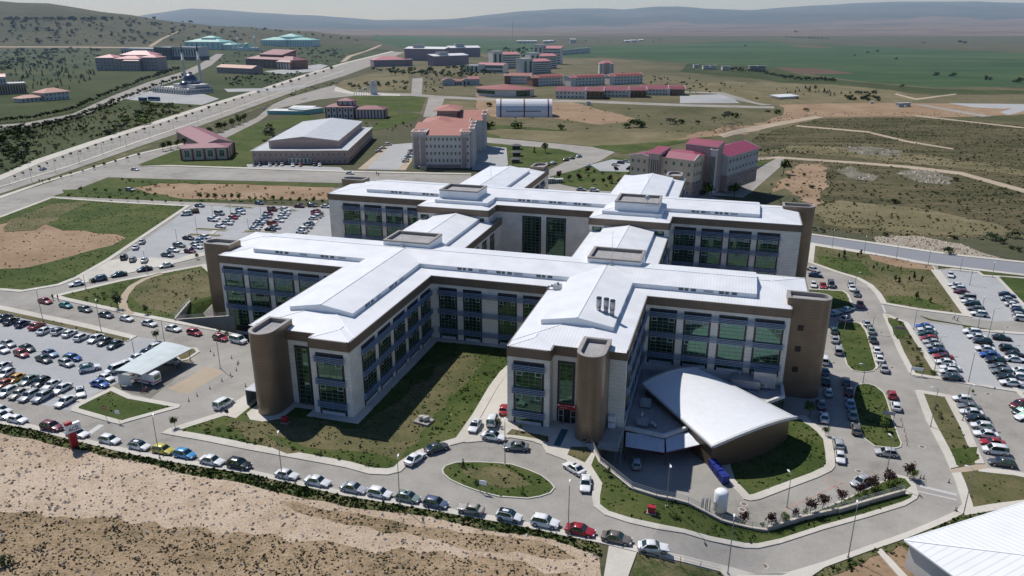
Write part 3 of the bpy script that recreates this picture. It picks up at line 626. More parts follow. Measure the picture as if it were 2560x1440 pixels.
def fbox(mb, F, s0, s1, o0, o1, z0, z1, m=0, back=False):
    n = len(mb.v)
    for z in (z0, z1):
        for s, o in ((s0, o0), (s1, o0), (s1, o1), (s0, o1)): mb.v.append(F(s, o, z))
    q = [(0, 1, 2, 3), (7, 6, 5, 4), (2, 6, 7, 3), (1, 5, 6, 2), (3, 7, 4, 0)]
    if back: q.append((0, 4, 5, 1))
    for a in q: mb.f.append([n + i for i in a]); mb.m.append(m); mb.sm.append(False)
def grid_window(F, s0, s1, z0, z1, rows, cols, panes, blinds=(), name='window', sashes=True, parent=None):
    """dark surround from z0 to z1, glass fields, glazing bars; the panes are a sub-part"""
    w = MB(); g = MB(); sd = .42
    fbox(w, F, s0, s1, 0, .07, z0, z1, 0)
    for (a, b) in panes:
        fbox(g, F, s0 + sd, s1 - sd, .07, .10, a, b, 0)
        nr = max(1, round((b - a) / rows))
        for i in range(nr + 1):
            z = lerp(a, b, i / nr); fbox(w, F, s0 + sd, s1 - sd, .10, .14, z - .035, z + .035, 1)
        for i in range(cols + 1):
            s = lerp(s0 + sd, s1 - sd, i / cols); fbox(w, F, s - .03, s + .03, .10, .145, a, b, 1)
        if sashes and b - a > 2.5:
            cw = (s1 - s0 - 2 * sd) / cols; rh = (b - a) / nr
            for c in (0, cols - 1):
                x0 = s0 + sd + c * cw; x1 = x0 + cw; t0 = b - rh * 1.0 - .1; t1 = b - .08
                for q in ((x0, x0 + .09, t0, t1), (x1 - .09, x1, t0, t1), (x0, x1, t0 - .045, t0 + .045), (x0, x1, t1 - .045, t1 + .045)): fbox(w, F, q[0], q[1], .10, .17, q[2], q[3], 2)
    for a, b, t in blinds: fbox(g, F, s0 + sd + .03, s1 - sd - .03, .10, .115, a, b, 1)
    o = w.build(name, [M['dark'], M['mull'], M['sash']], parent or HOSP)
    g.build('pane', [M['glass'], M['blind']], o); return o
def louvres(F, s0, s1, z0, z1, parent=None):
    mb = MB(); n = 4
    for i in range(n):
        z = lerp(z0 + .1, z1 - .1, i / (n - 1)); fbox(mb, F, s0, s1, .34, .56, z - .06, z + .06, 0, True)
    k = max(2, int((s1 - s0) / 3.4))
    for i in range(k + 1):
        s = lerp(s0 + .15, s1 - .15, i / k); fbox(mb, F, s - .04, s + .04, .08, .36, z0, z1, 0)
    mb.build('sunshade', [M['blade']], parent or HOSP)
FRONTP = [(7.3, 10.45), (2.85, 6.05), (.75, 1.5)]
def facade(p0, p1, ze, zb=-.2, bays=(), louv=(), rows=FRONTP, wtop=12.2, wbot=.12, fas=True, tall=(), base_panel=True, blinds=None, clip=None, fz=None):
    F, L = frame(p0, p1); top = ze - 1.78
    mb = MB(); mb.face([F(0, 0, zb), F(L, 0, zb), F(L, 0, top + .05), F(0, 0, top + .05)]); mb.build('wall', [M['wall']], HOSP)
    if fas:
        f = MB(); fbox(f, F, -.14, L + .14, 0, .14, top, ze - .12, 0, True); f.build('fascia', [M['fascia']], HOSP)
        l = MB(); fbox(l, F, -.2, L + .2, -.35, .2, ze - .12, ze + .06, 0, True); l.build('roof_edge', [M['lip']], HOSP)
    for i, (a, b) in enumerate(bays):
        bl = blinds(i) if blinds else ()
        o = grid_window(F, a, b, wbot, wtop, .8, 4, rows, bl)
        if base_panel:
            s = MB(); fbox(s, F, a + .42, b - .42, .07, .12, wbot + .02, rows[-1][0] - .05, 0); s.build('spandrel', [M['spandrel']], o)
    for a, b, t0, t1 in tall: grid_window(F, a, b, t0, t1, .85, 4 if b - a > 4 else 2, [(t0 + .35, t1 - .45)], (), sashes=False)
    if bays:
        for z0, z1 in louv: louvres(F, bays[0][0] - .25, bays[-1][1] + .25, z0, z1)
LV = [(10.5, 11.65), (6.1, 7.25), (1.55, 2.75)]
LOWP = [(7.3, 10.45), (2.85, 6.05), (-2.7, 1.45)]
W5 = [(.95 + 6.72 * i, 6.4 + 6.72 * i) for i in range(5)]
rb = random.Random(3)
def blue_blind(i): return [(8.75 + .25 * (i % 2), 10.42, 0)]
def few_blinds(i): r = random.Random(i * 5 + 2); return [(z - r.uniform(.5, 1.6), z, 0) for z in (10.4, 6.0) if r.random() < .35]
def back_blind(i):
    r = random.Random(i * 7 + 1); return [(12.9, 13.3 + r.random() * .3, 0), (8.4, 8.8, 0)] if i else ()
# front block, south side
facade((-115.3, 146.9), (-82.3, 146.9), E1, -4.9, W5, LV, LOWP, 12.2, -4.3, base_panel=False, blinds=blue_blind)
facade((-61, 146.9), (-34.1, 146.9), E1, -.2, [(1.7, 5.95), (7.35, 11.65), (15.35, 19.6), (20.95, 25.4)], LV)
facade((-14, 146.9), (13.9, 146.9), E1, -5.2, [(.85, 6.3), (7.68, 13.05), (14.5, 20.0), (21.36, 26.9)], LV, blinds=few_blinds)
# left front wing
facade((-82.3, 146.9), (-82.3, 112.2), E1, -4.9, [(1 + 6.72 * i, 6.4 + 6.72 * i) for i in range(5)], LV)
facade((-74.6, 110.65), (-68.8, 110.65), E1, -.2, tall=[(1.35, 4.45, .15, 11.95)])
facade((-68.8, 110.65), (-68.8, 108.5), E1, -.2)
facade((-68.8, 108.5), (-61, 108.5), E1, -.2, [(1.15, 6.6)], LV)
facade((-61, 108.5), (-61, 146.9), E1, -.2, [(4.45, 9.9), (11.3, 16.75), (18.15, 23.6), (25.0, 30.5), (32.0, 37.4)], LV, blinds=few_blinds)
facade((-82.3, 112.2), (-79.2, 112.2), E1, -.2)
# right front wing
facade((-34.1, 146.9), (-34.1, 114.9), E1, -.2, [(.9 + 6.72 * i, 6.3 + 6.72 * i) for i in range(4)], LV)
facade((-34.1, 114.9), (-26.5, 114.9), E1, -.2, [(1.15, 6.6)], LV)
facade((-26.5, 114.9), (-26.5, 117.5), E1, -.2)
facade((-26.5, 117.5), (-21.4, 117.5), E1, -.2, tall=[(.8, 3.9, 3.6, 11.95)])
facade((-17.0, 118.5), (-14, 118.5), E1, -5.2)
facade((-14, 118.5), (-14, 146.9), E1, -5.2, [(1.3, 6.7), (8.1, 13.5), (14.9, 20.3), (22, 27.4)], LV)
# ends and back of the front block
facade((13.9, 146.9), (13.9, 150), E1, -5.2); facade((13.9, 153.5), (17.7, 153.5), E1, -5.2)
facade((17.7, 153.5), (17.7, 167.8), E1, -5.2); facade((17.7, 167.8), (-14, 167.8), E1, -5.2, [(1.5 + 6.9 * i, 6.9 + 6.9 * i) for i in range(4)], LV)
facade((-34.1, 167.8), (-61, 167.8), E1, -.2, [(1.7, 5.95), (7.35, 11.65), (15.35, 19.6), (20.95, 25.4)], LV)
facade((-82.3, 167.8), (-119.1, 167.8), E1, -4.9, W5, LV)
facade((-119.1, 167.8), (-119.1, 155), E1, -4.9); facade((-119.1, 155), (-115.3, 155), E1, -4.9); facade((-115.3, 150.5), (-115.3, 146.9), E1, -4.9)
# links
LB = [(6.75 * i + 1.2, 6.75 * i + 5.0) for i in range(4)]
for a in (-61, -14): facade((a, 167.8), (a, 192.8 + 7.3), E1, -.2 if a < -20 else -5.2, LB, () if a < -20 else LV, [(1.5, 11.6)] if a < -20 else FRONTP, base_panel=False)
for a in (-82.3, -34.1): facade((a, 200.1), (a, 167.8), E1, -.2, LB, LV)
# back block
BP = [(10.8, 13.75), (6.3, 9.5), (2.0, 5.1)]; BLV = [(13.85, 15.1), (9.6, 10.75), (5.15, 6.3)]
facade((-115.3, 200.1), (-83.4, 200.1), E2, -.2, [(4.7 + 6.95 * i, 10.3 + 6.95 * i) for i in range(4)], BLV, BP, 15.83, .2, blinds=back_blind)
facade((-62.5, 200.1), (-34.6, 200.1), E2, -.2, tall=[(7.6, 13.1, .3, 15.85), (14.55, 20.15, .3, 15.85)])
facade((-13.8, 200.1), (18.7, 200.1), E2, -5.2, [(.85 + 7.03 * i, 6.5 + 7.03 * i) for i in range(4)], BLV, BP, 15.83, -4.6, blinds=back_blind)
for a, b in ((-83.4, -62.5), (-34.6, -13.8)):
    facade((a, 192.8), (b, 192.8), E2, 10); facade((b, 192.8), (b, 200.1), E2, 10); facade((a, 200.1), (a, 192.8), E2, 10)
    F, L = frame((a, 192.8), (b, 192.8))
    for s in (.9, 17.2): grid_window(F, s, s + 2.4, 14.95, 16.1, .55, 3, [(15.0, 16.05)], sashes=False)
facade((18.7, 200.1), (18.7, 215), E2, -5.2); facade((18.7, 215), (14.6, 215), E2, -5.2); facade((14.6, 220), (14.6, 221), E2, -5.2)
facade((14.6, 221), (-111.5, 221), E2, -.5); facade((-111.5, 221), (-111.5, 215), E2, -.3); facade((-111.5, 215), (-115.3, 215), E2, -.3)
facade((-115.3, 215), (-115.3, 200.1), E2, -.3)
for a, b, e in ((-82.3, -61, 256.5), (-34, -14, 253.5)):
    facade((b, 221), (b, e), E2, -.5, [(3 + 7 * i, 8.4 + 7 * i) for i in range(4)], BLV, BP, 15.83, .2); facade((b, e), (a, e), E2, -.5); facade((a, e), (a, 221), E2, -.5)
# roofs ---------------------------------------------------------------
def hip_roof(u0, u1, v0, v1, z, slope, ends, along='u', skirt=0.0, name='roof', mats=None):
    """gable roof with hips at the free ends; ends = (start, finish) each 'hip' or 'gable'"""
    mb = MB()
    if along == 'u': T = lambda l, c, q: (l, c, q); a0, a1, c0, c1 = u0, u1, v0, v1; mm, mc = 0, 1
    else: T = lambda l, c, q: (c, l, q); a0, a1, c0, c1 = v0, v1, u0, u1; mm, mc = 1, 0
    hw = (c1 - c0) / 2; cm = (c0 + c1) / 2; zr = z + hw * slope
    r0 = a0 + (hw if ends[0] == 'hip' else 0); r1 = a1 - (hw if ends[1] == 'hip' else 0)
    fl = along != 'u'
    def add(pts, m): mb.face(pts[::-1] if fl else pts, m)
    add([T(a0, c0, z), T(a1, c0, z), T(r1, cm, zr), T(r0, cm, zr)], mm)
    add([T(a1, c1, z), T(a0, c1, z), T(r0, cm, zr), T(r1, cm, zr)], mm)
    for e, a, r, s in ((ends[0], a0, r0, 1), (ends[1], a1, r1, -1)):
        pts = [T(a, c1, z), T(a, c0, z), T(r, cm, zr)]
        if s < 0: pts = [T(a, c0, z), T(a, c1, z), T(r, cm, zr)]
        add(pts, mc if e == 'hip' else 2)
    if skirt:
        for pts in ([T(a0, c0, z - skirt), T(a1, c0, z - skirt), T(a1, c0, z), T(a0, c0, z)], [T(a1, c1, z - skirt), T(a0, c1, z - skirt), T(a0, c1, z), T(a1, c1, z)],
                    [T(a0, c1, z - skirt), T(a0, c0, z - skirt), T(a0, c0, z), T(a0, c1, z)], [T(a1, c0, z - skirt), T(a1, c1, z - skirt), T(a1, c1, z), T(a1, c0, z)]): add(pts, 2)
    # ridge cap
    mb.bar(T(r0, cm, zr + .02), T(r1, cm, zr + .02), .34, .1, 2)
    if ends[0] == 'hip':
        for c in (c0, c1): mb.bar(T(a0, c, z + .02), T(r0, cm, zr + .02), .22, .07, 2)
    if ends[1] == 'hip':
        for c in (c0, c1): mb.bar(T(a1, c, z + .02), T(r1, cm, zr + .02), .22, .07, 2)
    return mb.build(name, mats or [M['roof_u'], M['roof_v'], M['white']], HOSP)
SL = .132
hip_roof(-115.3, 13.9, 146.9, 167.8, E1 + .05, SL, ('hip', 'hip'))
hip_roof(-119.1, -100, 155, 167.8, E1 + .03, SL * 1.1, ('hip', 'gable')); hip_roof(-10, 17.7, 153.6, 167.8, E1 + .035, SL * 1.1, ('gable', 'hip'))
hip_roof(-82.3, -61, 110.65, 158, E1 + .06, SL, ('hip', 'gable'), 'v'); hip_roof(-68.8, -61, 108.5, 128, E1 + .045, .115, ('hip', 'gable'), 'v')
hip_roof(-34.1, -14, 117.5, 158, E1 + .06, SL, ('hip', 'gable'), 'v'); hip_roof(-34.1, -26.5, 114.9, 132, E1 + .045, .115, ('hip', 'gable'), 'v')
for a, b in ((-82.3, -61), (-34.1, -14)): hip_roof(a, b, 157, 192.9, E1 + .06, SL, ('gable', 'gable'), 'v')
hip_roof(-115.3, 18.7, 200.1, 221, E2 + .05, SL, ('hip', 'hip'))
for a, b in ((-83.4, -62.5), (-34.6, -13.8)): hip_roof(a, b, 192.8, 211, E2 + .06, SL, ('hip', 'gable'), 'v')
for a, b, e in ((-82.3, -61, 256.5), (-34, -14, 253.5)): hip_roof(a, b, 210, e, E2 + .06, SL, ('gable', 'hip'), 'v')
US = .155
hip_roof(-107.8, 7.3, 150.2, 164.6, E1 + 1.42, US, ('gable', 'gable'), skirt=1.3, name='clerestory')
hip_roof(-78.3, -65.0, 118.2, 157.4, E1 + 1.44, US * 1.08, ('gable', 'gable'), 'v', 1.3, 'clerestory')
hip_roof(-30.7, -17.4, 125.0, 157.4, E1 + 1.44, US * 1.08, ('gable', 'gable'), 'v', 1.3, 'clerestory')
for a, b in ((-78.3, -65.0), (-30.7, -17.4)):
    hip_roof(a, b, 157, 192.9, E1 + 1.44, US * 1.08, ('gable', 'gable'), 'v', 1.3, 'clerestory')
    hip_roof(a - 1.2, b + 1.2, 196.2, 211, E2 + 1.35, US, ('hip', 'gable'), 'v', 1.3, 'clerestory')
    hip_roof(a, b, 211, 246, E2 + 1.44, US * 1.08, ('gable', 'gable'), 'v', 1.3, 'clerestory')
hip_roof(-104.2, 8.4, 203.4, 217.7, E2 + 1.42, US, ('gable', 'gable'), skirt=1.3, name='clerestory')
# vents in the clerestory walls
def vents(p0, p1, z, ss):
    F, L = frame(p0, p1); mb = MB()
    for k, s in enumerate(ss):
        if k % 2 == 0:
            for j, w in enumerate((1.0, .7, 1.0)): fbox(mb, F, s + j * 1.25, s + j * 1.25 + w, 0, .05, z, z + .55, 1)
        else: fbox(mb, F, s, s + 1.9, 0, .04, z, z + .5, 0)
    mb.build('vent_row', [M['grille'], M['vdark']], HOSP)
M['vdark'] = plain('vent_slot_grey', (.11, .115, .12), .6)  # dark grey of the slots in the vent trios
vents((-107.8, 150.2), (-82, 150.2), E1 + .75, [6, 12.5, 18, 22.5]); vents((-61, 150.2), (-34, 150.2), E1 + .75, [5, 10, 14, 18, 23]); vents((-14, 150.2), (7.3, 150.2), E1 + .75, [6, 11, 14])
vents((-65.0, 118.2), (-65.0, 146), E1 + .75, [5, 10, 16, 21]); vents((-17.4, 125), (-17.4, 146), E1 + .75, [4, 10, 15])
vents((-104.2, 203.4), (-80, 203.4), E2 + .75, [8, 12, 18, 21]); vents((-62, 203.4), (-34, 203.4), E2 + .75, [5, 9, 14, 17, 21, 24]); vents((-13, 203.4), (8.4, 203.4), E2 + .75, [4, 7, 10, 14])
# lift houses on the roof
def roof_hut(u0, u1, v0, v1, z0, z1):
    mb = MB(); mb.box(u0, u1, v0, v1, z0, z1 - .35, 0, skip='tb'); t = .55
    for q in ((u0 - .06, u1 + .06, v0 - .06, v0 + t), (u0 - .06, u1 + .06, v1 - t, v1 + .06), (u0 - .06, u0 + t, v0 + t, v1 - t), (u1 - t, u1 + .06, v0 + t, v1 - t)): mb.box(*q, z1 - .35, z1, 1)
    for q in ((u0 + t, u1 - t, v0 + t - .01, v0 + t), (u0 + t, u1 - t, v1 - t, v1 - t + .01), (u0 + t - .01, u0 + t, v0 + t, v1 - t), (u1 - t, u1 - t + .01, v0 + t, v1 - t)): mb.box(*q, z1 - .75, z1 - .36, 1)
    mb.face([(u0 + t, v0 + t, z1 - .7), (u1 - t, v0 + t, z1 - .7), (u1 - t, v1 - t, z1 - .7), (u0 + t, v1 - t, z1 - .7)], 2)
    return mb.build('roof_hut', [M['white'], M['parapet'], M['gravel']], HOSP)
roof_hut(-77.5, -66.0, 158.1, 166.9, E1, 18.5); roof_hut(-28.4, -16.8, 157.9, 166.7, E1, 18.5)
roof_hut(-78.6, -67.2, 197.8, 206.3, E2 + .6, 22.35); roof_hut(-28.7, -17.2, 197.3, 207.2, E2 + .6, 22.35)
def mast(u, v, z0, z1, r=.05):
    mb = MB(); mb.tube([(u, v, z0), (u, v, z1)], [r, r * .5], 6); mb.box(u - .25, u + .25, v - .25, v + .25, z0, z0 + .35); mb.build('roof_mast', [M['steel']], HOSP)
mast(-72.3, 157.6, 17.2, 23.5); mast(-23.0, 157.4, 17.2, 25.0); mast(-71, 222, 20, 29); mast(-23.5, 230, 20, 30); mast(-61.9, 196.0, 6, 18.9, .14)
d = MB(); d.tube([(-20.2, 197.6, 22.2), (-20.2, 197.6, 23.7)], .05, 6); d.tube([(-18.8, 197.6, 22.2), (-18.8, 197.6, 23.4)], .04, 6)
d.tube([(-20.2, 197.5, 23.7), (-20.2, 197.3, 23.75)], [.65, .45], 14); d.bar((-20.6, 197.2, 21.6), (-17.2, 197.2, 21.6), .06); d.build('dish_antenna', [M['steel']], HOSP)
# three flues and the roof unit on the right front wing
for u, v in ((-21.15, 131.0), (-19.75, 130.8), (-18.5, 130.2)):
    mb = MB(); mb.tube([(u, v, 15.8), (u, v, 19.0)], .42, 14, 0); mb.tube([(u, v, 17.5), (u, v, 18.95), (u, v, 19.15)], [.5, .5, .44], 14, 0); mb.tube([(u, v, 17.35), (u, v, 17.5)], .45, 14, 1); mb.tube([(u, v, 19.15), (u, v, 19.3)], [.52, .5], 14, 1)
    mb.build('flue', [M['steel'], M['black']], HOSP)
mb = MB(); mb.box(-33.0, -31.3, 144.4, 145.8, 14.9, 16.0); mb.tube([(-34.0, 145.0, 14.2), (-34.2, 145.0, 15.0), (-34.0, 145.1, 15.6), (-33.0, 145.1, 15.6)], .3, 10); mb.tube([(-32.1, 145.1, 16.0), (-32.1, 145.1, 16.5)], .25, 8); mb.build('roof_fan', [M['steel']], HOSP)
# stair towers
def stair_tower(u0, u1, v0, v1, tip, zb, zt):
    """stadium plan: flat at one end, half round at the other (tip: s, n, e, w)"""
    def outline(g):
        a0, a1, c0, c1 = u0 + g, u1 - g, v0 + g, v1 - g; P = []
        if tip in 'sn':
            r = (a1 - a0) / 2; cx = (a0 + a1) / 2
            arc = [(cx + r * cos(t), r * sin(t)) for t in [PI * i / 20 for i in range(21)]]
            P = [(x, c1 - r + y) for x, y in arc] + [(a0, c0), (a1, c0)] if tip == 'n' else [(x, c0 + r - y) for x, y in arc] + [(a0, c1), (a1, c1)]
        else:
            r = (c1 - c0) / 2; cy = (c0 + c1) / 2
            arc = [(r * sin(t), cy + r * cos(t)) for t in [PI * i / 20 for i in range(21)]]
            P = [(a1 - r + x, y) for x, y in arc] + [(a0, c0), (a0, c1)] if tip == 'e' else [(a0 + r - x, y) for x, y in arc] + [(a1, c0), (a1, c1)]
        return P
    out = outline(0); mb = MB(); mb.prism(out, zb, zt - .12, 0, top=-1, bottom=False, smooth=True)
    for i in range(len(mb.f)):
        if len(mb.f[i]) == 4:
            a, b = mb.v[mb.f[i][0]], mb.v[mb.f[i][1]]
            if (Vector(a) - Vector(b)).length > .8: mb.sm[i] = False
    o = mb.build('stair_tower', [M['bronze']], HOSP)
    inn = outline(.62); ou = outline(-.03); p = MB(); n = len(ou)
    for i in range(n):
        j = (i + 1) % n
        p.face([(*ou[i], zt), (*ou[j], zt), (*inn[j], zt), (*inn[i], zt)], 0); p.face([(*inn[i], zt), (*inn[j], zt), (*inn[j], zt - .75), (*inn[i], zt - .75)], 0)
        p.face([(*ou[i], zt - .14), (*ou[j], zt - .14), (*ou[j], zt), (*ou[i], zt)], 0)
    p.face([(*q, zt - .75) for q in inn], 1)
    p.build('parapet', [M['parapet'], M['gravel']], o); return o
stair_tower(-79.2, -74.45, 104.55, 112.7, 's', -.3, 16.1); stair_tower(-21.62, -16.82, 111.4, 119.6, 's', -5.2, 16.1)
t = stair_tower(13.15, 21.45, 149.3, 153.95, 'e', -5.2, 16.3)
w = MB()
for z in (9.6, 5.1, .6): w.box(15.6, 16.7, 149.2, 149.3, z, z + 1.15)
w.build('window', [M['black']], t)
stair_tower(-122.9, -114.6, 150.2, 154.95, 'w', -5, 16.3); stair_tower(14.6, 23.1, 215.2, 220.1, 'e', -5.2, 19.75); stair_tower(-119.8, -111.4, 215.2, 220.1, 'w', -.3, 19.75)
for u0, u1, e in ((-66.5, -61.5, 255), (-20, -15, 252)): stair_tower(u0, u1, e - 3, e + 5, 'n', -.5, 19.9)
# entrance in the right front wing
F, L = frame((-26.5, 117.5), (-21.4, 117.5))
mb = MB(); fbox(mb, F, .8, 4.7, .02, .1, .1, 3.6, 0)
for s0, s1 in ((1.1, 2.05), (3.3, 4.4)):
    for q in ((s0, s0 + .1), (s1 - .1, s1)): fbox(mb, F, *q, .1, .18, .1, 2.6, 1)
    for z in (1.35, 2.5): fbox(mb, F, s0, s1, .1, .17, z, z + .1, 1)
dd = mb.build('entrance_door', [M['black'], M['sash']], HOSP)
M['red'] = plain('red_sign', (.45, .03, .035), .5); M['txt'] = plain('sign_white', (.8, .8, .78), .6)
sg = MB(); fbox(sg, F, .9, 4.2, .1, .25, 2.75, 3.7, 0, True)
for s in (1.05, 3.75): sg.prism([(F(s + .15, 0, 0)[0] + .16 * cos(a), 0) for a in ()], 0, 0) if False else None
for s in (1.0, 3.75): fbox(sg, F, s, s + .3, .25, .27, 3.33, 3.62, 1)
for i, wd in enumerate((.2, .12, .24, .16, .22, .14)): fbox(sg, F, 1.5 + i * .36, 1.5 + i * .36 + wd, .25, .27, 3.42, 3.5, 1)
for i, wd in enumerate((.16, .2, .1, .18)): fbox(sg, F, 1.5 + i * .3, 1.5 + i * .3 + wd, .25, .27, 2.98, 3.08, 1)
sg.build('entrance_sign', [M['red'], M['txt']], HOSP)
# glazed porch on the left of the front-left tower
mb = MB(); A = (-82.4, 107.5)
for du, dv in ((0, 0), (2.6, 0), (0, 4.5), (2.6, 4.5)): mb.bar((A[0] + du, A[1] + dv, 0), (A[0] + du, A[1] + dv, 3.0), .12)
mb.box(A[0] - .1, A[0] + 2.8, A[1] - .1, A[1] + 4.7, 3.0, 3.14); 
for z in (1.0, 2.0): mb.bar((A[0], A[1], z), (A[0], A[1] + 4.5, z), .06)
o = mb.build('glass_porch', [M['steel']], HOSP); g = MB(); g.box(A[0] - .02, A[0] + .02, A[1], A[1] + 4.5, .1, 2.95); g.build('pane', [M['blind']], o)
# ------------------------------------------------------------------ curved hall and its annexe
M['vault_u'] = seam_mat('ribbed_white_vault', (.72, .73, .745), 0, .55, .4, dark=.80, bump=.8)
HALL = thing('curved_hall', 'low hall with a curved ribbed white roof and bronze walls beside the service yard', 'hall')
S_, E_, N_, W_ = at(1773, 1168), at(1972, 1092), atz(1746.6, 921.6, .25), atz(1607, 961, .25)
S3 = atz(1781, 1118, -.55); E3o = atz(1990, 1045, -.7)
def vault(s, t, lift=0):
    a = S3.lerp(E3o, t); b = W_.lerp(N_, t)
    rise = 4 * t * (1 - t); p = a.lerp(b, s); rise *= lerp(.9, .4, s)
    out = Vector((.35, -.94, 0)) * (2.2 * rise) * (1 - s) + Vector((-.3, .9, 0)) * (.0 * rise) * s
    return p + out + Vector((0, 0, 2.5 * rise + lift))
mb = MB(); ns, ntt = 100, 16
for i in range(ns):
    for j in range(ntt):
        k = .045 if i % 2 else 0.0; k2 = .045 if (i + 1) % 2 else 0.0
        q = [vault(i / ns, j / ntt, k), vault(i / ns, (j + 1) / ntt, k), vault((i + 1) / ns, (j + 1) / ntt, k2), vault((i + 1) / ns, j / ntt, k2)]
        mb.face(q[::-1] if (q[1] - q[0]).cross(q[2] - q[1]).z < 0 else q, 0, False)
for j in range(ntt):
    for s in (0, 1):
        a, b = vault(s, j / ntt, .12), vault(s, (j + 1) / ntt, .12); mb.bar(a, b, .5, .5, 1)
for t in (0, 1): mb.bar(vault(0, t, 0), vault(1, t, 0), .35, .3, 1)
mb.build('roof', [plain('white_vault', (.74, .75, .76), .4, var=.04), plain('vault_rim', (.50, .50, .49), .5)], HALL)
mb = MB()
def down(p, q, z): mb.face([(p.x, p.y, z), (q.x, q.y, z), (q.x, q.y, q.z), (p.x, p.y, p.z)], 0)
ins = lambda s, t: vault(lerp(.03, .97, s), lerp(.02, .94, t), -.12)
for j in range(ntt): down(ins(0, j / ntt), ins(0, (j + 1) / ntt), -5.2); down(ins(1, (j + 1) / ntt), ins(1, j / ntt), -5.2)
for i in range(12): down(ins((i + 1) / 12, 0), ins(i / 12, 0), -5.2); down(ins(i / 12, 1), ins((i + 1) / 12, 1), -5.2)
mb.build('wall', [plain('bronze_panel', (.15, .108, .072), .4, .3, var=.1, scale=.4)], HALL)
# flat-roofed annexe in the corner behind the hall
AN = thing('annexe', 'flat grey roofed annexe with white parapet filling the corner behind the curved hall', 'annexe', (0, 0, 0), TH)
def uvz(px, py, z): p = atz(px, py, z); return w2b(p.x, p.y)
PZ = -1.0
an = [(-13.9, uvz(1560, 1067, PZ)[1]), uvz(1660, 1088, PZ), uvz(1726, 1066, PZ), uvz(1905, 1012, PZ), uvz(1963, 988, PZ), uvz(1952, 903, PZ)]
an = [an[0], an[1], an[2], (an[3][0] - .3, an[3][1]), an[4], (an[5][0], 146.8), (-13.9, 146.8)]
mb = MB(); mb.prism(an, -5.2, PZ - .65, 0, top=1, bottom=False)
ai = inset(an, .55)
for i in range(5):
    a, b, c, dq = an[i], an[i + 1], ai[i + 1], ai[i]
    n0 = len(mb.v); mb.v += [(q[0], q[1], z) for z in (PZ - .7, PZ) for q in (a, b, c, dq)]
    for f in ((0, 1, 5, 4), (2, 3, 7, 6), (4, 5, 6, 7)): mb.f.append([n0 + k for k in f]); mb.m.append(2); mb.sm.append(False)
mb.build('block', [M['dark'], M['gravel'], plain('white_parapet', (.62, .60, .56), .6)], AN)
mb = MB(); F, L = frame(an[3], an[4])
fbox(mb, F, .3, L - .2, .02, .06, -4.6, PZ - .9, 0)
for i in range(8): s = lerp(.3, L - .2, i / 7); fbox(mb, F, s - .04, s + .04, .06, .12, -4.6, PZ - .9, 1)
for z in (-4.6, -3.3, PZ - .95): fbox(mb, F, .3, L - .2, .06, .11, z, z + .07, 1)
mb.build('window', [M['glass'], M['mull']], AN)
# sheet-metal awnings over the loading bay
M['corr'] = plain('corrugated_zinc', (.58, .61, .65), .5, .05, var=.08)
for nm, q in (('left', [(1565, 1081), (1661, 1092), (1661, 1132), (1563, 1117)]), ('right', [(1664, 1092), (1729, 1078), (1755, 1110), (1666, 1131)])):
    p = [atz(x, y, z) for (x, y), z in zip(q, (-1.75, -1.75, -2.35, -2.35))]; c = sum(p, Vector()) / 4
    o = thing('loading_bay_awning', 'shaded blue grey half of the corrugated awning against the tower wing' if nm == 'left' else 'half sunlit corrugated awning panel touching the curved hall', 'awning', (c.x, c.y, -5))
    mb = MB(); n = 44
    for i in range(n):
        a, b = i / n, (i + 1) / n; za = .07 if i % 2 else 0; zb = 0 if i % 2 else .07
        f = [p[0].lerp(p[1], a), p[3].lerp(p[2], a), p[3].lerp(p[2], b), p[0].lerp(p[1], b)]
        f = [v - Vector((c.x, c.y, -5)) + Vector((0, 0, zz)) for v, zz in zip(f, (za, za, zb, zb))]
        mb.face(f if (f[1] - f[0]).cross(f[2] - f[1]).z > 0 else f[::-1], 0)
    mb.build('sheet', [M['corr']], o)
    for k in ((3, 2) if nm == 'right' else (3,)):
        b = MB(); e = p[k].lerp(p[0], .06) - Vector((c.x, c.y, -5)); b.bar((e.x, e.y, 0), (e.x, e.y, e.z), .14); b.build('post', [plain('dark_red_steel', (.16, .05, .05), .5) if 'dark_red_steel' not in MATS else MATS['dark_red_steel']], o)
    b = MB(); e0, e1 = [v - Vector((c.x, c.y, -5)) - Vector((0, 0, .12)) for v in (p[3], p[2])]; b.bar(e0, e1, .14); b.build('beam', [MATS['dark_red_steel']], o)
# roof plant on the annexe
def hvac(name, label, u, v, z, sx, sy, sz, ducts=True):
    x, y = b2w(u, v); o = thing(name, label, 'air handler', (x, y, z), TH)
    mb = MB(); mb.box(0, sx, 0, sy, .25, sz); mb.box(sx * .1, sx * .9, -.02, 0, sz * .3, sz * .8, 1)
    for i in range(4): mb.box(sx * i / 3 - .05, sx * i / 3 + .05, 0, .1, 0, .25, 1); mb.box(sx * i / 3 - .05, sx * i / 3 + .05, sy - .1, sy, 0, .25, 1)
    for i in range(1, 4): mb.box(sx * i / 4 - .02, sx * i / 4 + .02, -.03, sy + .03, .25, sz + .02, 1)
    mb.build('casing', [M['steel'], M['grille']], o)
    if ducts:
        d = MB(); d.tube([(sx, sy * .5, sz * .6), (sx + .8, sy * .5, sz * .6), (sx + 1.3, sy * .5, sz * .3), (sx + 1.3, sy * .5, 0)], .38, 10); d.tube([(sx * .3, sy, sz), (sx * .3, sy, sz + .5), (sx * .3, sy + 1.0, sz + .6)], .3, 10); d.build('duct', [M['steel']], o)
u0, v0 = uvz(1826, 962, PZ); hvac('air_handling_unit', 'long low air handler with pipework on the annexe roof by the right facade', u0, v0, PZ - .65, 5.6, 2.6, 1.9)
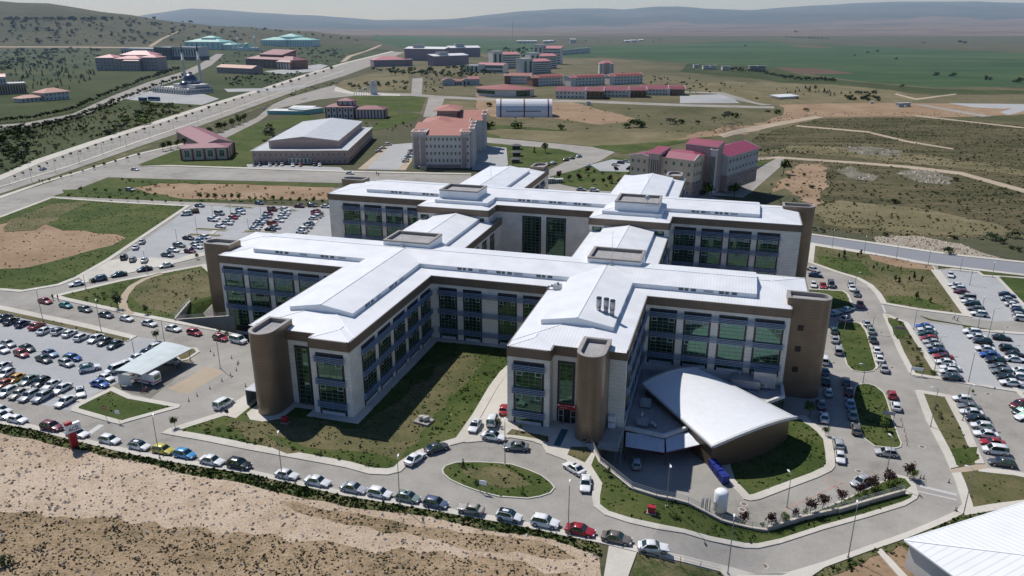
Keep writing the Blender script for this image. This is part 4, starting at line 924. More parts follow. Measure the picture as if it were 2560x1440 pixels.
u0, v0 = uvz(1882, 963, PZ); hvac('air_handling_unit', 'tall white air handler at the corner of the annexe roof near the right tower', u0, v0, PZ - .65, 4.2, 3.2, 3.6, False)
u0, v0 = uvz(1592, 1058, PZ); hvac('air_handling_unit', 'small shaded air handler nearest the awning on the annexe roof', u0, v0, PZ - .65, 2.0, 1.4, 1.2)
u0, v0 = uvz(1600, 1012, PZ); hvac('air_handling_unit', 'small pale air handler beside the straight edge of the curved roof', u0, v0, PZ - .65, 2.0, 1.8, 1.3, False)
o = thing('condenser_unit', 'stacked white condenser boxes on the side of the right front tower', 'condenser', (*b2w(-15.9, 118.3), 0), TH)
mb = MB(); mb.box(-.6, .6, -.9, 0, .2, 1.2); mb.box(-.6, .6, -.9, 0, 1.4, 2.4); mb.build('casing', [M['white']], o)
mb = MB(); mb.box(-.7, .7, -1.0, .05, 0, .18); mb.build('bracket', [M['steel']], o)
# ------------------------------------------------------------------ vehicles
M['paint'] = objcol_mat('car_paint'); M['cglass'] = glass_mat('car_glass', (.012, .015, .018), .05, .9)
M['tyre'] = plain('tyre_rubber', (.018, .018, .018), .8); M['rim'] = plain('alloy_rim', (.38, .38, .39), .35, .7); M['trim'] = plain('dark_trim', (.025, .025, .027), .6)
M['lamp'] = plain('headlamp_lens', (.62, .64, .66), .15); M['tail'] = plain('tail_lamp_lens', (.30, .015, .015), .25); M['plate'] = plain('number_plate', (.65, .65, .62), .5)
BAKE = {}
def loft(mb, secs, m=0, smooth=True, caps=True):
    n = len(secs[0]); b = len(mb.v)
    for s in secs: mb.v += s
    for i in range(len(secs) - 1):
        for k in range(n):
            k2 = (k + 1) % n
            mb.f.append([b + i * n + k, b + i * n + k2, b + (i + 1) * n + k2, b + (i + 1) * n + k]); mb.m.append(m); mb.sm.append(smooth)
    if caps:
        mb.f.append([b + k for k in range(n)][::-1]); mb.m.append(m); mb.sm.append(False)
        e = b + (len(secs) - 1) * n; mb.f.append([e + k for k in range(n)]); mb.m.append(m); mb.sm.append(False)
def car_meshes(kind):
    D = dict(sedan=(4.55, 1.80, 1.45, .98, -1.72, .30, -1.02, .80, .90, .97), old_sedan=(4.25, 1.66, 1.38, .82, -1.45, .32, -1.12, .84, .90, .90),
             hatchback=(4.1, 1.75, 1.48, .98, -1.93, .34, -1.50, .82, .92, 1.0), suv=(4.4, 1.86, 1.66, .92, -2.08, .34, -1.72, .96, 1.05, 1.1),
             van=(4.45, 1.82, 1.85, 1.30, -2.14, .66, -2.02, .98, 1.08, 1.1), estate=(4.6, 1.80, 1.52, .98, -2.14, .32, -1.86, .82, .92, 1.0))[kind]
    L, W, H, gf, gr, tf, tr, zh, zb, zt = D; w = W / 2; hl = L / 2
    def sec(x, hw, lo, sh, top):
        return [(x, -hw * .86, lo), (x, -hw, lo + .16), (x, -hw, sh), (x, -hw * .955, top - .035), (x, -hw * .80, top), (x, hw * .80, top), (x, hw * .955, top - .035), (x, hw, sh), (x, hw, lo + .16), (x, hw * .86, lo)]
    S = [(-hl, .80, .42, .60, zt - .16), (-hl + .06, .90, .30, .66, zt - .06), (-hl + .28, .97, .24, .72, zt), (gr + .25, 1, .22, .74, zb), (-.2, 1, .20, .74, zb), (gf - .12, 1, .20, .74, zb), (hl - .75, .985, .22, .70, zh - .02), (hl - .30, .94, .24, .64, zh - .10), (hl - .08, .84, .30, .58, zh - .2), (hl, .70, .40, .54, zh - .28)]
    body = MB(); loft(body, [sec(x, w * a, lo, sh, tp) for x, a, lo, sh, tp in S], 0)
    wt = w * .76 if kind != 'van' else w * .83; wb = w * .93; zr = H
    # roof panel
    xs = [tf + .04, lerp(tf, tr, .25), lerp(tf, tr, .7), tr - .03]; zz = [zr - .055, zr - .005, zr, zr - .05]
    loft(body, [[(x, -wt, z - .05), (x, -wt * .93, z), (x, 0, z + .025), (x, wt * .93, z), (x, wt, z - .05), (x, 0, z - .06)] for x, z in zip(xs, zz)], 0)
    zc = zb - .05; A = lambda s: ((gf, s * wb, zc), (tf, s * wt, zr - .06)); C = lambda s: ((gr, s * wb, zc), (tr, s * wt, zr - .06))
    for s in (-1, 1):
        for (p, q), wd in ((A(s), .075), (C(s), .15)): body.bar(p, q, wd, .07, 0)
        for t in ((.43,) if kind in ('sedan', 'old_sedan', 'hatchback') else (.40, .74)):
            x0, x1 = lerp(gf, gr, t), lerp(tf, tr, t); body.bar((x0, s * wb, zc), (x1, s * wt, zr - .06), .075, .06, 1)
    body.box(-hl - .015, -hl + .25, -w * .78, w * .78, .30, .40, 1); body.box(hl - .22, hl + .012, -w * .62, w * .62, .30, .44, 1); body.box(hl - .02, hl + .014, -.26, .26, .42, .52, 2); body.box(-hl - .02, -hl, -.26, .26, .55, .65, 2)
    wx = (hl - .86, -hl + .84); R = .325 if kind != 'suv' else .36
    for x in wx:
        for s in (-1, 1): body.prism([], 0, 0) if False else body.tube([(x, s * (w - .20), R), (x, s * (w + .004), R)], R + .06, 14, 1)
    gl = {}
    g = MB(); g.face([(gf, -wb * .95, zc), (gf, wb * .95, zc), (tf, wt * .93, zr - .05), (tf, -wt * .93, zr - .05)], 0); gl['windscreen'] = g
    g = MB(); g.face([(gr, wb * .95, zc), (gr, -wb * .95, zc), (tr, -wt * .93, zr - .05), (tr, wt * .93, zr - .05)], 0); gl['rear_window'] = g
    for s in (-1, 1):
        g = MB(); q = [(gf, s * wb, zc), (tf, s * wt, zr - .06), (tr, s * wt, zr - .06), (gr, s * wb, zc)]; g.face(q if s > 0 else q[::-1], 0); gl['side_window%d' % s] = g
    wh = MB(); wh.tube([(0, -.10, 0), (0, .10, 0)], R, 16, 0, smooth=True)
    rm = MB(); rm.tube([(0, -.108, 0), (0, .108, 0)], R * .66, 12, 0, smooth=False)
    hd = MB(); hd.box(-.16, .10, -.17, .17, -.065, .065, 0); tl = MB(); tl.box(-.05, .12, -.14, .14, -.10, .10, 0); mi = MB(); mi.box(-.07, .07, -.10, .10, -.07, .07, 0)
    r = dict(body=body.mesh(kind + '_body', [M['paint'], M['trim'], M['plate']]), wheel=wh.mesh(kind + '_tyre', [M['tyre']]), rim=rm.mesh(kind + '_rim', [M['rim']]), headlight=hd.mesh(kind + '_headlight', [M['lamp']]), tail_light=tl.mesh(kind + '_tail', [M['tail']]), mirror=mi.mesh(kind + '_mirror', [M['paint']]),
             wx=wx, R=R, w=w, hl=hl, zh=zh, zt=zt, zb=zb, gf=gf, L=L)
    for k, g in gl.items(): r[k] = g.mesh(kind + '_' + k, [M['cglass']])
    rf = MB(); rf.face([(xs[0], -wt * .9, zr + .03), (xs[-1], -wt * .9, zr + .03), (xs[-1], wt * .9, zr + .03), (xs[0], wt * .9, zr + .03)][::-1] if 0 else [(xs[3], -wt * .88, zr + .012), (xs[0], -wt * .88, zr + .012), (xs[0], wt * .88, zr + .012), (xs[3], wt * .88, zr + .012)], 0); r['roof'] = rf.mesh(kind + '_roof', [M['cglass']])
    sr = MB(); sr.face([(lerp(tf, tr, .5), -.36, zr + .034), (lerp(tf, tr, .18), -.36, zr + .03), (lerp(tf, tr, .18), .36, zr + .03), (lerp(tf, tr, .5), .36, zr + .034)], 0); r['sunroof'] = sr.mesh(kind + '_sunroof', [M['cglass']])
    return r
CARM = {k: car_meshes(k) for k in ('sedan', 'old_sedan', 'hatchback', 'suv', 'van', 'estate')}
PAL = dict(white=(.78, .78, .77), silver=(.43, .44, .45), grey=(.17, .18, .19), dark_grey=(.065, .07, .078), black=(.014, .015, .018), red=(.36, .018, .025), dark_red=(.13, .012, .022), maroon=(.16, .012, .03), blue=(.025, .10, .36), navy=(.012, .02, .085), light_blue=(.22, .32, .46), sky_blue=(.06, .30, .58), teal=(.02, .24, .25), grey_green=(.22, .29, .26), dark_green=(.03, .08, .075), yellow=(.55, .47, .05), amber=(.62, .31, .02), brown=(.15, .125, .105), beige=(.42, .39, .34), orange=(.42, .09, .03), slate_blue=(.10, .135, .20))
def top_class(x, y):
    for c, p in reversed(LAND):
        if inside((x, y), p): return c
    return 'ground'
def surf(x, y): return h(x, y) + ZOFF.get(top_class(x, y), 0)
def parts_of_car(t, kind, col, lod, extra=None):
    m = CARM[kind]; c = (*col, 1)
    b = shared('body', m['body'], t); b.color = c
    for k in ('windscreen', 'rear_window', 'side_window1', 'side_window-1'): shared(k.rstrip('-1'), m[k], t)
    if extra == 'black roof': shared('roof', m['roof'], t)
    if extra == 'sunroof': shared('sunroof', m['sunroof'], t)
    for x in m['wx']:
        for s in (-1, 1):
            wv = shared('wheel', m['wheel'], t, (x, s * (m['w'] - .085), m['R']))
            if lod == 0: shared('rim', m['rim'], wv)
    if lod <= 1:
        for s in (-1, 1):
            shared('headlight', m['headlight'], t, (m['hl'] - .10, s * (m['w'] * .70), m['zh'] - .22)); shared('tail_light', m['tail_light'], t, (-m['hl'] + .02, s * (m['w'] * .72), m['zt'] - .22))
    if lod == 0:
        for s in (-1, 1): mo = shared('mirror', m['mirror'], t, (m['gf'] - .32, s * (m['w'] + .06), m['zb'] + .04)); mo.color = c
CARS = []                                   # every car placed, for labels of other things
def name_of(c): return '%s %s' % (c[2].replace('_', ' '), {'old_sedan': 'boxy saloon', 'sedan': 'saloon', 'suv': 'suv', 'hatchback': 'hatchback', 'van': 'van', 'estate': 'estate'}[c[3]])
ORD = ['first', 'second', 'third', 'fourth', 'fifth', 'sixth', 'seventh', 'eighth', 'ninth', 'tenth', 'eleventh', 'twelfth', 'thirteenth', 'fourteenth']
def car_row(where, group, cars, head, lod=1, side='left', scale=.92):
    """cars: (px, py, colour, kind[, heading px vector][, extra]); sorted along the row"""
    names = [name_of(c) + (' with black roof' if 'black roof' in c else ' with sunroof' if 'sunroof' in c else '') for c in cars]
    for i, c in enumerate(cars):
        nm = names[i]; k = names.count(nm)
        if k == 1: lab = nm + ' ' + where
        else:
            lab = None
            for j, wd in ((i - 1, 'after'), (i + 1, 'before')):
                if lab is None and 0 <= j < len(cars) and names.count(names[j]) == 1 and sum(1 for q in range(len(cars)) if q != i and names[q] == nm and ((wd == 'after' and q - 1 == j) or (wd == 'before' and q + 1 == j))) == 0:
                    lab = '%s next to the %s %s' % (nm, names[j].replace(' with black roof', '').replace(' with sunroof', ''), where)
            if lab is None or len(lab.split()) > 16 or names.count(names[i]) > 1 and lab in [o.get('label') for o in COL.objects if o.parent is None and o.get('group') == group]:
                n = names[:i].count(nm); lab = '%s %s from the %s %s' % (ORD[n], nm, side, where)
        hd = next((q for q in c[4:] if isinstance(q, tuple)), head); ex = next((q for q in c[4:] if isinstance(q, str)), None)
        p = at(c[0], c[1], .62); q = at(c[0] + hd[0] * 6, c[1] + hd[1] * 6, .62); d = q - p
        t = thing('parked_car', lab, 'car', (p.x, p.y, surf(p.x, p.y)), atan2(d.y, d.x), group); t.scale = (scale,) * 3
        rr = random.Random(int(c[0] * 7 + c[1])); v = rr.uniform(.9, 1.08)
        parts_of_car(t, c[3], [min(.82, x * v) for x in PAL[c[2]]], lod, ex); CARS.append((p.x, p.y, nm, lab))
S, O, H_, U, V_, W = 'sedan', 'old_sedan', 'hatchback', 'suv', 'van', 'estate'
car_row('in the front kerb row', 'cars parked along the front road', [
    (4, 1037, 'white', S), (43, 1047, 'white', O), (129, 1066, 'maroon', U), (193, 1082, 'white', S), (274, 1098, 'white', H_), (348, 1113, 'white', H_, 'black roof'), (407, 1123, 'yellow', H_), (462, 1134, 'sky_blue', H_), (530, 1150, 'white', S), (598, 1160, 'black', U), (717, 1185, 'white', O), (794, 1202, 'white', S),
    (884, 1219, 'silver', S), (949, 1231, 'white', H_), (1020, 1242, 'grey_green', H_, 'sunroof'), (1089, 1256, 'slate_blue', H_), (1177, 1273, 'beige', O, (-1, -.18)), (1273, 1290, 'white', H_, 'black roof'), (1363, 1304, 'white', U), (1451, 1324, 'red', S), (1542, 1344, 'brown', S), (1633, 1368, 'white', S)], (1, .2), 0)
car_row('on the loop round the oval island', 'cars round the oval island', [
    (1038, 1144, 'white', S, (1, -.75)), (1092, 1118, 'dark_grey', S, (1, -.32)), (1187.5, 1064, 'white', S, (-.55, .95), 'sunroof'), (1231, 1051, 'white', V_, (.35, -1)), (1260, 1023, 'red', O, (.3, -1)), (1234, 1091, 'white', S, (1, .16), 'black roof'), (1290, 1115, 'grey', S, (-1, -.04)), (1435, 1169, 'white', S, (-1, -.62), 'sunroof'), (1464, 1207, 'white', S, (-.08, 1))], (1, 0), 0)
car_row('under the loading bay awning', 'cars in the service yard', [(1591, 1156, 'silver', H_, (0, -1))], (0, 1), 1)
car_row('turning near the yard ramp', 'cars on the ramp', [(2153, 1202, 'silver', S, (-1, .45)), (2216, 1130, 'silver', H_, (-1, -.12)), (2095.6, 1107, 'silver', W, (-.25, -1)), (2100.6, 1141, 'white', O, (.15, 1))], (0, 1), 0)
car_row('in the line beside the right corner tower', 'cars beside the right tower', [(2061, 900, 'white', V_), (2062, 927, 'slate_blue', S), (2064.5, 951, 'black', S), (2070.7, 979, 'silver', O), (2052.5, 1009, 'grey', S), (2060.6, 1041.6, 'white', S)], (-.12, -1), 1, 'far end')
car_row('along the inner street between the two green islands', 'cars along the inner street', [(2086, 825, 'dark_green', H_), (2087.5, 847, 'silver', S), (2096, 876, 'silver', V_), (2115, 952, 'grey', H_), (2122, 977, 'dark_red', S), (2125, 1006.6, 'light_blue', S), (2132, 1035, 'grey_green', S), (2141, 1071, 'brown', W)], (-.1, -1), 1, 'far end')
car_row('along the outer side of the green islands', 'cars along the outer street', [(2167, 807, 'silver', S), (2178, 825, 'grey_green', S), (2182, 847, 'dark_grey', S), (2192, 874, 'white', S), (2199, 895, 'white', S), (2210, 919, 'silver', S), (2230, 985, 'red', H_), (2239.6, 1014, 'white', H_)], (-.28, -1), 1, 'far end')
car_row('in the row behind the right corner tower', 'cars behind the right tower', [(2034, 673, 'silver', S, (1, .3)), (2039, 687, 'navy', S, (1, .1)), (2034, 710, 'white', S), (2058, 713, 'red', S), (2078, 711, 'dark_grey', V_), (2127, 711, 'silver', H_), (2131, 719, 'white', S), (2142, 733, 'dark_grey', S), (2151, 760, 'red', S), (2118, 773, 'light_blue', S, (1, -.35)), (2089, 782, 'light_blue', O, (1, -.3)), (2115, 796, 'silver', S, (1, -.3))], (.25, 1), 1)
car_row('in the lowest right parking row', 'cars in the lower right lot', [(2407, 996, 'white', H_), (2423, 1015, 'grey', S), (2429, 1029.5, 'white', S), (2445, 1046, 'black', S), (2455, 1063, 'white', H_), (2465, 1084, 'white', S), (2482, 1105, 'red', S), (2488, 1125, 'white', V_), (2505, 1155, 'dark_grey', W)], (-1, -.13), 0, 'far end')
car_row('at the right edge of the lower lot', 'cars in the lower right lot', [(2549, 1011, 'dark_red', U), (2556, 1026, 'black', S), (2562, 1040, 'white', S)], (-1, .15), 1, 'far end')
car_row('in the left row of the upper right lot', 'cars in the upper right lot', [(2377, 686, 'white', S, (.1, 1)), (2390, 712, 'white', S), (2397, 719, 'white', H_), (2404, 729, 'maroon', S), (2419, 743, 'silver', V_), (2424, 753, 'white', S), (2431, 760, 'black', U), (2440, 771, 'grey', W), (2448, 784, 'white', U)], (-1, -.12), 1, 'far end')
car_row('in the right row of the upper right lot', 'cars in the upper right lot', [(2518, 736, 'navy', S), (2523, 747, 'silver', S), (2534, 761, 'white', S), (2545, 769, 'white', H_), (2549, 777, 'navy', H_), (2551, 787, 'silver', H_), (2557, 796, 'white', U)], (1, .12), 1, 'far end')
car_row('in the left row of the middle right lot', 'cars in the middle right lot', [(2311, 815, 'blue', S), (2317, 823, 'white', S), (2318, 834, 'dark_green', S), (2322, 845, 'red', H_), (2331, 854, 'silver', S), (2338, 865, 'silver', H_), (2345, 878, 'navy', S), (2358, 890, 'red', S, 'black roof'), (2363, 904, 'white', S), (2376, 918, 'white', S, 'sunroof'), (2372, 928, 'white', H_), (2380, 943, 'dark_grey', S)], (-1, -.1), 1, 'far end')
car_row('in the middle row of the middle right lot', 'cars in the middle right lot', [(2430, 829, 'white', U), (2442, 841, 'white', S), (2456, 853, 'black', U), (2463, 871, 'white', S), (2474, 887, 'blue', S), (2489, 901, 'black', U), (2497, 917, 'grey', S), (2505, 929, 'grey', W), (2518, 944, 'black', S), (2527, 957, 'white', S)], (-1, -.1), 1, 'far end')
car_row('in the far right row of the middle lot', 'cars in the middle right lot', [(2505, 843, 'black', S), (2523, 871, 'black', U), (2538, 884, 'black', S, 'sunroof'), (2539, 897, 'white', S, 'sunroof'), (2556, 927, 'white', S), (2556, 941, 'white', H_)], (1, .1), 1, 'far end')
car_row('in the street row by the triangular lawn', 'cars along the left street', [(112.5, 751.5, 'red', S), (164, 762, 'teal', O), (213, 772, 'grey', H_), (265, 786, 'dark_grey', S), (316, 795, 'white', O), (373, 807, 'white', S), (433, 820, 'white', S), (486, 830, 'red', H_), (551, 843.5, 'red', H_, 'sunroof'), (596, 849.6, 'white', V_)], (1, .23), 0)
car_row('on the lane beside the left lawn', 'cars on the lane above the lawn', [(191, 708.5, 'white', O), (247, 696, 'slate_blue', U), (297, 685, 'dark_green', S), (361, 671.5, 'navy', S), (415, 662.5, 'white', S)], (-1, .18), 1)
car_row('in the top row of the left lot', 'cars in the left lot', [(11, 792, 'navy', S), (28, 801, 'black', S), (56, 808, 'navy', H_), (92, 813, 'red', S), (112.5, 825, 'white', S), (147, 826.5, 'white', H_, 'black roof'), (174, 832, 'white', O), (204, 841.5, 'white', H_), (239, 845, 'white', S, (-1, .5)), (261.5, 852, 'dark_grey', O, (-1, .5)), (287, 860, 'dark_green', O, (-1, .5))], (1, -.5), 0)
car_row('in the second row of the left lot', 'cars in the left lot', [(4, 872.5, 'white', S), (20, 857.5, 'silver', S), (53, 883, 'red', H_), (68, 869, 'black', S), (109, 896, 'black', S), (125, 882, 'light_blue', S, 'sunroof'), (166, 906, 'silver', H_), (181, 893, 'blue', H_, (1, .1)), (224, 919, 'white', U, (1, -.2), 'black roof')], (1, .35), 0)
car_row('in the third row of the left lot', 'cars in the left lot', [(4, 916, 'white', S), (8, 959, 'orange', O), (14, 932.5, 'white', H_), (38.5, 945, 'amber', O), (70, 949, 'grey_green', S), (101, 954, 'black', H_), (127.5, 961, 'white', O), (154, 970, 'white', S), (200.6, 978.5, 'white', S, (.2, 1), 'sunroof')], (-1, .55), 0)
car_row('in the bottom row of the left lot', 'cars in the left lot', [(2, 1024, 'white', S, (1, .2)), (17, 978, 'white', H_), (45, 983, 'beige', O), (72, 988, 'silver', W), (105, 991, 'silver', U), (162, 1002, 'white', S)], (-1, .55), 0)
car_row('beside the ambulance canopy', 'cars beside the ambulance canopy', [(249, 958, 'blue', O, (1, .2)), (265, 943, 'white', O, (1, .3)), (287, 923, 'white', V_), (309, 910, 'white', S), (339, 894, 'white', S), (365, 880, 'navy', S), (382.5, 868, 'white', H_), (426, 902.5, 'silver', S, (-1, -.15))], (-1, .35), 0)
car_row('arriving at the emergency forecourt', 'vans on the forecourt', [(559.6, 1008, 'white', V_, (1, -.55))], (1, -.5), 0)
car_row('at the corner of the far left lot', 'cars in the far left lot', [(310, 643, 'black', U), (332, 648.6, 'grey', H_), (361, 650, 'white', S), (339, 617, 'white', S), (355, 603, 'silver', S)], (.55, -1), 1)
car_row('in the near row of the far left lot', 'cars in the far left lot', [(418.6, 636, 'grey', S), (433, 624, 'white', S), (448, 612, 'grey', W), (471, 594, 'black', S), (475, 627, 'maroon', H_), (492, 616, 'white', S), (491, 609, 'silver', S), (502, 601, 'light_blue', S), (514, 593, 'white', H_)], (1, .12), 1, 'near end')
car_row('in the second row of the far left lot', 'cars in the far left lot', [(465, 534, 'white', V_, (-1, .1)), (483, 528.5, 'maroon', V_, (-1, .1)), (499, 513, 'slate_blue', S), (532, 548.5, 'white', U), (537.5, 543, 'white', S), (549, 533, 'silver', V_), (551, 565, 'white', S), (569, 557, 'white', U, 'sunroof'), (572.6, 550, 'silver', S), (583, 543, 'red', H_), (588.5, 536, 'silver', H_), (602, 531, 'white', H_), (601, 523, 'light_blue', S)], (1, .12), 2, 'near end')
car_row('in the third row of the far left lot', 'cars in the far left lot', [(637, 570, 'white', S), (642, 565, 'silver', S), (646, 558, 'slate_blue', S), (651, 553, 'white', H_), (657.6, 548, 'light_blue', S), (668, 540, 'silver', H_), (671, 533, 'maroon', H_), (681, 523, 'maroon', V_), (648.5, 507, 'slate_blue', H_)], (1, .12), 2, 'near end')
car_row('in the fourth row of the far left lot', 'cars in the far left lot', [(676, 573, 'black', S), (688, 567, 'silver', S), (681, 559, 'red', V_), (697, 550, 'white', S), (706, 541, 'white', H_), (711, 535, 'silver', H_), (715, 530, 'white', O), (714, 524, 'white', U)], (1, .12), 2, 'near end')
car_row('in the far right row of the far left lot', 'cars in the far left lot', [(753, 578, 'white', S), (756, 573, 'white', V_), (767, 566, 'silver', S), (772, 558, 'slate_blue', S), (782, 545, 'white', H_), (790, 540, 'white', U), (790, 533, 'red', S), (789, 527, 'maroon', S)], (-1, -.12), 2, 'near end')
car_row('on the lane behind the far left lot', 'cars on the lane behind the lot', [(748, 514.5, 'dark_red', S), (781, 513, 'grey', H_), (815, 515, 'white', S)], (1, .05), 2)
car_row('in front of the pink sports hall', 'cars at the sports hall', [(636, 411.5, 'black', S), (650, 411, 'black', H_), (675, 411, 'silver', S), (691, 411, 'grey', S), (705, 411, 'silver', H_), (732, 412, 'white', S), (751, 412, 'red', H_), (787, 411, 'black', U), (799, 412, 'white', H_)], (-.15, 1), 2)
car_row('parked beside the orange roofed tower block', 'cars at the tower block', [(971, 360.6, 'white', V_, (1, -.1)), (957.5, 369, 'white', S), (947.4, 377, 'silver', S), (1028, 376, 'silver', H_), (1025, 383, 'white', S, 'sunroof'), (1020, 391, 'light_blue', S), (1014.6, 397, 'white', H_), (1013, 402, 'white', U)], (1, -.1), 2)
car_row('on the road behind the hospital', 'cars on the road behind the hospital', [(337.6, 422.6, 'white', S), (326, 474, 'silver', W), (107.5, 421.6, 'light_blue', S, (1, -.35)), (660, 270, 'white', H_, (1, -.6)), (875, 432, 'white', S), (1453, 472.5, 'silver', S), (1486, 475, 'white', U)], (1, .05), 2)
car_row('on the curving road left of the red roofed block', 'cars on the curving road', [(1369, 411, 'silver', H_), (1384, 407, 'white', S), (1416, 398.6, 'black', S), (1431, 394, 'grey', H_), (1448, 390, 'light_blue', S), (1470, 414.4, 'white', H_), (1538.6, 411, 'white', S, (1, .1)), (1552, 406, 'black', H_, (1, .1)), (1565.5, 402.6, 'silver', S, (1, .1))], (1, -.3), 2)
car_row('on the straight road behind the red roofed block', 'cars behind the red roofed block', [(1878, 434, 'silver', H_, (-.7, .7)), (1826, 452, 'white', S)], (1, .1), 2)
# ambulance
def big_vehicle(name, label, cat, px, py, hd, L, W, H, body, stripe=None, nose=.9, band=(.55, .8), group=None):
    p = at(px, py, H / 2); q = at(px + hd[0] * 6, py + hd[1] * 6, H / 2); d = q - p
    t = thing(name, label, cat, (p.x, p.y, surf(p.x, p.y)), atan2(d.y, d.x), group); hl, w = L / 2, W / 2
    b = MB(); sec = lambda x, lo, top, k: [(x, -w * k, lo), (x, -w * k, top - .25), (x, -w * k * .9, top), (x, w * k * .9, top), (x, w * k, top - .25), (x, w * k, lo)]
    loft(b, [sec(-hl, .45, H - .06, .96), sec(-hl + .15, .35, H, 1), sec(hl - nose - .75, .35, H, 1), sec(hl - nose, .35, H * .64 if nose > .5 else H, 1), sec(hl - .12, .38, H * .50 if nose > .5 else H - .1, .95), sec(hl, .45, H * .42 if nose > .5 else H - .5, .85)], 0, False)
    if stripe:
        for s in (-1, 1): b.box(-hl + .1, hl - nose - .3, s * (w + .004) - .004, s * (w + .004) + .004, H * .30, H * .40, 1)
        b.box(-hl - .01, -hl + .002, -w * .9, w * .9, H * .28, H * .38, 1)
    b.build('body', [body] + ([stripe] if stripe else []), t)
    if nose > .5:
        g = MB(); g.face([(hl - nose - .03, -w * .9, H * .64), (hl - nose - .03, w * .9, H * .64), (hl - nose - .74, w * .85, H - .03), (hl - nose - .74, -w * .85, H - .03)], 0); g.build('windscreen', [M['cglass']], t)
        for s in (-1, 1): g = MB(); g.box(hl - nose - 1.7, hl - nose - .75, s * w - .006, s * w + .006, H * .58, H * .8, 0); g.build('side_window', [M['cglass']], t)
        g = MB(); g.box(-hl - .012, -hl + .01, -w * .7, w * .7, H * .52, H * .82, 0); g.build('rear_window', [M['cglass']], t)
        g = MB(); g.box(hl - nose - 1.3, hl - nose - .95, -w * .7, w * .7, H, H + .16, 0); g.build('light_bar', [plain('blue_beacon', (.03, .12, .5), .2) if 'blue_beacon' not in MATS else MATS['blue_beacon']], t)
    else:
        for s in (-1, 1): g = MB(); g.box(-hl + .3, hl - .4, s * w - .008, s * w + .008, H * band[0], H * band[1], 0); g.build('side_window', [M['cglass']], t)
        g = MB(); g.box(hl - .06, hl + .02, -w * .8, w * .8, H * .5, H * .86, 0); g.build('windscreen', [M['cglass']], t)
    for x in (hl - .95, -hl + (1.0 if L < 7 else 2.4)):
        for s in (-1, 1): wv = MB(); wv.tube([(0, -.12, 0), (0, .12, 0)], .38 if L < 7 else .5, 14); ob = wv.build('wheel', [M['tyre']], t, (x, s * (w - .1), .38 if L < 7 else .5)); rm = MB(); rm.tube([(0, -.13, 0), (0, .13, 0)], .22, 10); rm.build('rim', [M['rim']], ob)
M['vanwhite'] = plain('white_bodywork', (.72, .72, .71), .35); M['vanred'] = plain('red_stripe', (.38, .03, .04), .4)
big_vehicle('ambulance', 'white ambulance with red stripes parked under the canopy', 'ambulance', 366, 942, (-1, -.22), 5.6, 2.0, 2.5, M['vanwhite'], M['vanred'])
M['busblue'] = plain('blue_bus_paint', (.04, .09, .22), .35)
big_vehicle('coach_bus', 'long blue and white coach parked on the mosque square', 'bus', 385, 247, (1, .05), 12, 2.55, 3.4, M['busblue'], M['vanwhite'], .1)
big_vehicle('coach_bus', 'smaller dark coach at the left of the mosque square', 'bus', 357, 248, (1, .05), 8, 2.4, 3.1, M['busblue'], None, .1)
# ------------------------------------------------------------------ the campus round the hospital
def wm(name, c, **k): M[name] = plain(name, c, .75, scale=.15, **k); return M[name]
wm('pinkish', (.42, .31, .265)); wm('cream', (.50, .45, .36)); wm('offwhite', (.58, .56, .52)); wm('lilac', (.27, .20, .225)); wm('palegrey', (.42, .43, .43)); wm('charcoal', (.09, .085, .09)); wm('seafoam', (.56, .63, .59)); wm('brickbrown', (.21, .115, .085)); wm('rosebrown', (.30, .235, .215)); wm('mauve', (.36, .29, .27))
for nm, c in (('red_sheet', (.27, .045, .075)), ('rust_sheet', (.33, .10, .075)), ('tile', (.40, .155, .10)), ('pink_sheet', (.50, .19, .19)), ('teal_sheet', (.22, .50, .45)), ('metal_sheet', (.50, .51, .51)), ('bright_sheet', (.74, .74, .72)), ('crimson_sheet', (.29, .045, .085)), ('maroon_sheet', (.24, .06, .07))): M[nm] = seam_mat(nm, c, 0, .7, .5, dark=.85, var=.12, bump=.3)
M['win'] = glass_mat('house_window_glass', (.025, .03, .035), .12, .6); M['frame'] = plain('white_frame', (.55, .55, .53), .5)
_wm = {}
def win_mesh(w, hh):
    k = (round(w, 1), round(hh, 1))
    if k not in _wm:
        mb = MB(); mb.box(-w / 2, w / 2, -.09, 0, 0, hh, 1); mb.box(-w / 2 + .09 * w, -.03 * w, -.12, -.09, .08 * hh, .92 * hh, 0); mb.box(.03 * w, w / 2 - .09 * w, -.12, -.09, .08 * hh, .92 * hh, 0)
        _wm[k] = mb.mesh('window_mesh', [M['win'], M['frame']])
    return _wm[k]
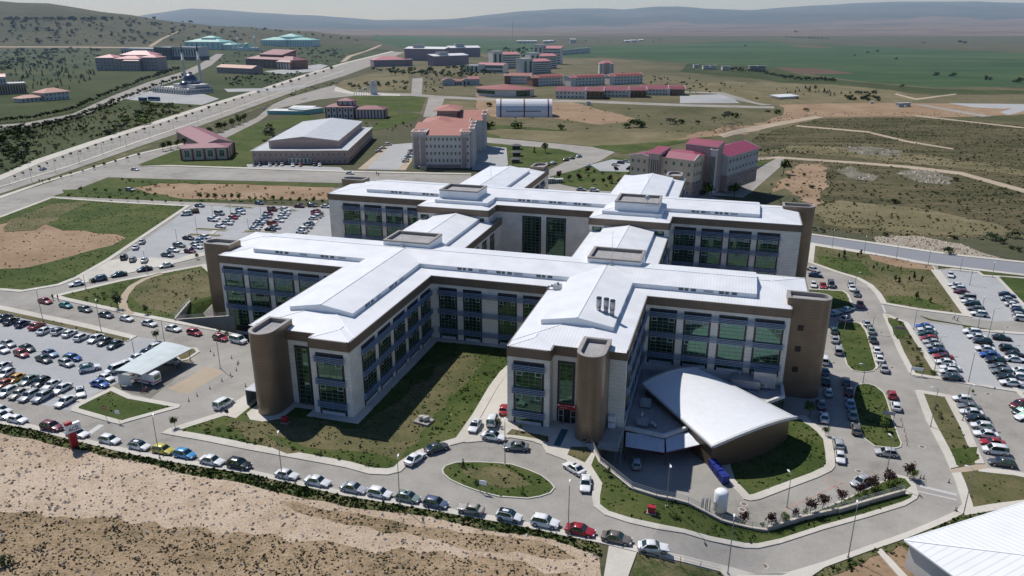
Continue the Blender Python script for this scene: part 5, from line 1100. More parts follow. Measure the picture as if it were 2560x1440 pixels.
def roof_shape(mb, x0, x1, y0, y1, z, kind, rise, ov, m):
    a0, a1, b0, b1 = x0 - ov, x1 + ov, y0 - ov, y1 + ov; cx, cy = (x0 + x1) / 2, (y0 + y1) / 2
    if kind == 'flat':
        t = .35 + .01 * (z)
        for q in ((a0, a1, b0, b0 + t), (a0, a1, b1 - t, b1), (a0, a0 + t, b0 + t, b1 - t), (a1 - t, a1, b0 + t, b1 - t)): mb.box(*q, z, z + rise, 1)
        mb.face([(a0, b0, z + .05), (a1, b0, z + .05), (a1, b1, z + .05), (a0, b1, z + .05)], m); return
    mb.box(a0, a1, b0, b1, z, z + .25, 1, skip='t'); z += .25
    if kind == 'hip':
        k = min(x1 - x0, y1 - y0) / 2 + ov
        if x1 - x0 >= y1 - y0: r0, r1 = (a0 + k, cy), (a1 - k, cy)
        else: r0, r1 = (cx, b0 + k), (cx, b1 - k)
        R0, R1 = (*r0, z + rise), (*r1, z + rise)
        if x1 - x0 >= y1 - y0:
            mb.face([(a0, b0, z), (a1, b0, z), R1, R0], m); mb.face([(a1, b1, z), (a0, b1, z), R0, R1], m); mb.face([(a0, b1, z), (a0, b0, z), R0], m); mb.face([(a1, b0, z), (a1, b1, z), R1], m)
        else:
            mb.face([(a0, b1, z), (a0, b0, z), R0, R1], m); mb.face([(a1, b0, z), (a1, b1, z), R1, R0], m); mb.face([(a0, b0, z), (a1, b0, z), R0], m); mb.face([(a1, b1, z), (a0, b1, z), R1], m)
    elif kind in ('gable_x', 'gable_y'):
        if kind == 'gable_x': P = lambda l, c, q: (l, c, q); l0, l1, c0, c1, cm = a0, a1, b0, b1, cy
        else: P = lambda l, c, q: (c, l, q); l0, l1, c0, c1, cm = b0, b1, a0, a1, cx
        mb.face([P(l0, c0, z), P(l1, c0, z), P(l1, cm, z + rise), P(l0, cm, z + rise)][::1 if kind == 'gable_x' else -1], m)
        mb.face([P(l1, c1, z), P(l0, c1, z), P(l0, cm, z + rise), P(l1, cm, z + rise)][::1 if kind == 'gable_x' else -1], m)
        for l in (l0 + .05, l1 - .05): mb.face([P(l, c0, z), P(l, c1, z), P(l, cm, z + rise - .05)], 2)
        for l in (l0, l1): mb.bar(P(l, c0, z), P(l, cm, z + rise), .3, .25, 1); mb.bar(P(l, c1, z), P(l, cm, z + rise), .3, .25, 1)
    elif kind in ('vault_x', 'vault_y'):
        n = 12
        if kind == 'vault_x': P = lambda l, c, q: (l, c, q); l0, l1, c0, c1 = a0, a1, b0, b1
        else: P = lambda l, c, q: (c, l, q); l0, l1, c0, c1 = b0, b1, a0, a1
        pr = [(lerp(c0, c1, i / n), z + rise * (1 - (2 * i / n - 1) ** 2)) for i in range(n + 1)]
        for (ca, za), (cb, zb) in zip(pr, pr[1:]):
            mb.face([P(l0, ca, za), P(l1, ca, za), P(l1, cb, zb), P(l0, cb, zb)][::1 if kind == 'vault_x' else -1], m, True)
        for l in (l0 + .05, l1 - .05): mb.face([P(l, c, q) for c, q in pr], 2)
        for l in (l0, l1):
            for (ca, za), (cb, zb) in zip(pr, pr[1:]): mb.bar(P(l, ca, za), P(l, cb, zb), .4, .3, 1)
    elif kind == 'shed':
        mb.face([(a0, b0, z), (a1, b0, z), (a1, b1, z + rise), (a0, b1, z + rise)], m)
        for x in (a0, a1): mb.face([(x, b0, z), (x, b1, z), (x, b1, z + rise)], 2)
        mb.face([(a0, b1, z), (a1, b1, z), (a1, b1, z + rise), (a0, b1, z + rise)], 2)
def house(name, label, pL, pR, vols, cat='building', group=None, base=0):
    """volumes in photo pixels: x from the left base corner, y back from the front, height; scaled to metres at that spot"""
    a, b = at(*pL), at(*pR); d = b - a; rz = atan2(d.y, d.x); u = mpp(a); k = d.to_2d().length / max(1, sqrt((pR[0] - pL[0]) ** 2 + (pR[1] - pL[1]) ** 2))
    o = thing(name, label, cat, (a.x, a.y, min(a.z, b.z) - .3), rz, group)
    for v in vols:
        x0, x1, y0, y1, hp, wall, roof, kind, rise = v[:9]; opt = v[9] if len(v) > 9 else {}
        x0, x1 = x0 * k, x1 * k; y0, y1 = y0 * u, y1 * u; H = hp * u * 1.04 + .3; z0 = opt.get('z0', 0) * u * 1.04; ov = opt.get('ov', .5)
        mb = MB(); mb.box(x0, x1, y0, y1, z0, H, 0, skip='b'); mats = [M[wall]]
        if 'plinth' in opt: mb.box(x0 - .06, x1 + .06, y0 - .06, y1 + .06, z0, lerp(z0, H, opt['plinth'][0]), 1); mats.append(M[opt['plinth'][1]])
        if 'pil' in opt:
            n, pm = opt['pil']; mats.append(M[pm])
            for i in range(n + 1): x = lerp(x0, x1, i / n); mb.box(x - .4, x + .4, y0 - .15, y0, z0, H, len(mats) - 1)
            m2 = max(2, int(n * (y1 - y0) / (x1 - x0)))
            for i in range(m2 + 1):
                y = lerp(y0, y1, i / m2)
                for xx in (x0, x1): mb.box(min(xx, xx + (.15 if xx == x1 else -.15)), max(xx, xx + (.15 if xx == x1 else -.15)), y - .4, y + .4, z0, H, len(mats) - 1)
        mb.build('wall', mats, o)
        r = MB(); roof_shape(r, x0, x1, y0, y1, H, kind, rise * u * 1.04, ov, 0); r.build('roof', [M[roof], M[opt.get('trim', 'offwhite')], M[wall]], o)
        rows, cols = opt.get('win', (0, 0)); sc_, sr = opt.get('side', (0, 0)), 0
        zb = opt.get('zb', 0) * u
        ww = opt.get('ww', .5)
        if rows:
            fh = (H - z0 - zb) / rows; cw = (x1 - x0) / cols; me = win_mesh(cw * ww, fh * opt.get('wh', .5))
            for i in range(rows):
                for j in range(cols): shared('window', me, o, (x0 + (j + .5) * cw, y0 - .07 if 'plinth' in opt else y0, z0 + zb + fh * (i + .28)), 0)
        if sc_[0]:
            rr, cc = sc_; fh = (H - z0 - zb) / rr; cw = (y1 - y0) / cc; me = win_mesh(cw * ww, fh * opt.get('wh', .5))
            side = opt.get('sd', 1)
            for i in range(rr):
                for j in range(cc): shared('window', me, o, (x1 + .07 if side > 0 else x0 - .07, y0 + (j + .5) * cw, z0 + zb + fh * (i + .28)), PI / 2 if side > 0 else -PI / 2)
        if 'band' in opt:
            n = opt['band']; fh = (H - z0) / n
            for i in range(n):
                w = MB(); w.box(x0 + .8, x1 - .8, y0 - .12, y0 + .02, z0 + fh * (i + .35), z0 + fh * (i + .72), 0); w.build('window_band', [M['win']], o)
        if 'slots' in opt:
            n = opt['slots']
            for i in range(n):
                x = lerp(x0, x1, (i + .5) / n); w = MB(); w.box(x - (x1 - x0) / n * .22, x + (x1 - x0) / n * .22, y0 - .1, y0 + .02, lerp(z0, H, .12), lerp(z0, H, .85), 0); w.build('window', [M[opt.get('slotm', 'win')]], o)
    return o
# --- near side of the campus
house('sports_hall', 'large pink sports hall with a broad pale metal gable roof', (632.5, 410), (870, 408.8), [
    (0, 237, 0, 430, 31, 'pinkish', 'metal_sheet', 'flat', 1.2, dict(win=(2, 18), side=(2, 14), ww=.3, wh=.35)), (33, 208, 40, 425, 48, 'pinkish', 'metal_sheet', 'gable_y', 10, dict(z0=30, trim='metal_sheet')),
    (90, 147, -3, 4, 14, 'offwhite', 'bright_sheet', 'flat', 1, dict(win=(1, 6), ww=.55, wh=.7))], 'sports hall')
house('club_house', 'small cream hall with dark red hip roof left of the pink sports hall', (455, 401.5), (571, 398), [(0, 116, 0, 70, 28, 'cream', 'maroon_sheet', 'hip', 6, dict(pil=(4, 'maroon_sheet'), win=(1, 4), ww=.5, wh=.6))], 'hall')
house('training_hall', 'tall cream gabled hall with dark red roof behind the small club house', (512, 390), (588, 383), [(0, 76, 0, 300, 26, 'cream', 'maroon_sheet', 'gable_y', 11, dict(pil=(5, 'maroon_sheet')))], 'hall')
tb = house('tower_block', 'tall beige office block with orange tiled roofs stepping up behind it', (1033.6, 420), (1176, 420.5), [
    (0, 142, 0, 126, 77, 'offwhite', 'tile', 'shed', 15, dict(win=(4, 14), ww=.42, wh=.46, zb=12, plinth=(.13, 'rosebrown'))), (4, 16, -1.5, 12, 73, 'mauve', 'tile', 'flat', .5), (20, 32, -1.5, 12, 73, 'mauve', 'tile', 'flat', .5), (122, 134, -1.5, 12, 73, 'mauve', 'tile', 'flat', .5),
    (0, 34, -0.6, 48, 85, 'offwhite', 'gravel' if 0 else 'tile', 'flat', 1.5), (17, 30, -1, 30, 86, 'offwhite', 'tile', 'flat', 1), (120, 142, -0.6, 48, 86, 'offwhite', 'tile', 'flat', 1), (141, 150, 12, 36, 92, 'offwhite', 'tile', 'flat', 1), (141, 150, 54, 78, 94, 'offwhite', 'tile', 'flat', 1), (141, 150, 96, 120, 97, 'offwhite', 'tile', 'flat', 1),
    (14, 82, 114, 246, 88, 'mauve', 'tile', 'hip', 10, dict(win=(1, 7), ww=.6, wh=.3, zb=78, ov=2)), (60, 128, 150, 252, 84, 'offwhite', 'tile', 'gable_x', 9), (28, 158, 252, 372, 82, 'offwhite', 'tile', 'shed', 14, dict(side=(5, 4), ww=.4)), (30, 84, 288, 390, 104, 'mauve', 'tile', 'hip', 9, dict(win=(1, 7), ww=.6, wh=.25, zb=92, ov=2)), (158, 166, 270, 294, 96, 'offwhite', 'tile', 'flat', 1), (158, 166, 336, 360, 98, 'offwhite', 'tile', 'flat', 1)], 'office block')
house('garden_kiosk', 'yellow container hut against the foot of the tower block', (1049, 424), (1066, 424), [(0, 17, 0, 9, 8, 'cream', 'tile', 'flat', .4)], 'hut')
M['cream2'] = plain('warm_cream', (.50, .43, .33), .8, scale=.15)
house('college_block', 'cream and rose college block with crimson gabled roofs behind the right rear wing', (1572, 470), (1724, 494), [
    (0, 60, 0, 46, 78, 'cream2', 'crimson_sheet', 'gable_y', 7, dict(win=(4, 4), ww=.4, wh=.42, plinth=(.3, 'rosebrown'))), (60, 153, 8, 50, 82, 'cream2', 'crimson_sheet', 'gable_x', 11, dict(win=(4, 5), side=(4, 3), ww=.36, wh=.42, plinth=(.42, 'rosebrown'))),
    (50, 76, -5, 40, 90, 'mauve', 'crimson_sheet', 'shed', 10, dict(slots=5)), (58, 140, 50, 96, 84, 'cream2', 'crimson_sheet', 'hip', 8), (18, 60, 46, 90, 80, 'cream2', 'crimson_sheet', 'gable_y', 8),
    (92, 170, 92, 122, 104, 'mauve', 'crimson_sheet', 'shed', 10, dict(ov=.2)), (158, 170, 84, 93, 99, 'offwhite', 'crimson_sheet', 'flat', 1, dict(slots=4)), (105, 184, 122, 300, 80, 'palegrey', 'crimson_sheet', 'gable_y', 14, dict(side=(4, 9), ww=.34, wh=.36, plinth=(.46, 'rosebrown')))], 'college')
house('red_pillared_hall', 'white hall striped with dark red pillars and stepped red roofs by the pitch', (816, 297), (961, 297), [(0, 70, 0, 60, 27, 'offwhite', 'maroon_sheet', 'hip', 9, dict(pil=(5, 'maroon_sheet'), win=(2, 5), ww=.35)), (28, 66, 12, 50, 40, 'offwhite', 'maroon_sheet', 'hip', 6, dict(z0=26, pil=(3, 'maroon_sheet'))), (72, 145, 4, 50, 21, 'offwhite', 'maroon_sheet', 'hip', 7, dict(pil=(9, 'maroon_sheet')))], 'hall')
house('market_shed', 'low open shed with long white roof and green side sheets', (668.5, 285.5), (762, 287), [(0, 94, 0, 46, 8, 'teal_sheet', 'bright_sheet', 'flat', .6), (36, 92, 50, 80, 10, 'palegrey', 'bright_sheet', 'shed', 2)], 'shed')
house('market_shed', 'green walled shed with flat grey roof beside the striped red hall', (764, 287), (808, 281), [(0, 46, 0, 60, 11, 'teal_sheet', 'metal_sheet', 'flat', .6)], 'shed')
# hangar
def hangar():
    a, b = at(1240.5, 293), at(1380.5, 293); d = b - a; L = d.to_2d().length; u = mpp(a); R = 41 * u; D = 34 * u
    o = thing('arched_hangar', 'white barrel roofed hangar with three dark red ribs', 'hangar', a, atan2(d.y, d.x)); n = 20
    def pr(g=0): return [(D - (D + g) * cos(PI * i / n), (R + g) * sin(PI * i / n) ** .8) for i in range(n + 1)]
    def sheet(nm, x0, x1, g, mat, ends):
        mb = MB(); p = pr(g)
        for (ya, za), (yb, zb) in zip(p, p[1:]): mb.face([(x0, ya, za), (x1, ya, za), (x1, yb, zb), (x0, yb, zb)], 0, True)
        if ends:
            for x in (x0, x1): mb.face([(x, y, z) for y, z in p], 0)
        mb.build(nm, [mat], o)
    sheet('shell', 0, L, 0, plain('hangar_white', (.70, .71, .71), .5, var=.06), True)
    for f in (.07, .49, .92): sheet('rib', L * f, L * f + 1.6 * u * 2, .12, M['maroon_sheet'], False)
    p = pr(.05)
    for i in range(30):
        x = L * (.18 + .62 * i / 30); w = MB(); w.face([(x, p[2][0] - .15, p[2][1] * .72), (x + L * .013, p[2][0] - .15, p[2][1] * .72), (x + L * .013, p[2][0] - .1, p[2][1] * .98), (x, p[2][0] - .1, p[2][1] * .98)], 0); w.build('window', [M['win']], o)
hangar()
# --- the left: villas, mosque, turquoise schools
house('villa', 'white two storey villa with orange hip roof and a low wing', (114, 252.5), (175, 247), [(0, 61, 0, 44, 18, 'offwhite', 'tile', 'hip', 9, dict(win=(2, 6), side=(2, 3), ww=.4, ov=1.2)), (-52, -2, 8, 40, 9, 'offwhite', 'tile', 'hip', 6, dict(win=(1, 5), ww=.4, ov=1))], 'villa')
house('faculty_building', 'pale building with curved white roof cut by the left frame edge', (-40, 238), (68, 233), [(0, 108, 0, 60, 24, 'pinkish', 'metal_sheet', 'flat', 1, dict(slots=16)), (0, 62, 10, 60, 40, 'offwhite', 'pink_sheet', 'vault_x', 6, dict(win=(2, 8)))])
house('dormitory', 'long low rose dormitory with tiled gable roof right of the mosque', (543, 182), (631, 186.5), [(0, 88, 0, 34, 13, 'rosebrown', 'tile', 'gable_x', 6, dict(win=(2, 9), ww=.4))])
house('conference_centre', 'dark purple building with tall raised maroon roof below the turquoise schools', (616, 168), (734, 174), [(0, 118, 0, 46, 20, 'brickbrown', 'maroon_sheet', 'hip', 7, dict(win=(3, 12), ww=.4)), (24, 80, 16, 60, 30, 'brickbrown', 'maroon_sheet', 'shed', 10), (84, 118, -8, 4, 16, 'brickbrown', 'maroon_sheet', 'hip', 4, dict(slots=5, slotm='offwhite'))])
house('pink_complex', 'rose block complex with clustered pink hip roofs left of the minarets', (242, 176), (394, 177), [(0, 48, 0, 50, 29, 'mauve', 'pink_sheet', 'hip', 7, dict(win=(4, 5), ww=.4)), (52, 116, -6, 40, 27, 'mauve', 'pink_sheet', 'hip', 6, dict(win=(4, 7), ww=.4)), (76, 116, -12, 20, 23, 'mauve', 'pink_sheet', 'hip', 6, dict(win=(3, 5), ww=.4)), (110, 152, 4, 50, 30, 'mauve', 'pink_sheet', 'hip', 6, dict(win=(4, 5), ww=.4)), (40, 120, 40, 90, 34, 'mauve', 'pink_sheet', 'hip', 9), (24, 56, 90, 130, 30, 'mauve', 'pink_sheet', 'hip', 8)])
house('modern_block', 'long grey and black modern block behind the pink roofed complex', (305, 146), (492, 151), [(0, 90, 0, 40, 23, 'palegrey', 'metal_sheet', 'flat', .8, dict(slots=12)), (90, 130, -6, 40, 27, 'charcoal', 'metal_sheet', 'flat', .8, dict(slots=6)), (130, 188, 0, 40, 28, 'palegrey', 'metal_sheet', 'flat', .8, dict(slots=9, z0=8)), (130, 188, 2, 40, 9, 'charcoal', 'metal_sheet', 'flat', .2)])
house('turquoise_school', 'turquoise roofed school with white and green striped walls nearer the minarets', (462, 120), (553, 124), [(0, 91, 0, 56, 17, 'seafoam', 'teal_sheet', 'hip', 7, dict(slots=7, slotm='teal_sheet')), (32, 66, 20, 50, 26, 'seafoam', 'teal_sheet', 'hip', 4), (92, 116, 4, 50, 11, 'seafoam', 'teal_sheet', 'hip', 4, dict(slots=4, slotm='teal_sheet'))], 'school')
house('turquoise_school', 'farthest turquoise roofed school with dark green pillars on the ridge', (652, 113), (779, 117), [(0, 62, 0, 50, 15, 'seafoam', 'teal_sheet', 'hip', 6, dict(slots=10, slotm='teal_sheet')), (62, 127, 8, 60, 15, 'seafoam', 'teal_sheet', 'hip', 5, dict(slots=10, slotm='teal_sheet')), (34, 80, 30, 80, 22, 'seafoam', 'teal_sheet', 'hip', 7)], 'school')
M['lead'] = plain('lead_dome', (.10, .115, .15), .28, .6, var=.1)
def dome(mb, x, y, z, r, m=0, n=16, k=.9):
    b = len(mb.v); R = 7
    for i in range(R):
        t = PI / 2 * i / R
        for j in range(n): a = 2 * PI * j / n; mb.v.append((x + r * cos(t) * cos(a), y + r * cos(t) * sin(a), z + r * k * sin(t)))
    mb.v.append((x, y, z + r * k)); top = len(mb.v) - 1
    for i in range(R - 1):
        for j in range(n): j2 = (j + 1) % n; mb.f.append([b + i * n + j, b + i * n + j2, b + (i + 1) * n + j2, b + (i + 1) * n + j]); mb.m.append(m); mb.sm.append(True)
    for j in range(n): mb.f.append([b + (R - 1) * n + j, b + (R - 1) * n + (j + 1) % n, top]); mb.m.append(m); mb.sm.append(True)
def minaret(o, x, y, H, r, mats):
    mb = MB(); mb.tube([(x, y, 0), (x, y, H * .10), (x, y, H * .12), (x, y, H * .58), (x, y, H * .60), (x, y, H * .63), (x, y, H * .632), (x, y, H * .80)], [r * 1.5, r * 1.5, r, r * .95, r * 1.5, r * 1.5, r * .8, r * .75], 10, 0)
    mb.tube([(x, y, H * .80), (x, y, H * .805), (x, y, H)], [r * 1.0, r * .9, .05], 10, 1); return mb.build('minaret', mats, o)
def mosque():
    a, b, c = at(381.4, 230.3), at(465.8, 237.4), at(560, 231); d = b - a; L = d.to_2d().length; u = mpp(b); D = (c - b).to_2d().length * .8
    o = thing('mosque', 'grey domed mosque with two tall white minarets and rows of little domes', 'mosque', a, atan2(d.y, d.x)); hh = 12.5 * u
    mb = MB(); mb.box(0, L, 0, D, 0, hh, 0); mb.box(L * .30, L * .95, D * .42, D * .95, hh, hh + 9 * u, 0); mb.build('wall', [M['offwhite']], o)
    for i in range(14):
        w = MB(); x = L * (i + .5) / 14; w.box(x - L * .014, x + L * .014, -.1, 0, hh * .25, hh * .7, 0); w.build('window', [M['win']], o)
    for i in range(20):
        w = MB(); y = D * (i + .5) / 20; w.box(L, L + .1, y - D * .011, y + D * .011, hh * .3, hh * .75, 0); w.build('window', [M['win']], o)
    md = MB(); dome(md, 0, 0, 0, 3.0 * u, 0, 10); dmesh = md.mesh('small_dome', [M['lead']])
    for i in range(12): shared('small_dome', dmesh, o, (L * (i + .5) / 12, 4.2 * u, hh)); shared('small_dome', dmesh, o, (L * (i + .5) / 12, 12 * u, hh)) if i < 11 else None
    for i in range(2, 14): shared('small_dome', dmesh, o, (L - 4.2 * u, D * (i + .5) / 14, hh))
    cx, cyy = L * .62, D * .68; r = 18.5 * u
    mb = MB(); dome(mb, cx, cyy, hh + 17 * u, r, 0, 24, .95); mb.tube([(cx, cyy, hh + 8 * u), (cx, cyy, hh + 17 * u)], [r * 1.05, r * 1.03], 24, 1); mb.tube([(cx, cyy, hh + 17 * u + r * .93), (cx, cyy, hh + 17 * u + r * 1.2)], [.5, .1], 6, 0)
    for dx, dy in ((-1, 0), (1, 0), (0, -1), (0, 1)): dome(mb, cx + dx * r * .95, cyy + dy * r * .95, hh + 7 * u, r * .72, 0, 16, .75)
    mb.build('dome', [M['lead'], M['offwhite']], o)
    for px, py, tip in ((465.8, 217, 108), (505, 219, 104)):
        p = at(px, py); q = p - a; rz = atan2(d.y, d.x); x, y = cos(-rz) * q.x - sin(-rz) * q.y, sin(-rz) * q.x + cos(-rz) * q.y
        minaret(o, x, y, zt(p.x, p.y, tip) - a.z, 3.6 * u, [M['offwhite'], M['charcoal']])
mosque()
def small_mosque():
    a, b = at(591, 126), at(641, 127.5); d = b - a; L = d.to_2d().length; u = mpp(a)
    o = thing('small_mosque', 'little turquoise mosque between the two turquoise schools', 'mosque', a, atan2(d.y, d.x))
    mb = MB(); mb.box(0, L, 0, 20 * u, 0, 7 * u, 0); mb.build('wall', [M['seafoam']], o)
    mb = MB(); dome(mb, L * .45, 10 * u, 12 * u, 7 * u); mb.box(L * .3, L * .6, 3 * u, 17 * u, 7 * u, 12 * u); mb.build('dome', [M['teal_sheet']], o)
    minaret(o, 3 * u, 6 * u, 43 * u, 1.6 * u, [M['seafoam'], M['teal_sheet']]); minaret(o, L * .9, 6 * u, 47 * u, 1.6 * u, [M['seafoam'], M['teal_sheet']])
small_mosque()
# --- centre and right of the middle distance
for nm, pl, pr, hh, lab in (('dormitory', (1012, 151), (1112, 153), 27, 'largest purple dormitory slab with white roof beside the avenue'), ('dormitory', (1123, 143), (1201, 142), 21, 'rear right purple dormitory slab with white roof'), ('dormitory', (1085, 165), (1172, 161), 22, 'nearest purple dormitory slab with white roof among trees')):
    house(nm, lab, pl, pr, [(0, pr[0] - pl[0], 0, 26, hh, 'lilac', 'bright_sheet', 'shed', 4, dict(win=(4, 14), ww=.35, wh=.4, trim='lilac')), (18, 40, 8, 24, hh + 9, 'palegrey', 'metal_sheet', 'flat', .5, dict(z0=hh))], 'dormitory')
house('canteen', 'low purple hall with pink hip roof left of the purple dormitories', (935, 167), (1034, 165), [(0, 80, 0, 50, 15, 'lilac', 'pink_sheet', 'hip', 8, dict(win=(2, 9), ww=.4)), (76, 98, 6, 40, 15, 'lilac', 'pink_sheet', 'flat', .6)])
for pl, pr, hh, lab in (((1231, 172), (1301, 170), 36, 'leftmost white banded hostel tower with pink roof'), ((1335, 160), (1401, 161), 40, 'rearmost white banded hostel tower with pink roof'), ((1324, 173), (1392, 171), 33, 'middle white banded hostel tower with pink roof'), ((1305, 186), (1378, 182), 32, 'front white banded hostel tower with pink roof')):
    w = pr[0] - pl[0]; house('hostel_tower', lab, pl, pr, [(w * .34, w, 0, 26, hh - 4, 'offwhite', 'pink_sheet', 'shed', 5, dict(band=6, trim='pink_sheet')), (0, w * .34, -4, 24, hh + 4, 'offwhite', 'metal_sheet', 'flat', .5, dict(slots=2))], 'hostel')
house('social_centre', 'white hall with pink barrel roof in front of the hostel towers', (1163, 181), (1258, 183), [(34, 95, 0, 40, 18, 'offwhite', 'pink_sheet', 'vault_x', 4, dict(band=2)), (0, 32, 4, 40, 16, 'offwhite', 'metal_sheet', 'flat', .6, dict(slots=3)), (34, 50, -2, 3, 19, 'offwhite', 'pink_sheet', 'flat', .5)])
house('nursery', 'low grey building with small red barrel roofs beside a sandy forecourt', (1106, 214), (1199, 213), [(0, 32, 0, 30, 10, 'palegrey', 'rust_sheet', 'vault_y', 6), (30, 60, 4, 34, 9, 'palegrey', 'rust_sheet', 'vault_x', 4, dict(slots=5)), (50, 70, -3, 20, 11, 'palegrey', 'rust_sheet', 'vault_y', 4, dict(slots=2)), (66, 93, 2, 40, 14, 'palegrey', 'rust_sheet', 'shed', 4)])
for pl, pr, hh, lab, kk in (((1262, 210), (1326, 211), 19, 'upper left teaching block with brown end and red barrel roof', 0), ((1330, 216), (1408, 213), 19, 'second upper teaching block with red barrel roof', 1), ((1425, 216), (1512, 212), 19, 'third upper teaching block with red barrel roof', 1), ((1522, 212), (1606, 209), 19, 'rightmost upper teaching block with red barrel roof', 1)):
    w = pr[0] - pl[0]; house('teaching_block', lab, pl, pr, [(12, w, 0, 30, hh, 'offwhite', 'rust_sheet', 'vault_x', 6, dict(win=(3, 9), ww=.5, wh=.45)), (0, 13, -4, 30, hh, 'brickbrown' if pl[0] < 1340 else 'offwhite', 'rust_sheet', 'vault_x', 4)], 'teaching block')
for pl, pr, hh, lab in (((1388, 246), (1508, 248), 20, 'lower left teaching block with long red roof and glazed end'), ((1500, 243), (1615, 244), 18, 'lower middle teaching block with long red roof and glazed end'), ((1604, 238), (1711, 239), 16, 'lower right teaching block with long red roof and glazed end')):
    w = pr[0] - pl[0]; house('teaching_block', lab, pl, pr, [(0, w * .72, 4, 44, hh * .85, 'offwhite', 'maroon_sheet', 'shed', 7, dict(win=(2, 9), ww=.5, wh=.5)), (w * .64, w, 0, 50, hh * .9, 'brickbrown', 'maroon_sheet', 'vault_x', 7, dict(slots=4)), (w * .60, w * .66, -2, 6, hh, 'offwhite', 'maroon_sheet', 'flat', .4)], 'teaching block')
def drum():
    a, b = at(1178, 240), at(1313, 245); c = (a + b) / 2; R = (b - a).to_2d().length / 2; u = mpp(a); hh = 18 * u
    o = thing('round_hall', 'round hall with a fan shaped red roof left of the teaching blocks', 'hall', (c.x, c.y, c.z), atan2((b - a).y, (b - a).x)); n = 28
    P = [(R * cos(PI + PI * i / n), .55 * R * sin(PI + PI * i / n) + .55 * R) for i in range(n + 1)] + [(R, .9 * R), (-R, .9 * R)]
    mb = MB(); mb.prism(P, 0, hh, 0, smooth=False); mb.build('wall', [M['offwhite']], o)
    g = MB()
    for i in range(3, 13): g.face([(P[i][0] * 1.004, P[i][1] - .08, hh * .35), (P[i + 1][0] * 1.004, P[i + 1][1] - .08, hh * .35), (P[i + 1][0] * 1.004, P[i + 1][1] - .08, hh * .8), (P[i][0] * 1.004, P[i][1] - .08, hh * .8)], 0)
    g.build('window_band', [M['win']], o)
    g = MB()
    for i in range(20, 27): g.face([(P[i][0] * 1.004, P[i][1] - .08, hh * .1), (P[i + 1][0] * 1.004, P[i + 1][1] - .08, hh * .1), (P[i + 1][0] * 1.004, P[i + 1][1] - .08, hh * .85), (P[i][0] * 1.004, P[i][1] - .08, hh * .85)], 0)
    g.build('window_band', [M['win']], o)
    r = MB(); Q = [(x * 1.06, (y - .5 * R) * 1.08 + .5 * R, hh) for x, y in P]; ap = (0, .75 * R, hh + 9 * u)
    for i in range(len(Q)): r.face([Q[i], Q[(i + 1) % len(Q)], ap], 0)
    r.build('roof', [M['rust_sheet']], o)
drum()
house('apartment_tower', 'slim white apartment tower with pink hat roof behind the teaching blocks', (1498, 190), (1534, 190), [(0, 36, 0, 26, 28, 'offwhite', 'pink_sheet', 'hip', 7, dict(win=(6, 4), ww=.5)), (12, 24, -3, 4, 30, 'pinkish', 'pink_sheet', 'hip', 3)], 'apartment tower')
def colonnade():
    a, b = at(886, 240), at(928, 237); d = b - a; L = d.to_2d().length; u = mpp(a); o = thing('memorial_colonnade', 'white stone colonnade curving up to a tall memorial slab', 'monument', a, atan2(d.y, d.x))
    for i in range(8):
        x = L * i / 7; c = MB(); c.box(x - .5 * u, x + .5 * u, 0, 1.2 * u, 0, lerp(9, 22, i / 7) * u); c.build('column', [M['offwhite']], o)
    m = MB(); m.bar((0, .6 * u, 9 * u), (L, .6 * u, 22 * u), 1.6 * u); m.build('beam', [M['offwhite']], o)
    m = MB(); m.box(L, L + 18 * u, -1.5 * u, 5 * u, 0, 30 * u); m.box(L + 2 * u, L + 14 * u, 0, 4 * u, 30 * u, 35 * u); m.box(L + 5 * u, L + 13 * u, -1.6 * u, -1.5 * u, 20 * u, 26 * u, 1); m.build('slab', [M['offwhite'], M['palegrey']], o)
colonnade()
# --- far away
FARB = [(1292, 108, 14, 5), (1308, 108, 34, 5), (1358, 108, 16, 5), (1372, 107, 12, 5), (1425, 108, 15, 9), (1562, 106, 14, 4), (1578, 105, 14, 4), (1597, 103, 12, 3), (1735, 169, 10, 6), (1758, 173, 16, 8), (1777, 173, 14, 8), (1806, 175, 18, 8), (1874, 177, 18, 11), (1895, 177, 18, 11)]
WORDS = ['far left small white warehouse beside the mast', 'longest far white warehouse right of the mast', 'third far white warehouse right of the mast', 'fourth far white shed right of the mast', 'isolated far grey block at the field edge', 'leftmost of three far white barns', 'middle of three far white barns', 'rightmost of three far white barns', 'leftmost tiny white villa at the edge of the green fields', 'second tiny white villa at the edge of the green fields', 'third tiny white villa at the edge of the green fields', 'fourth tiny white villa beside a dark tree', 'left half of the flat roofed pair below the green fields', 'right half of the flat roofed pair below the green fields']
for (x, y, w, hh), lab in zip(FARB, WORDS): house('far_house', lab, (x, y), (x + w, y), [(0, w, 0, 14, hh, 'offwhite' if x < 1870 else 'rosebrown', 'bright_sheet', 'flat' if x > 1700 else 'shed', .8, dict(win=(1 if hh < 6 else 2, 4)))], 'house')
for i in range(8): house('terrace_villa', '%s white terrace villa from the left beyond the hostels' % ORD[i], (1402 + i * 9.2, 138 - i * .8), (1410 + i * 9.2, 137.3 - i * .8), [(0, 8, 0, 12, 11, 'offwhite', 'metal_sheet', 'flat', .6, dict(win=(2, 2), ww=.6))], 'villa')
house('white_depot', 'low white shed with an orange end wall on bare soil', (1947, 253), (1996, 250), [(0, 42, 0, 30, 9, 'offwhite', 'bright_sheet', 'shed', 3), (42, 49, 0, 30, 9, 'tile', 'bright_sheet', 'shed', 3)], 'shed')
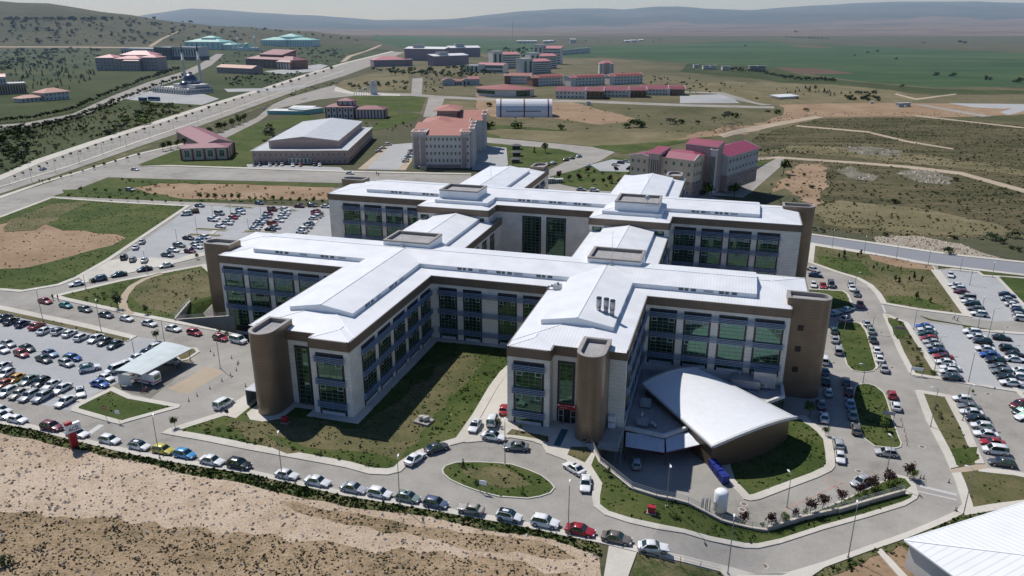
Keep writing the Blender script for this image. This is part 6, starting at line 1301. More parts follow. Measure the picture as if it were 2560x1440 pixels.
house('site_kiosk', 'left grey kiosk on the bare soil at the right', (2247, 268), (2260, 267.5), [(0, 13, 0, 12, 9, 'palegrey', 'metal_sheet', 'flat', .5)], 'kiosk'); house('site_kiosk', 'right grey kiosk on the bare soil at the right', (2265, 267), (2277, 266.5), [(0, 11, 0, 12, 9, 'palegrey', 'metal_sheet', 'flat', .5)], 'kiosk')
house('water_tank', 'small white tank hut left of the grey kiosks', (2176, 259), (2183, 259), [(0, 7, 0, 6, 5, 'offwhite', 'bright_sheet', 'flat', .4)], 'tank')
house('pump_house', 'small white cube hut between the hangar and the teaching blocks', (1466, 263), (1477, 263), [(0, 11, 0, 8, 9, 'offwhite', 'bright_sheet', 'flat', .4)], 'hut')
house('bus_shelter', 'glazed bus shelter pair behind the left rear wing', (1364, 459), (1406, 457), [(0, 20, 0, 10, 11, 'palegrey', 'metal_sheet', 'flat', .5, dict(slots=4)), (22, 42, 0, 10, 9, 'palegrey', 'metal_sheet', 'flat', .5, dict(slots=4))], 'shelter')
for i, (x, y) in enumerate(((1281, 374), (1282, 391), (1280, 408))): house('garden_pavilion', '%s of three dark garden pavilions by the tower block' % ('rearmost', 'middle', 'nearest')[i], (x, y), (x + 19, y), [(0, 19, 0, 14, 8, 'charcoal', 'charcoal', 'hip', 4, dict(ov=.8, trim='charcoal'))], 'pavilion')
def lattice_mast():
    p = at(1281, 124); H = zt(p.x, p.y, 52) - p.z; u = mpp(p); o = thing('radio_mast', 'tall thin lattice radio mast on the skyline', 'radio mast', p); mb = MB()
    for a in range(3):
        c, s = cos(a * 2.094), sin(a * 2.094); mb.bar((c * 1.6 * u, s * 1.6 * u, 0), (c * .7 * u, s * .7 * u, H), .3 * u)
    for i in range(24):
        z0, z1 = H * i / 24, H * (i + 1) / 24; r0, r1 = lerp(1.6, .7, i / 24) * u, lerp(1.6, .7, (i + 1) / 24) * u
        for a in range(3):
            b = a + 1; mb.bar((cos(a * 2.094) * r0, sin(a * 2.094) * r0, z0), (cos(b * 2.094) * r1, sin(b * 2.094) * r1, z1), .16 * u)
    mb.build('lattice', [M['steel']], o)
lattice_mast()
# --- the white roofed building at the bottom right corner
def corner_building():
    ze = -.55; C0 = atz(2261, 1350, ze); A1 = atz(2600, 1243, ze); B1 = atz(2364, 1440, ze)
    d = (A1 - C0).normalized(); n = Vector((d.y, -d.x, 0)); rz = atan2(d.y, d.x); L, D = 42, 26
    o = thing('utility_building', 'white metal hip roofed building at the lower right corner', 'building', (C0.x, C0.y, 0), rz)
    # local frame: x along the roof edge, y = -depth towards the camera
    mb = MB(); mb.box(.5, L, -D, -.5, -5.6, ze - .1, 0); mb.build('wall', [M['offwhite']], o)
    r = MB(); rise = 2.6; R0 = (D / 2, -D / 2, ze + rise); R1 = (L, -D / 2, ze + rise)
    r.face([(L, 0, ze), (0, 0, ze), R0, R1], 0); r.face([(0, 0, ze), (0, -D, ze), R0], 1); r.face([(0, -D, ze), (L, -D, ze), R1, R0], 0); r.face([(L, -D, ze), (L, 0, ze), R1], 2)
    r.bar((0, 0, ze - .08), (L, 0, ze - .08), .2, .25, 2); r.bar((0, 0, ze - .08), (0, -D, ze - .08), .2, .25, 2); r.bar((0, 0, ze + .02), R0, .3, .1, 2)
    r.build('roof', [seam_mat('panel_roof_x', (.78, .78, .77), 0, 1.0, .4, dark=.78), seam_mat('panel_roof_y', (.78, .78, .77), 1, 1.0, .4, dark=.78), M['white']], o)
corner_building()
# ------------------------------------------------------------------ trees, shrubs, grass, stones
def leaf_mat(name, a, b, c):
    m, nt, bs = new_mat(name); bs.inputs['Roughness'].default_value = .75; bs.inputs['Specular IOR Level'].default_value = .2
    g = N(nt, 'ShaderNodeNewGeometry'); r = N(nt, 'ShaderNodeValToRGB'); e = r.color_ramp.elements; e.new(.5)
    for i, q in enumerate((a, b, c)): e[i].position = (.1, .5, .95)[i]; e[i].color = rgba(q)
    nt.links.new(g.outputs['Random Per Island'], r.inputs['Fac']); nt.links.new(r.outputs['Color'], bs.inputs['Base Color']); return m
LM = dict(green=leaf_mat('leaf_green', (.026, .048, .012), (.052, .088, .020), (.10, .145, .038)), fresh=leaf_mat('leaf_fresh', (.05, .085, .014), (.10, .15, .028), (.17, .22, .05)), dark=leaf_mat('leaf_dark', (.018, .036, .016), (.038, .060, .024), (.072, .095, .040)),
          willow=leaf_mat('leaf_silver', (.05, .07, .04), (.09, .115, .07), (.15, .175, .11)), plum=leaf_mat('leaf_plum', (.026, .014, .014), (.05, .022, .022), (.085, .042, .036)), conifer=leaf_mat('leaf_conifer', (.012, .028, .014), (.025, .045, .02), (.05, .07, .032)), olive=leaf_mat('leaf_olive', (.04, .05, .018), (.075, .085, .032), (.12, .12, .05)))
M['bark'] = plain('bark', (.12, .09, .065), .9)
def crown(mb, shape, n, leaf, rr, m=0):
    """n leaf clumps through an uneven crown of unit height and width"""
    if shape == 'round': lobes = [(rr.uniform(-.22, .22), rr.uniform(-.22, .22), rr.uniform(.42, .78), rr.uniform(.20, .32)) for _ in range(7)] + [(0, 0, .6, .30)]
    elif shape == 'bush': lobes = [(rr.uniform(-.28, .28), rr.uniform(-.28, .28), rr.uniform(.2, .62), rr.uniform(.2, .36)) for _ in range(7)]
    elif shape == 'upright': lobes = [(rr.uniform(-.12, .12), rr.uniform(-.12, .12), .3 + .6 * i / 6, .24 - .15 * abs(i / 6 - .4)) for i in range(7)]
    else: lobes = None
    for _ in range(n):
        if lobes:
            x, y, z, r = rr.choice(lobes)
            a, t = rr.uniform(0, 2 * PI), math.acos(rr.uniform(-1, 1)); q = r * (rr.random() ** .4)
            d = Vector((sin(t) * cos(a), sin(t) * sin(a), cos(t) * .85)); p = Vector((x, y, z)) + d * q
        else:
            z = .08 + .92 * rr.random() ** 1.4; a = rr.uniform(0, 2 * PI); q = (1 - z) * .36 * (.45 + .55 * rr.random()) + .02
            d = Vector((cos(a), sin(a), .3)); p = Vector((cos(a) * q, sin(a) * q, z))
        nrm = (d + Vector((rr.uniform(-.7, .7), rr.uniform(-.7, .7), rr.uniform(-.3, .9)))).normalized()
        u = nrm.orthogonal().normalized(); v = nrm.cross(u); s = leaf * rr.uniform(.6, 1.3); k = rr.uniform(0, 6.28)
        c1, s1 = cos(k) * s, sin(k) * s; A = u * c1 + v * s1; B = (v * c1 - u * s1) * rr.uniform(.5, .95)
        mb.face([p - A - B * .4, p + A * .2 - B, p + A + B * .3, p - A * .1 + B], m)
PLANT = {}
def plant_mesh(shape, leafkey, lod, var):
    k = (shape, leafkey, lod, var)
    if k not in PLANT:
        rr = random.Random(hash((shape, lod, var)) % 9999 + var * 13); c = MB(); n = (420, 150, 60)[lod]; lf = (.052, .085, .13)[lod]
        if shape == 'conifer': lf *= .8
        crown(c, shape, n, lf, rr); t = MB()
        hh = .45 if shape in ('round', 'upright') else .15
        t.tube([(0, 0, -.03), (.008, .004, hh * .6), (.0, .012, hh + .12)], [.028, .020, .010], 6 if lod < 2 else 4)
        if lod < 2 and shape in ('round', 'upright'):
            for i in range(4):
                a = rr.uniform(0, 6.28); t.tube([(0, 0, hh * (.7 + .1 * i)), (cos(a) * .12, sin(a) * .12, hh + .12 + .05 * i), (cos(a) * .2, sin(a) * .2, hh + .24 + .04 * i)], [.012, .008, .004], 4)
        PLANT[k] = (c.mesh('crown_mesh', [LM[leafkey]]), t.mesh('trunk_mesh', [M['bark']]))
    return PLANT[k]
_lb = [(c, p, min(q.x for q in p), max(q.x for q in p), min(q.y for q in p), max(q.y for q in p)) for c, p in reversed(LAND)]
def fast_class(x, y):
    for c, p, a, b, d, e in _lb:
        if a <= x <= b and d <= y <= e and inside((x, y), p): return c
    return 'ground'
PLANTS = []
def plant(*a, **k): PLANTS.append((a, k))
def grow(px, py, hpx, shape, leafkey, label, cat='tree', group=None, lod=1, wide=1.0, mass=None):
    p = at(px, py); H = hpx * mpp(p) * 1.08; rr = random.Random(int(px * 31 + py * 17))
    z = p.z + (ZOFF.get(fast_class(p.x, p.y), 0) if p.y < 400 else 0); rz = rr.uniform(0, 6.28); var = rr.randrange(3)
    if mass is not None:
        c, t = plant_mesh(shape, leafkey, 2, var); Mx = Matrix.Translation((p.x, p.y, z)) @ Matrix.Rotation(rz, 4, 'Z') @ Matrix.Diagonal((H * wide, H * wide, H, 1)); n = len(mass.v); mi = list(LM).index(leafkey)
        mass.v += [tuple(Mx @ v.co) for v in c.vertices]
        for f in c.polygons: mass.f.append([n + i for i in f.vertices]); mass.m.append(mi); mass.sm.append(False)
        return
    nm = 'shrub' if cat == 'shrub' or shape == 'bush' else 'tree'
    o = thing(nm, label, cat, (p.x, p.y, z), rz, group); o.scale = (H * wide, H * wide, H)
    c, t = plant_mesh(shape, leafkey, lod, var); shared('crown', c, o)
    if shape != 'bush' or lod == 0: shared('trunk', t, o)
def finish_plants():
    kinds = {}
    for a, k in PLANTS:
        cat = a[6] if len(a) > 6 else k.get('cat', 'tree'); nm = 'shrub' if cat == 'shrub' or a[3] == 'bush' else 'tree'
        kinds.setdefault(nm, []).append((a, k))
    for nm, l in kinds.items():
        l.sort(key=lambda q: -q[0][2]); mass = MB()
        for i, (a, k) in enumerate(l):
            if i < 285: grow(*a, **k)
            else: grow(*a, **{**k, 'mass': mass})
        if mass.f: tag(mass.build({'shrub': 'scrub', 'tree': 'distant_trees'}[nm], list(LM.values())), kind='stuff')
PL = [(1855, 1312, 40), (1927, 1319, 44), (1985, 1299, 30), (2025, 1285, 46), (2056, 1272, 42), (2102, 1259, 40), (2144, 1241, 40), (2177, 1230, 46), (2220, 1216, 48), (2267, 1192, 42)]
for i, (x, y, k) in enumerate(PL): plant(x, y, k, 'round', 'plum', '%s dark purple plum tree from the left along the yard wall' % ORD[i], group='plum trees along the yard wall', lod=0, wide=.85)
for x, y, k, l in ((1960, 1312, 36, 'light green sapling between purple trees left of the yard ramp'), (2012, 1292, 24, 'low green sapling under the fourth purple tree'), (2281, 1200, 34, 'green sapling right of the last purple tree'), (2160, 1236, 22, 'green bush below the silver car on the ramp'), (1905, 1322, 20, 'thin green climber beside the second purple tree'), (438, 1070, 30, 'round headed sapling at the corner of the front lawn'), (391, 850, 28, 'thin sapling at the corner of the left parking lot'), (2024, 1042, 44, 'leafy tree between the right tower and the parked cars'), (2206, 1075, 36, 'young tree on the large green island'), (294, 772, 38, 'dark tree beside the curved footpath'), (364, 786, 26, 'round tree on the lawn left of the sunken yard'), (232, 706, 18, 'golden green bush by the left lane'), (492, 648, 16, 'thin sapling at the tip of the far left lot'), (806, 540, 14, 'yellowish palm like bush at the end of the far right row'), (1520, 1190, 24, 'sapling inside the wall railing above the service yard'), (1244, 1068, 26, 'dark bush beside the white van near the entrance'), (1300, 1078, 20, 'small tree on the entrance flower bed'), (1158, 1170, 24, 'small dark conifer at the left end of the oval island'), (1306, 1236, 24, 'small pale conifer at the lower right of the oval island'), (1192, 1212, 18, 'dark shrub in the middle of the oval island'), (2063, 1090, 26, 'low tree at the kerb beside the curved hall'), (1630, 1280, 16, 'sapling in the grass before the service yard'), (2430, 985, 12, 'tiny sapling at the top of the lower right lot')):
    plant(x, y, k, 'conifer' if 'conifer' in l else ('bush' if 'bush' in l or 'shrub' in l else 'round'), 'dark' if 'dark' in l else ('fresh' if 'green' in l or 'light' in l or 'yellow' in l or 'pale' in l else 'green'), l, 'shrub' if 'bush' in l or 'shrub' in l else 'tree', lod=0, wide=.8)
for x, y, k, l in ((1958, 436, 38, 'bushy tree at the corner of the straight rear road'), (1836, 492, 38, 'round bushy tree right of the college block'), (1768, 492, 40, 'slim tree at the foot of the college block'), (1364, 382, 26, 'lone leafy tree by the curving road'), (1336, 382, 14, 'small dark cone tree left of the lone leafy tree')):
    plant(x, y, k, 'conifer' if 'cone' in l else 'round', 'green', l, lod=1, wide=.95)
for x, y, k in ((1222, 322, 30), (1288, 321, 26), (1402, 324, 16), (1566, 320, 20), (1590, 318, 26), (1604, 318, 24), (1679, 310, 20), (1704, 309, 18), (1224, 266, 16), (1745, 309, 14), (1784, 300, 10), (1815, 295, 26), (1838, 296, 22), (1942, 285, 18), (2015, 279, 12), (1917, 282, 12)): plant(x, y, k, 'bush', 'willow' if x % 2 else 'green', 'silvery willow bush on the dry ground round the hangar', 'shrub', 'willow bushes round the hangar', 1, 1.25)
rg = random.Random(11)
def row(pts, n, hp, shape, key, label, group, lod=2, jit=2, wide=.9, cat='tree'):
    seg = [0]
    for a, b in zip(pts, pts[1:]): seg.append(seg[-1] + sqrt((a[0] - b[0]) ** 2 + (a[1] - b[1]) ** 2))
    for i in range(n):
        s = seg[-1] * (i + .5) / n; k = max(j for j in range(len(pts) - 1) if seg[j] <= s); f = (s - seg[k]) / (seg[k + 1] - seg[k])
        x, y = lerp(pts[k][0], pts[k + 1][0], f), lerp(pts[k][1], pts[k + 1][1], f)
        plant(x + rg.uniform(-jit, jit), y + rg.uniform(-jit, jit) * .3, lerp(*hp, rg.random()), shape, key if isinstance(key, str) else rg.choice(key), label, cat, group, lod, wide)
def scatter(poly, n, hp, shape, key, label, group, lod=2, wide=1.1, cat='shrub'):
    xs, ys = [p[0] for p in poly], [p[1] for p in poly]; k = 0; tries = 0
    while k < n and tries < n * 40:
        tries += 1; x, y = rg.uniform(min(xs), max(xs)), rg.uniform(min(ys), max(ys))
        if not inside((x, y), poly): continue
        if y > 130:
            p = at(x, y)
            if top_class(p.x, p.y) in ('road', 'asphalt_road', 'parking_lot', 'pavement', 'path'): continue
        k += 1; plant(x, y, lerp(*hp, rg.random() ** 1.6), shape, key if isinstance(key, str) else rg.choice(key), label, cat, group, lod, wide * rg.uniform(.8, 1.25))
row([(490, 500), (560, 499), (640, 503), (740, 507), (838, 512)], 17, (11, 19), 'round', 'fresh', 'light green sapling on the bank behind the far left lot', 'saplings behind the far left lot', 1, 4)
row([(160, 492), (300, 503), (470, 511)], 9, (8, 14), 'round', 'green', 'small dark sapling on the kerb of the left field', 'saplings on the left field kerb', 1, 6)
row([(190, 480), (410, 492)], 7, (9, 13), 'round', 'fresh', 'small sapling on the narrow green verge by the left junction', 'saplings on the narrow verge', 2, 5)
row([(398, 380), (450, 368), (487, 354), (530, 336), (580, 318), (622, 300)], 13, (18, 27), 'round', 'green', 'leafy roadside tree between avenue and service road', 'leafy trees between the avenue lanes', 1, 3, 1.0)
row([(30, 452), (140, 405), (260, 362), (400, 318), (560, 264), (700, 220), (840, 174)], 40, (7, 12), 'round', ['green', 'olive'], 'small street sapling on the avenue walkway', 'saplings on the avenue walkway', 2, 2)
row([(110, 458), (230, 426), (360, 390)], 9, (7, 12), 'round', 'olive', 'thin sapling on the grass strip of the service road', 'saplings on the service road strip', 2, 2)
for q in ([(-10, 309), (70, 302), (180, 280), (280, 236), (370, 202), (450, 178)], [(-10, 328), (80, 321), (200, 295), (310, 252), (400, 216), (480, 190)]):
    row(q, 58, (9, 15), 'round', 'dark', 'dark round tree lining the curved boulevard by the mosque', 'trees lining the curved boulevard', 2, 2, 1.1)
row([(0, 338), (60, 330), (200, 300), (290, 266)], 44, (8, 14), 'round', 'dark', 'dark tree in the outer row below the boulevard', 'trees below the boulevard', 2, 3, 1.1)
scatter([(0, 335), (60, 335), (180, 300), (330, 262), (560, 270), (480, 310), (330, 355), (150, 415), (0, 470)], 230, (4, 12), 'bush', ['green', 'dark', 'olive'], 'low green shrub on the meadow left of the avenue', 'shrubs on the meadow left of the avenue')
scatter([(0, 330), (90, 335), (70, 400), (0, 440)], 34, (14, 30), 'round', ['dark', 'green'], 'big dark tree in the grove at the left edge', 'grove at the left edge', 1, 1.2, 'tree')
scatter([(380, 262), (500, 270), (480, 305), (380, 330), (300, 345), (250, 330)], 34, (10, 22), 'bush', ['willow', 'green', 'fresh'], 'broad leafy bush beside the avenue below the mosque square', 'broad bushes beside the avenue', 1, 1.4)
for r_ in range(5): row([(60 + r_ * 14, 350 - r_ * 9), (180 + r_ * 20, 335 - r_ * 9)], 11, (5, 7), 'conifer', 'conifer', 'tiny planted conifer in the rows of the left plantation', 'planted conifers on the left meadow', 2, 2, 1.0)
scatter([(40, 150), (240, 150), (235, 200), (180, 225), (60, 225), (0, 190)], 130, (5, 10), 'conifer', 'conifer', 'small conifer in the plantation left of the pink complex', 'conifers left of the pink complex', 2, 1.1, 'tree')
scatter([(0, 122), (250, 125), (250, 150), (0, 180)], 100, (5, 11), 'bush', 'dark', 'dark scrub bush at the foot of the hill', 'scrub at the hill foot', 2, 1.3)
scatter([(0, 6), (120, 12), (255, 36), (376, 54), (504, 70), (640, 84), (800, 98), (800, 108), (640, 108), (400, 110), (0, 112)], 330, (2, 10), 'bush', 'dark', 'dark round scrub bush on the upper left hillside', 'scrub bushes on the left hillside', 2, 1.3)
row([(5, 3), (120, 6), (255, 29), (376, 46), (504, 62), (638, 74), (722, 81), (813, 93), (900, 103)], 44, (3, 9), 'bush', 'dark', 'dark bush standing on the skyline of the left hill', 'bushes on the hill skyline', 2, 5, 1.3, 'shrub')
scatter([(640, 130), (850, 118), (900, 150), (760, 172), (740, 160)], 90, (3, 8), 'bush', ['olive', 'dark'], 'olive scrub bush between the turquoise school and the avenue', 'scrub below the turquoise schools', 2, 1.2)
scatter([(560, 195), (760, 185), (840, 170), (720, 208), (580, 220)], 70, (5, 10), 'round', ['green', 'dark'], 'garden tree between the rose dormitory and the avenue', 'garden trees above the avenue', 2, 1.1, 'tree')
scatter([(920, 178), (1080, 178), (1180, 168), (1240, 188), (1160, 196), (1000, 192)], 110, (7, 14), 'round', ['green', 'fresh', 'dark'], 'leafy tree in the belt before the purple dormitories', 'tree belt before the dormitories', 2, 1.15, 'tree')
scatter([(1195, 128), (1330, 125), (1330, 150), (1240, 140)], 30, (6, 10), 'round', 'dark', 'dark tree behind the hostel towers', 'trees behind the hostel towers', 2, 1.2, 'tree')
scatter([(860, 212), (1020, 205), (1025, 224), (900, 228)], 26, (5, 12), 'bush', ['green', 'dark'], 'bush in the park round the memorial colonnade', 'bushes round the memorial', 2, 1.2)
scatter([(1060, 195), (1110, 200), (1170, 218), (1110, 236), (1060, 232)], 22, (5, 9), 'round', ['green', 'dark'], 'small tree by the nursery forecourt', 'trees by the nursery', 2, 1.1, 'tree')
scatter([(860, 310), (1040, 312), (1030, 330), (900, 330)], 16, (5, 9), 'round', 'green', 'small tree on the grass below the striped red hall', 'trees below the striped hall', 2, 1, 'tree')
scatter([(650, 320), (690, 310), (680, 365), (655, 380)], 9, (10, 26), 'bush', ['willow', 'green'], 'silver green bush left of the pink sports hall', 'bushes left of the sports hall', 1, 1.2)
scatter([(1540, 185), (1900, 215), (1900, 255), (1720, 236), (1540, 205)], 90, (3, 9), 'round', ['dark', 'olive'], 'small scattered tree on the plain right of the teaching blocks', 'scattered trees on the plain', 2, 1, 'tree')
row([(1824, 176), (1900, 182), (1960, 196), (2000, 200), (2090, 203)], 30, (6, 14), 'bush', 'dark', 'dark hedge bush in the tree line below the green fields', 'tree line below the green fields', 2, 1.3, 1.2, 'shrub')
scatter([(1920, 222), (2060, 218), (2120, 240), (1940, 240)], 30, (5, 11), 'conifer', 'conifer', 'small cone tree on the pale slope above the depot', 'cone trees above the depot', 2, 1.2, 'tree')
scatter([(2110, 235), (2190, 230), (2200, 254), (2120, 252)], 26, (7, 14), 'bush', 'dark', 'dark bush in the thicket left of the grey kiosks', 'thicket left of the grey kiosks', 2, 1.3)
for x, y, k in ((1863, 116, 5), (2193, 130, 7), (2169, 133, 6), (2138, 140, 5), (2240, 149, 7), (2341, 190, 12), (2382, 192, 13), (2470, 200, 14), (2546, 208, 18), (2255, 218, 9), (1990, 82, 7), (2400, 108, 9), (2412, 109, 8), (2308, 108, 5)): plant(x, y, k, 'bush', 'dark', 'lone dark field tree among the green fields', 'tree', 'lone trees among the green fields', 2, 1.5)
row([(1962, 94), (2075, 98)], 14, (3.5, 5), 'bush', 'dark', 'tree in the dark hedge across the far brown fields', 'hedge across the far fields', 2, 1, 1.4)
row([(1832, 378), (1880, 381), (1920, 380), (1980, 382), (2035, 383)], 17, (5, 11), 'bush', 'dark', 'small dark bush in the row beyond the straight rear road', 'bush row beyond the rear road', 2, 3, 1.0, 'shrub')
scatter([(1960, 400), (2060, 410), (2100, 500), (2030, 560), (1900, 480)], 22, (4, 13), 'bush', ['green', 'dark'], 'shrub on the eroded slope right of the rear road', 'shrubs on the eroded slope', 1, 1.2)
scatter([(2060, 300), (2560, 330), (2560, 420), (2200, 400)], 90, (1.5, 6), 'bush', ['dark', 'olive'], 'low shrub on the dark grassy hillside', 'shrubs on the grassy hillside', 2, 1.4)
scatter([(2080, 460), (2560, 470), (2560, 580), (2060, 560)], 110, (2, 9), 'bush', ['dark', 'olive', 'green'], 'low shrub between the rock outcrops and the grey road', 'shrubs above the grey road', 2, 1.3)
for x, y, k in ((2236, 508, 18), (2390, 452, 16), (2372, 635, 26), (2388, 598, 14), (2480, 600, 24), (2504, 608, 20), (2532, 594, 24), (2214, 590, 16), (2056, 580, 12), (2035, 576, 12), (2527, 622, 14), (2546, 628, 16)): plant(x, y, k, 'bush', 'dark', 'rounded green bush beside the grey road at the right', 'shrub', 'bushes beside the grey road', 1, 1.15)
scatter([(2040, 625), (2180, 640), (2300, 680), (2330, 760), (2240, 740), (2150, 680)], 26, (8, 18), 'upright', ['green', 'dark'], 'spindly young tree on the dry lawn below the grey road', 'young trees on the dry right lawn', 1, .8, 'tree')
scatter([(2240, 800), (2270, 815), (2350, 940), (2300, 930)], 12, (8, 20), 'bush', ['green', 'dark'], 'shrub on the strip left of the middle right lot', 'shrubs on the strip by the middle lot', 1, .9)
scatter([(2310, 990), (2370, 1000), (2440, 1160), (2400, 1190)], 12, (6, 12), 'bush', ['olive', 'green'], 'low bush on the dry strip left of the lower right lot', 'bushes on the lower dry strip', 1, 1.1)
scatter([(1390, 445), (1500, 412), (1590, 410), (1560, 465), (1470, 470)], 14, (9, 20), 'round', 'plum', 'dark plum tree in the garden behind the hospital', 'plum trees in the rear garden', 1, 1.0, 'tree')
scatter([(1390, 445), (1500, 412), (1590, 410), (1560, 465), (1470, 470)], 14, (5, 10), 'bush', ['green', 'dark'], 'green bush in the garden behind the hospital', 'bushes in the rear garden', 1, 1.1)
scatter([(430, 1085), (620, 1118), (860, 1160), (980, 1172), (900, 1150), (640, 1095), (520, 1062)], 22, (6, 16), 'bush', ['green', 'fresh', 'olive'], 'small bush along the kerb of the front lawn', 'bushes on the front lawn kerb', 1, 1.0)
scatter([(1000, 1020), (1150, 950), (1240, 930), (1170, 1060), (1080, 1105)], 26, (4, 12), 'bush', [ 'fresh', 'green', 'olive'], 'weedy bush on the lawn between the front wings', 'weeds between the front wings', 1, 1.2)
scatter([(350, 700), (500, 675), (520, 740), (430, 780), (350, 770)], 16, (4, 10), 'bush', ['green', 'olive', 'dark'], 'small shrub on the sloping left lawn', 'shrubs on the sloping left lawn', 1, 1.0)
scatter([(160, 755), (290, 730), (300, 765), (220, 765)], 14, (5, 14), 'bush', ['green', 'fresh'], 'small bush on the triangular left lawn', 'bushes on the triangular left lawn', 1, 1.0)
scatter([(1560, 1265), (1700, 1310), (1880, 1350), (2000, 1320), (1900, 1340), (1720, 1290)], 18, (5, 12), 'bush', ['green', 'fresh'], 'low bush on the bank outside the yard wall', 'bushes outside the yard wall', 1, 1.1)
scatter([(1830, 1318), (1917, 1325), (2004, 1296), (2095, 1262), (2180, 1225), (2250, 1196), (2260, 1225), (2100, 1275), (2000, 1296)], 26, (7, 15), 'bush', ['green', 'fresh'], 'leafy bush under the purple plum trees', 'bushes under the plum trees', 1, 1.3)
for x, y, k in ((590, 845, 16), (566, 838, 14), (612, 850, 14), (548, 828, 12)): plant(x, y, k, 'bush', 'green', 'round bush in the sunken yard by the left facade', 'shrub', 'bushes in the sunken yard', 1, 1.0)
plant(14, 1415, 40, 'bush', 'dark', 'big dark shrub on the dry earth at the lower left edge', 'shrub', None, 0, 1.1)
scatter([(560, 130), (640, 135), (620, 160), (540, 165)], 24, (3, 7), 'round', ['dark', 'green'], 'small tree between the modern block and the rose dormitory', 'trees by the modern block', 2, 1.1, 'tree')
scatter([(1240, 265), (1700, 275), (1850, 300), (1700, 335), (1300, 330)], 60, (2, 5), 'bush', ['olive', 'green'], 'low scrub on the dry ground below the hangar', 'scrub below the hangar', 2, 1.5)
scatter([(1700, 300), (2000, 290), (1850, 330), (1650, 345)], 60, (1.5, 4), 'bush', ['olive', 'green'], 'low scrub on the field left of the soil track', 'scrub by the soil track', 2, 1.6)
scatter([(700, 232), (860, 200), (840, 215), (720, 250)], 26, (3, 7), 'bush', ['green', 'dark'], 'bush on the verge between avenue and market shed', 'bushes by the market shed', 2, 1.2)
scatter([(280, 448), (640, 462), (835, 470), (830, 495), (500, 498), (350, 488)], 50, (3, 9), 'bush', ['olive', 'green'], 'weedy bush on the brown strip before the hospital', 'weeds on the brown strip', 2, 1.3)
scatter([(1300, 100), (1700, 95), (1700, 108), (1300, 112)], 40, (2, 4), 'bush', 'dark', 'dark bush at the field edge near the far barns', 'bushes near the far barns', 2, 1.5)
# grass tufts and stones: ground cover nobody could count
finish_plants()
GR = MB(); DG = MB(); YG = MB(); ST = MB(); rt = random.Random(5)
def tuft(mb, x, y, z, s):
    for _ in range(3):
        a = rt.uniform(0, 6.28); w = s * rt.uniform(.4, .8); hh = s * rt.uniform(.3, .7); lx, ly = rt.uniform(-.5, .5) * s, rt.uniform(-.5, .5) * s
        ca, sa = cos(a) * w, sin(a) * w; mb.face([(x - ca, y - sa, z - .02), (x + ca, y + sa, z - .02), (x + ca * .5 + lx, y + sa * .5 + ly, z + hh), (x - ca * .6 + lx, y - sa * .6 + ly, z + hh * .8)], 0)
def stone(mb, x, y, z, s):
    n = len(mb.v); a = rt.uniform(0, 6.28); k = [rt.uniform(.6, 1.2) for _ in range(5)]
    for i in range(4): mb.v.append((x + cos(a + i * 1.57) * s * k[i], y + sin(a + i * 1.57) * s * k[i], z - .02))
    mb.v.append((x + rt.uniform(-.3, .3) * s, y + rt.uniform(-.3, .3) * s, z + s * .8 * k[4]))
    for i in range(4): mb.f.append([n + i, n + (i + 1) % 4, n + 4]); mb.m.append(0); mb.sm.append(False)
DENS = dict(verge=(1.6, .42, 'g'), lawn=(.34, .32, 'g'), lawn_dry=(.34, .30, 'm'), dirt_field=(.03, .22, 'd'), dry_earth=(.75, .24, 'd'), soil=(.12, .4, 'd'))
def hill_cover():
    for _ in range(30000):
        x, y = rt.uniform(112, 390), rt.uniform(255, 640)
        if abs(x) > y * .72 + 8: continue
        c = fast_class(x, y)
        if c not in ('hill_grass', 'dry_grass', 'soil', 'ground'): continue
        s_ = .5 + .5 * sin(y * .42 + .9 * sin(x * .05) + x * .07); k = .5 + .5 * sin(x * .06 + 2 * sin(y * .045))
        if rt.random() > (.25 + .75 * s_) * (.3 + .7 * k) * (.35 if c == 'soil' else 1): continue
        tuft(GR if rt.random() < .3 * k else DG, x, y, h(x, y), rt.uniform(.3, .85))
def cover(x0, x1, y0, y1, n, only=None):
    for _ in range(n):
        x, y = rt.uniform(x0, x1), rt.uniform(y0, y1)
        if abs(x) > y * .72 + 8: continue
        c = fast_class(x, y)
        if c not in DENS or (only and c not in only): continue
        d, s, k = DENS[c]
        clump = .5 + .5 * sin(x * .9 + 2 * sin(y * .31)) * sin(y * .8 + 2 * sin(x * .27))
        if rt.random() > d * (.25 + 1.5 * clump * clump): continue
        mb = GR if k == 'g' or (k == 'm' and rt.random() < .5) else DG
        if c == 'lawn' and -12 < x < 0 and 108 < y < 150 and rt.random() < .35: mb = YG
        tuft(mb, x, y, h(x, y) + ZOFF.get(c, 0), s * rt.uniform(.5, 1.35))
cover(-125, 15, 54, 132, 70000, ('dirt_field', 'dry_earth', 'verge')); cover(-66, 75, 84, 180, 42000, ('lawn', 'lawn_dry', 'verge', 'soil')); cover(65, 140, 90, 260, 16000); hill_cover(); cover(-195, -60, 115, 310, 26000)
for _ in range(26000):
    x, y = rt.uniform(-125, 14), rt.uniform(54, 130)
    c = fast_class(x, y)
    if c in ('dirt_field', 'dry_earth') and (c == 'dirt_field' or rt.random() < .25): stone(ST, x, y, h(x, y), .09 + .34 * rt.random() ** 4)
for k in range(1500):
    p = at(rt.uniform(2185, 2520), rt.uniform(590, 652)) if k < 900 else at(rt.uniform(2090, 2390), rt.uniform(365, 462)); c = fast_class(p.x, p.y)
    if c in ('rubble', 'rock'): stone(ST, p.x, p.y, p.z, rt.uniform(.2, .7) * (1 if k < 900 else 1.7))
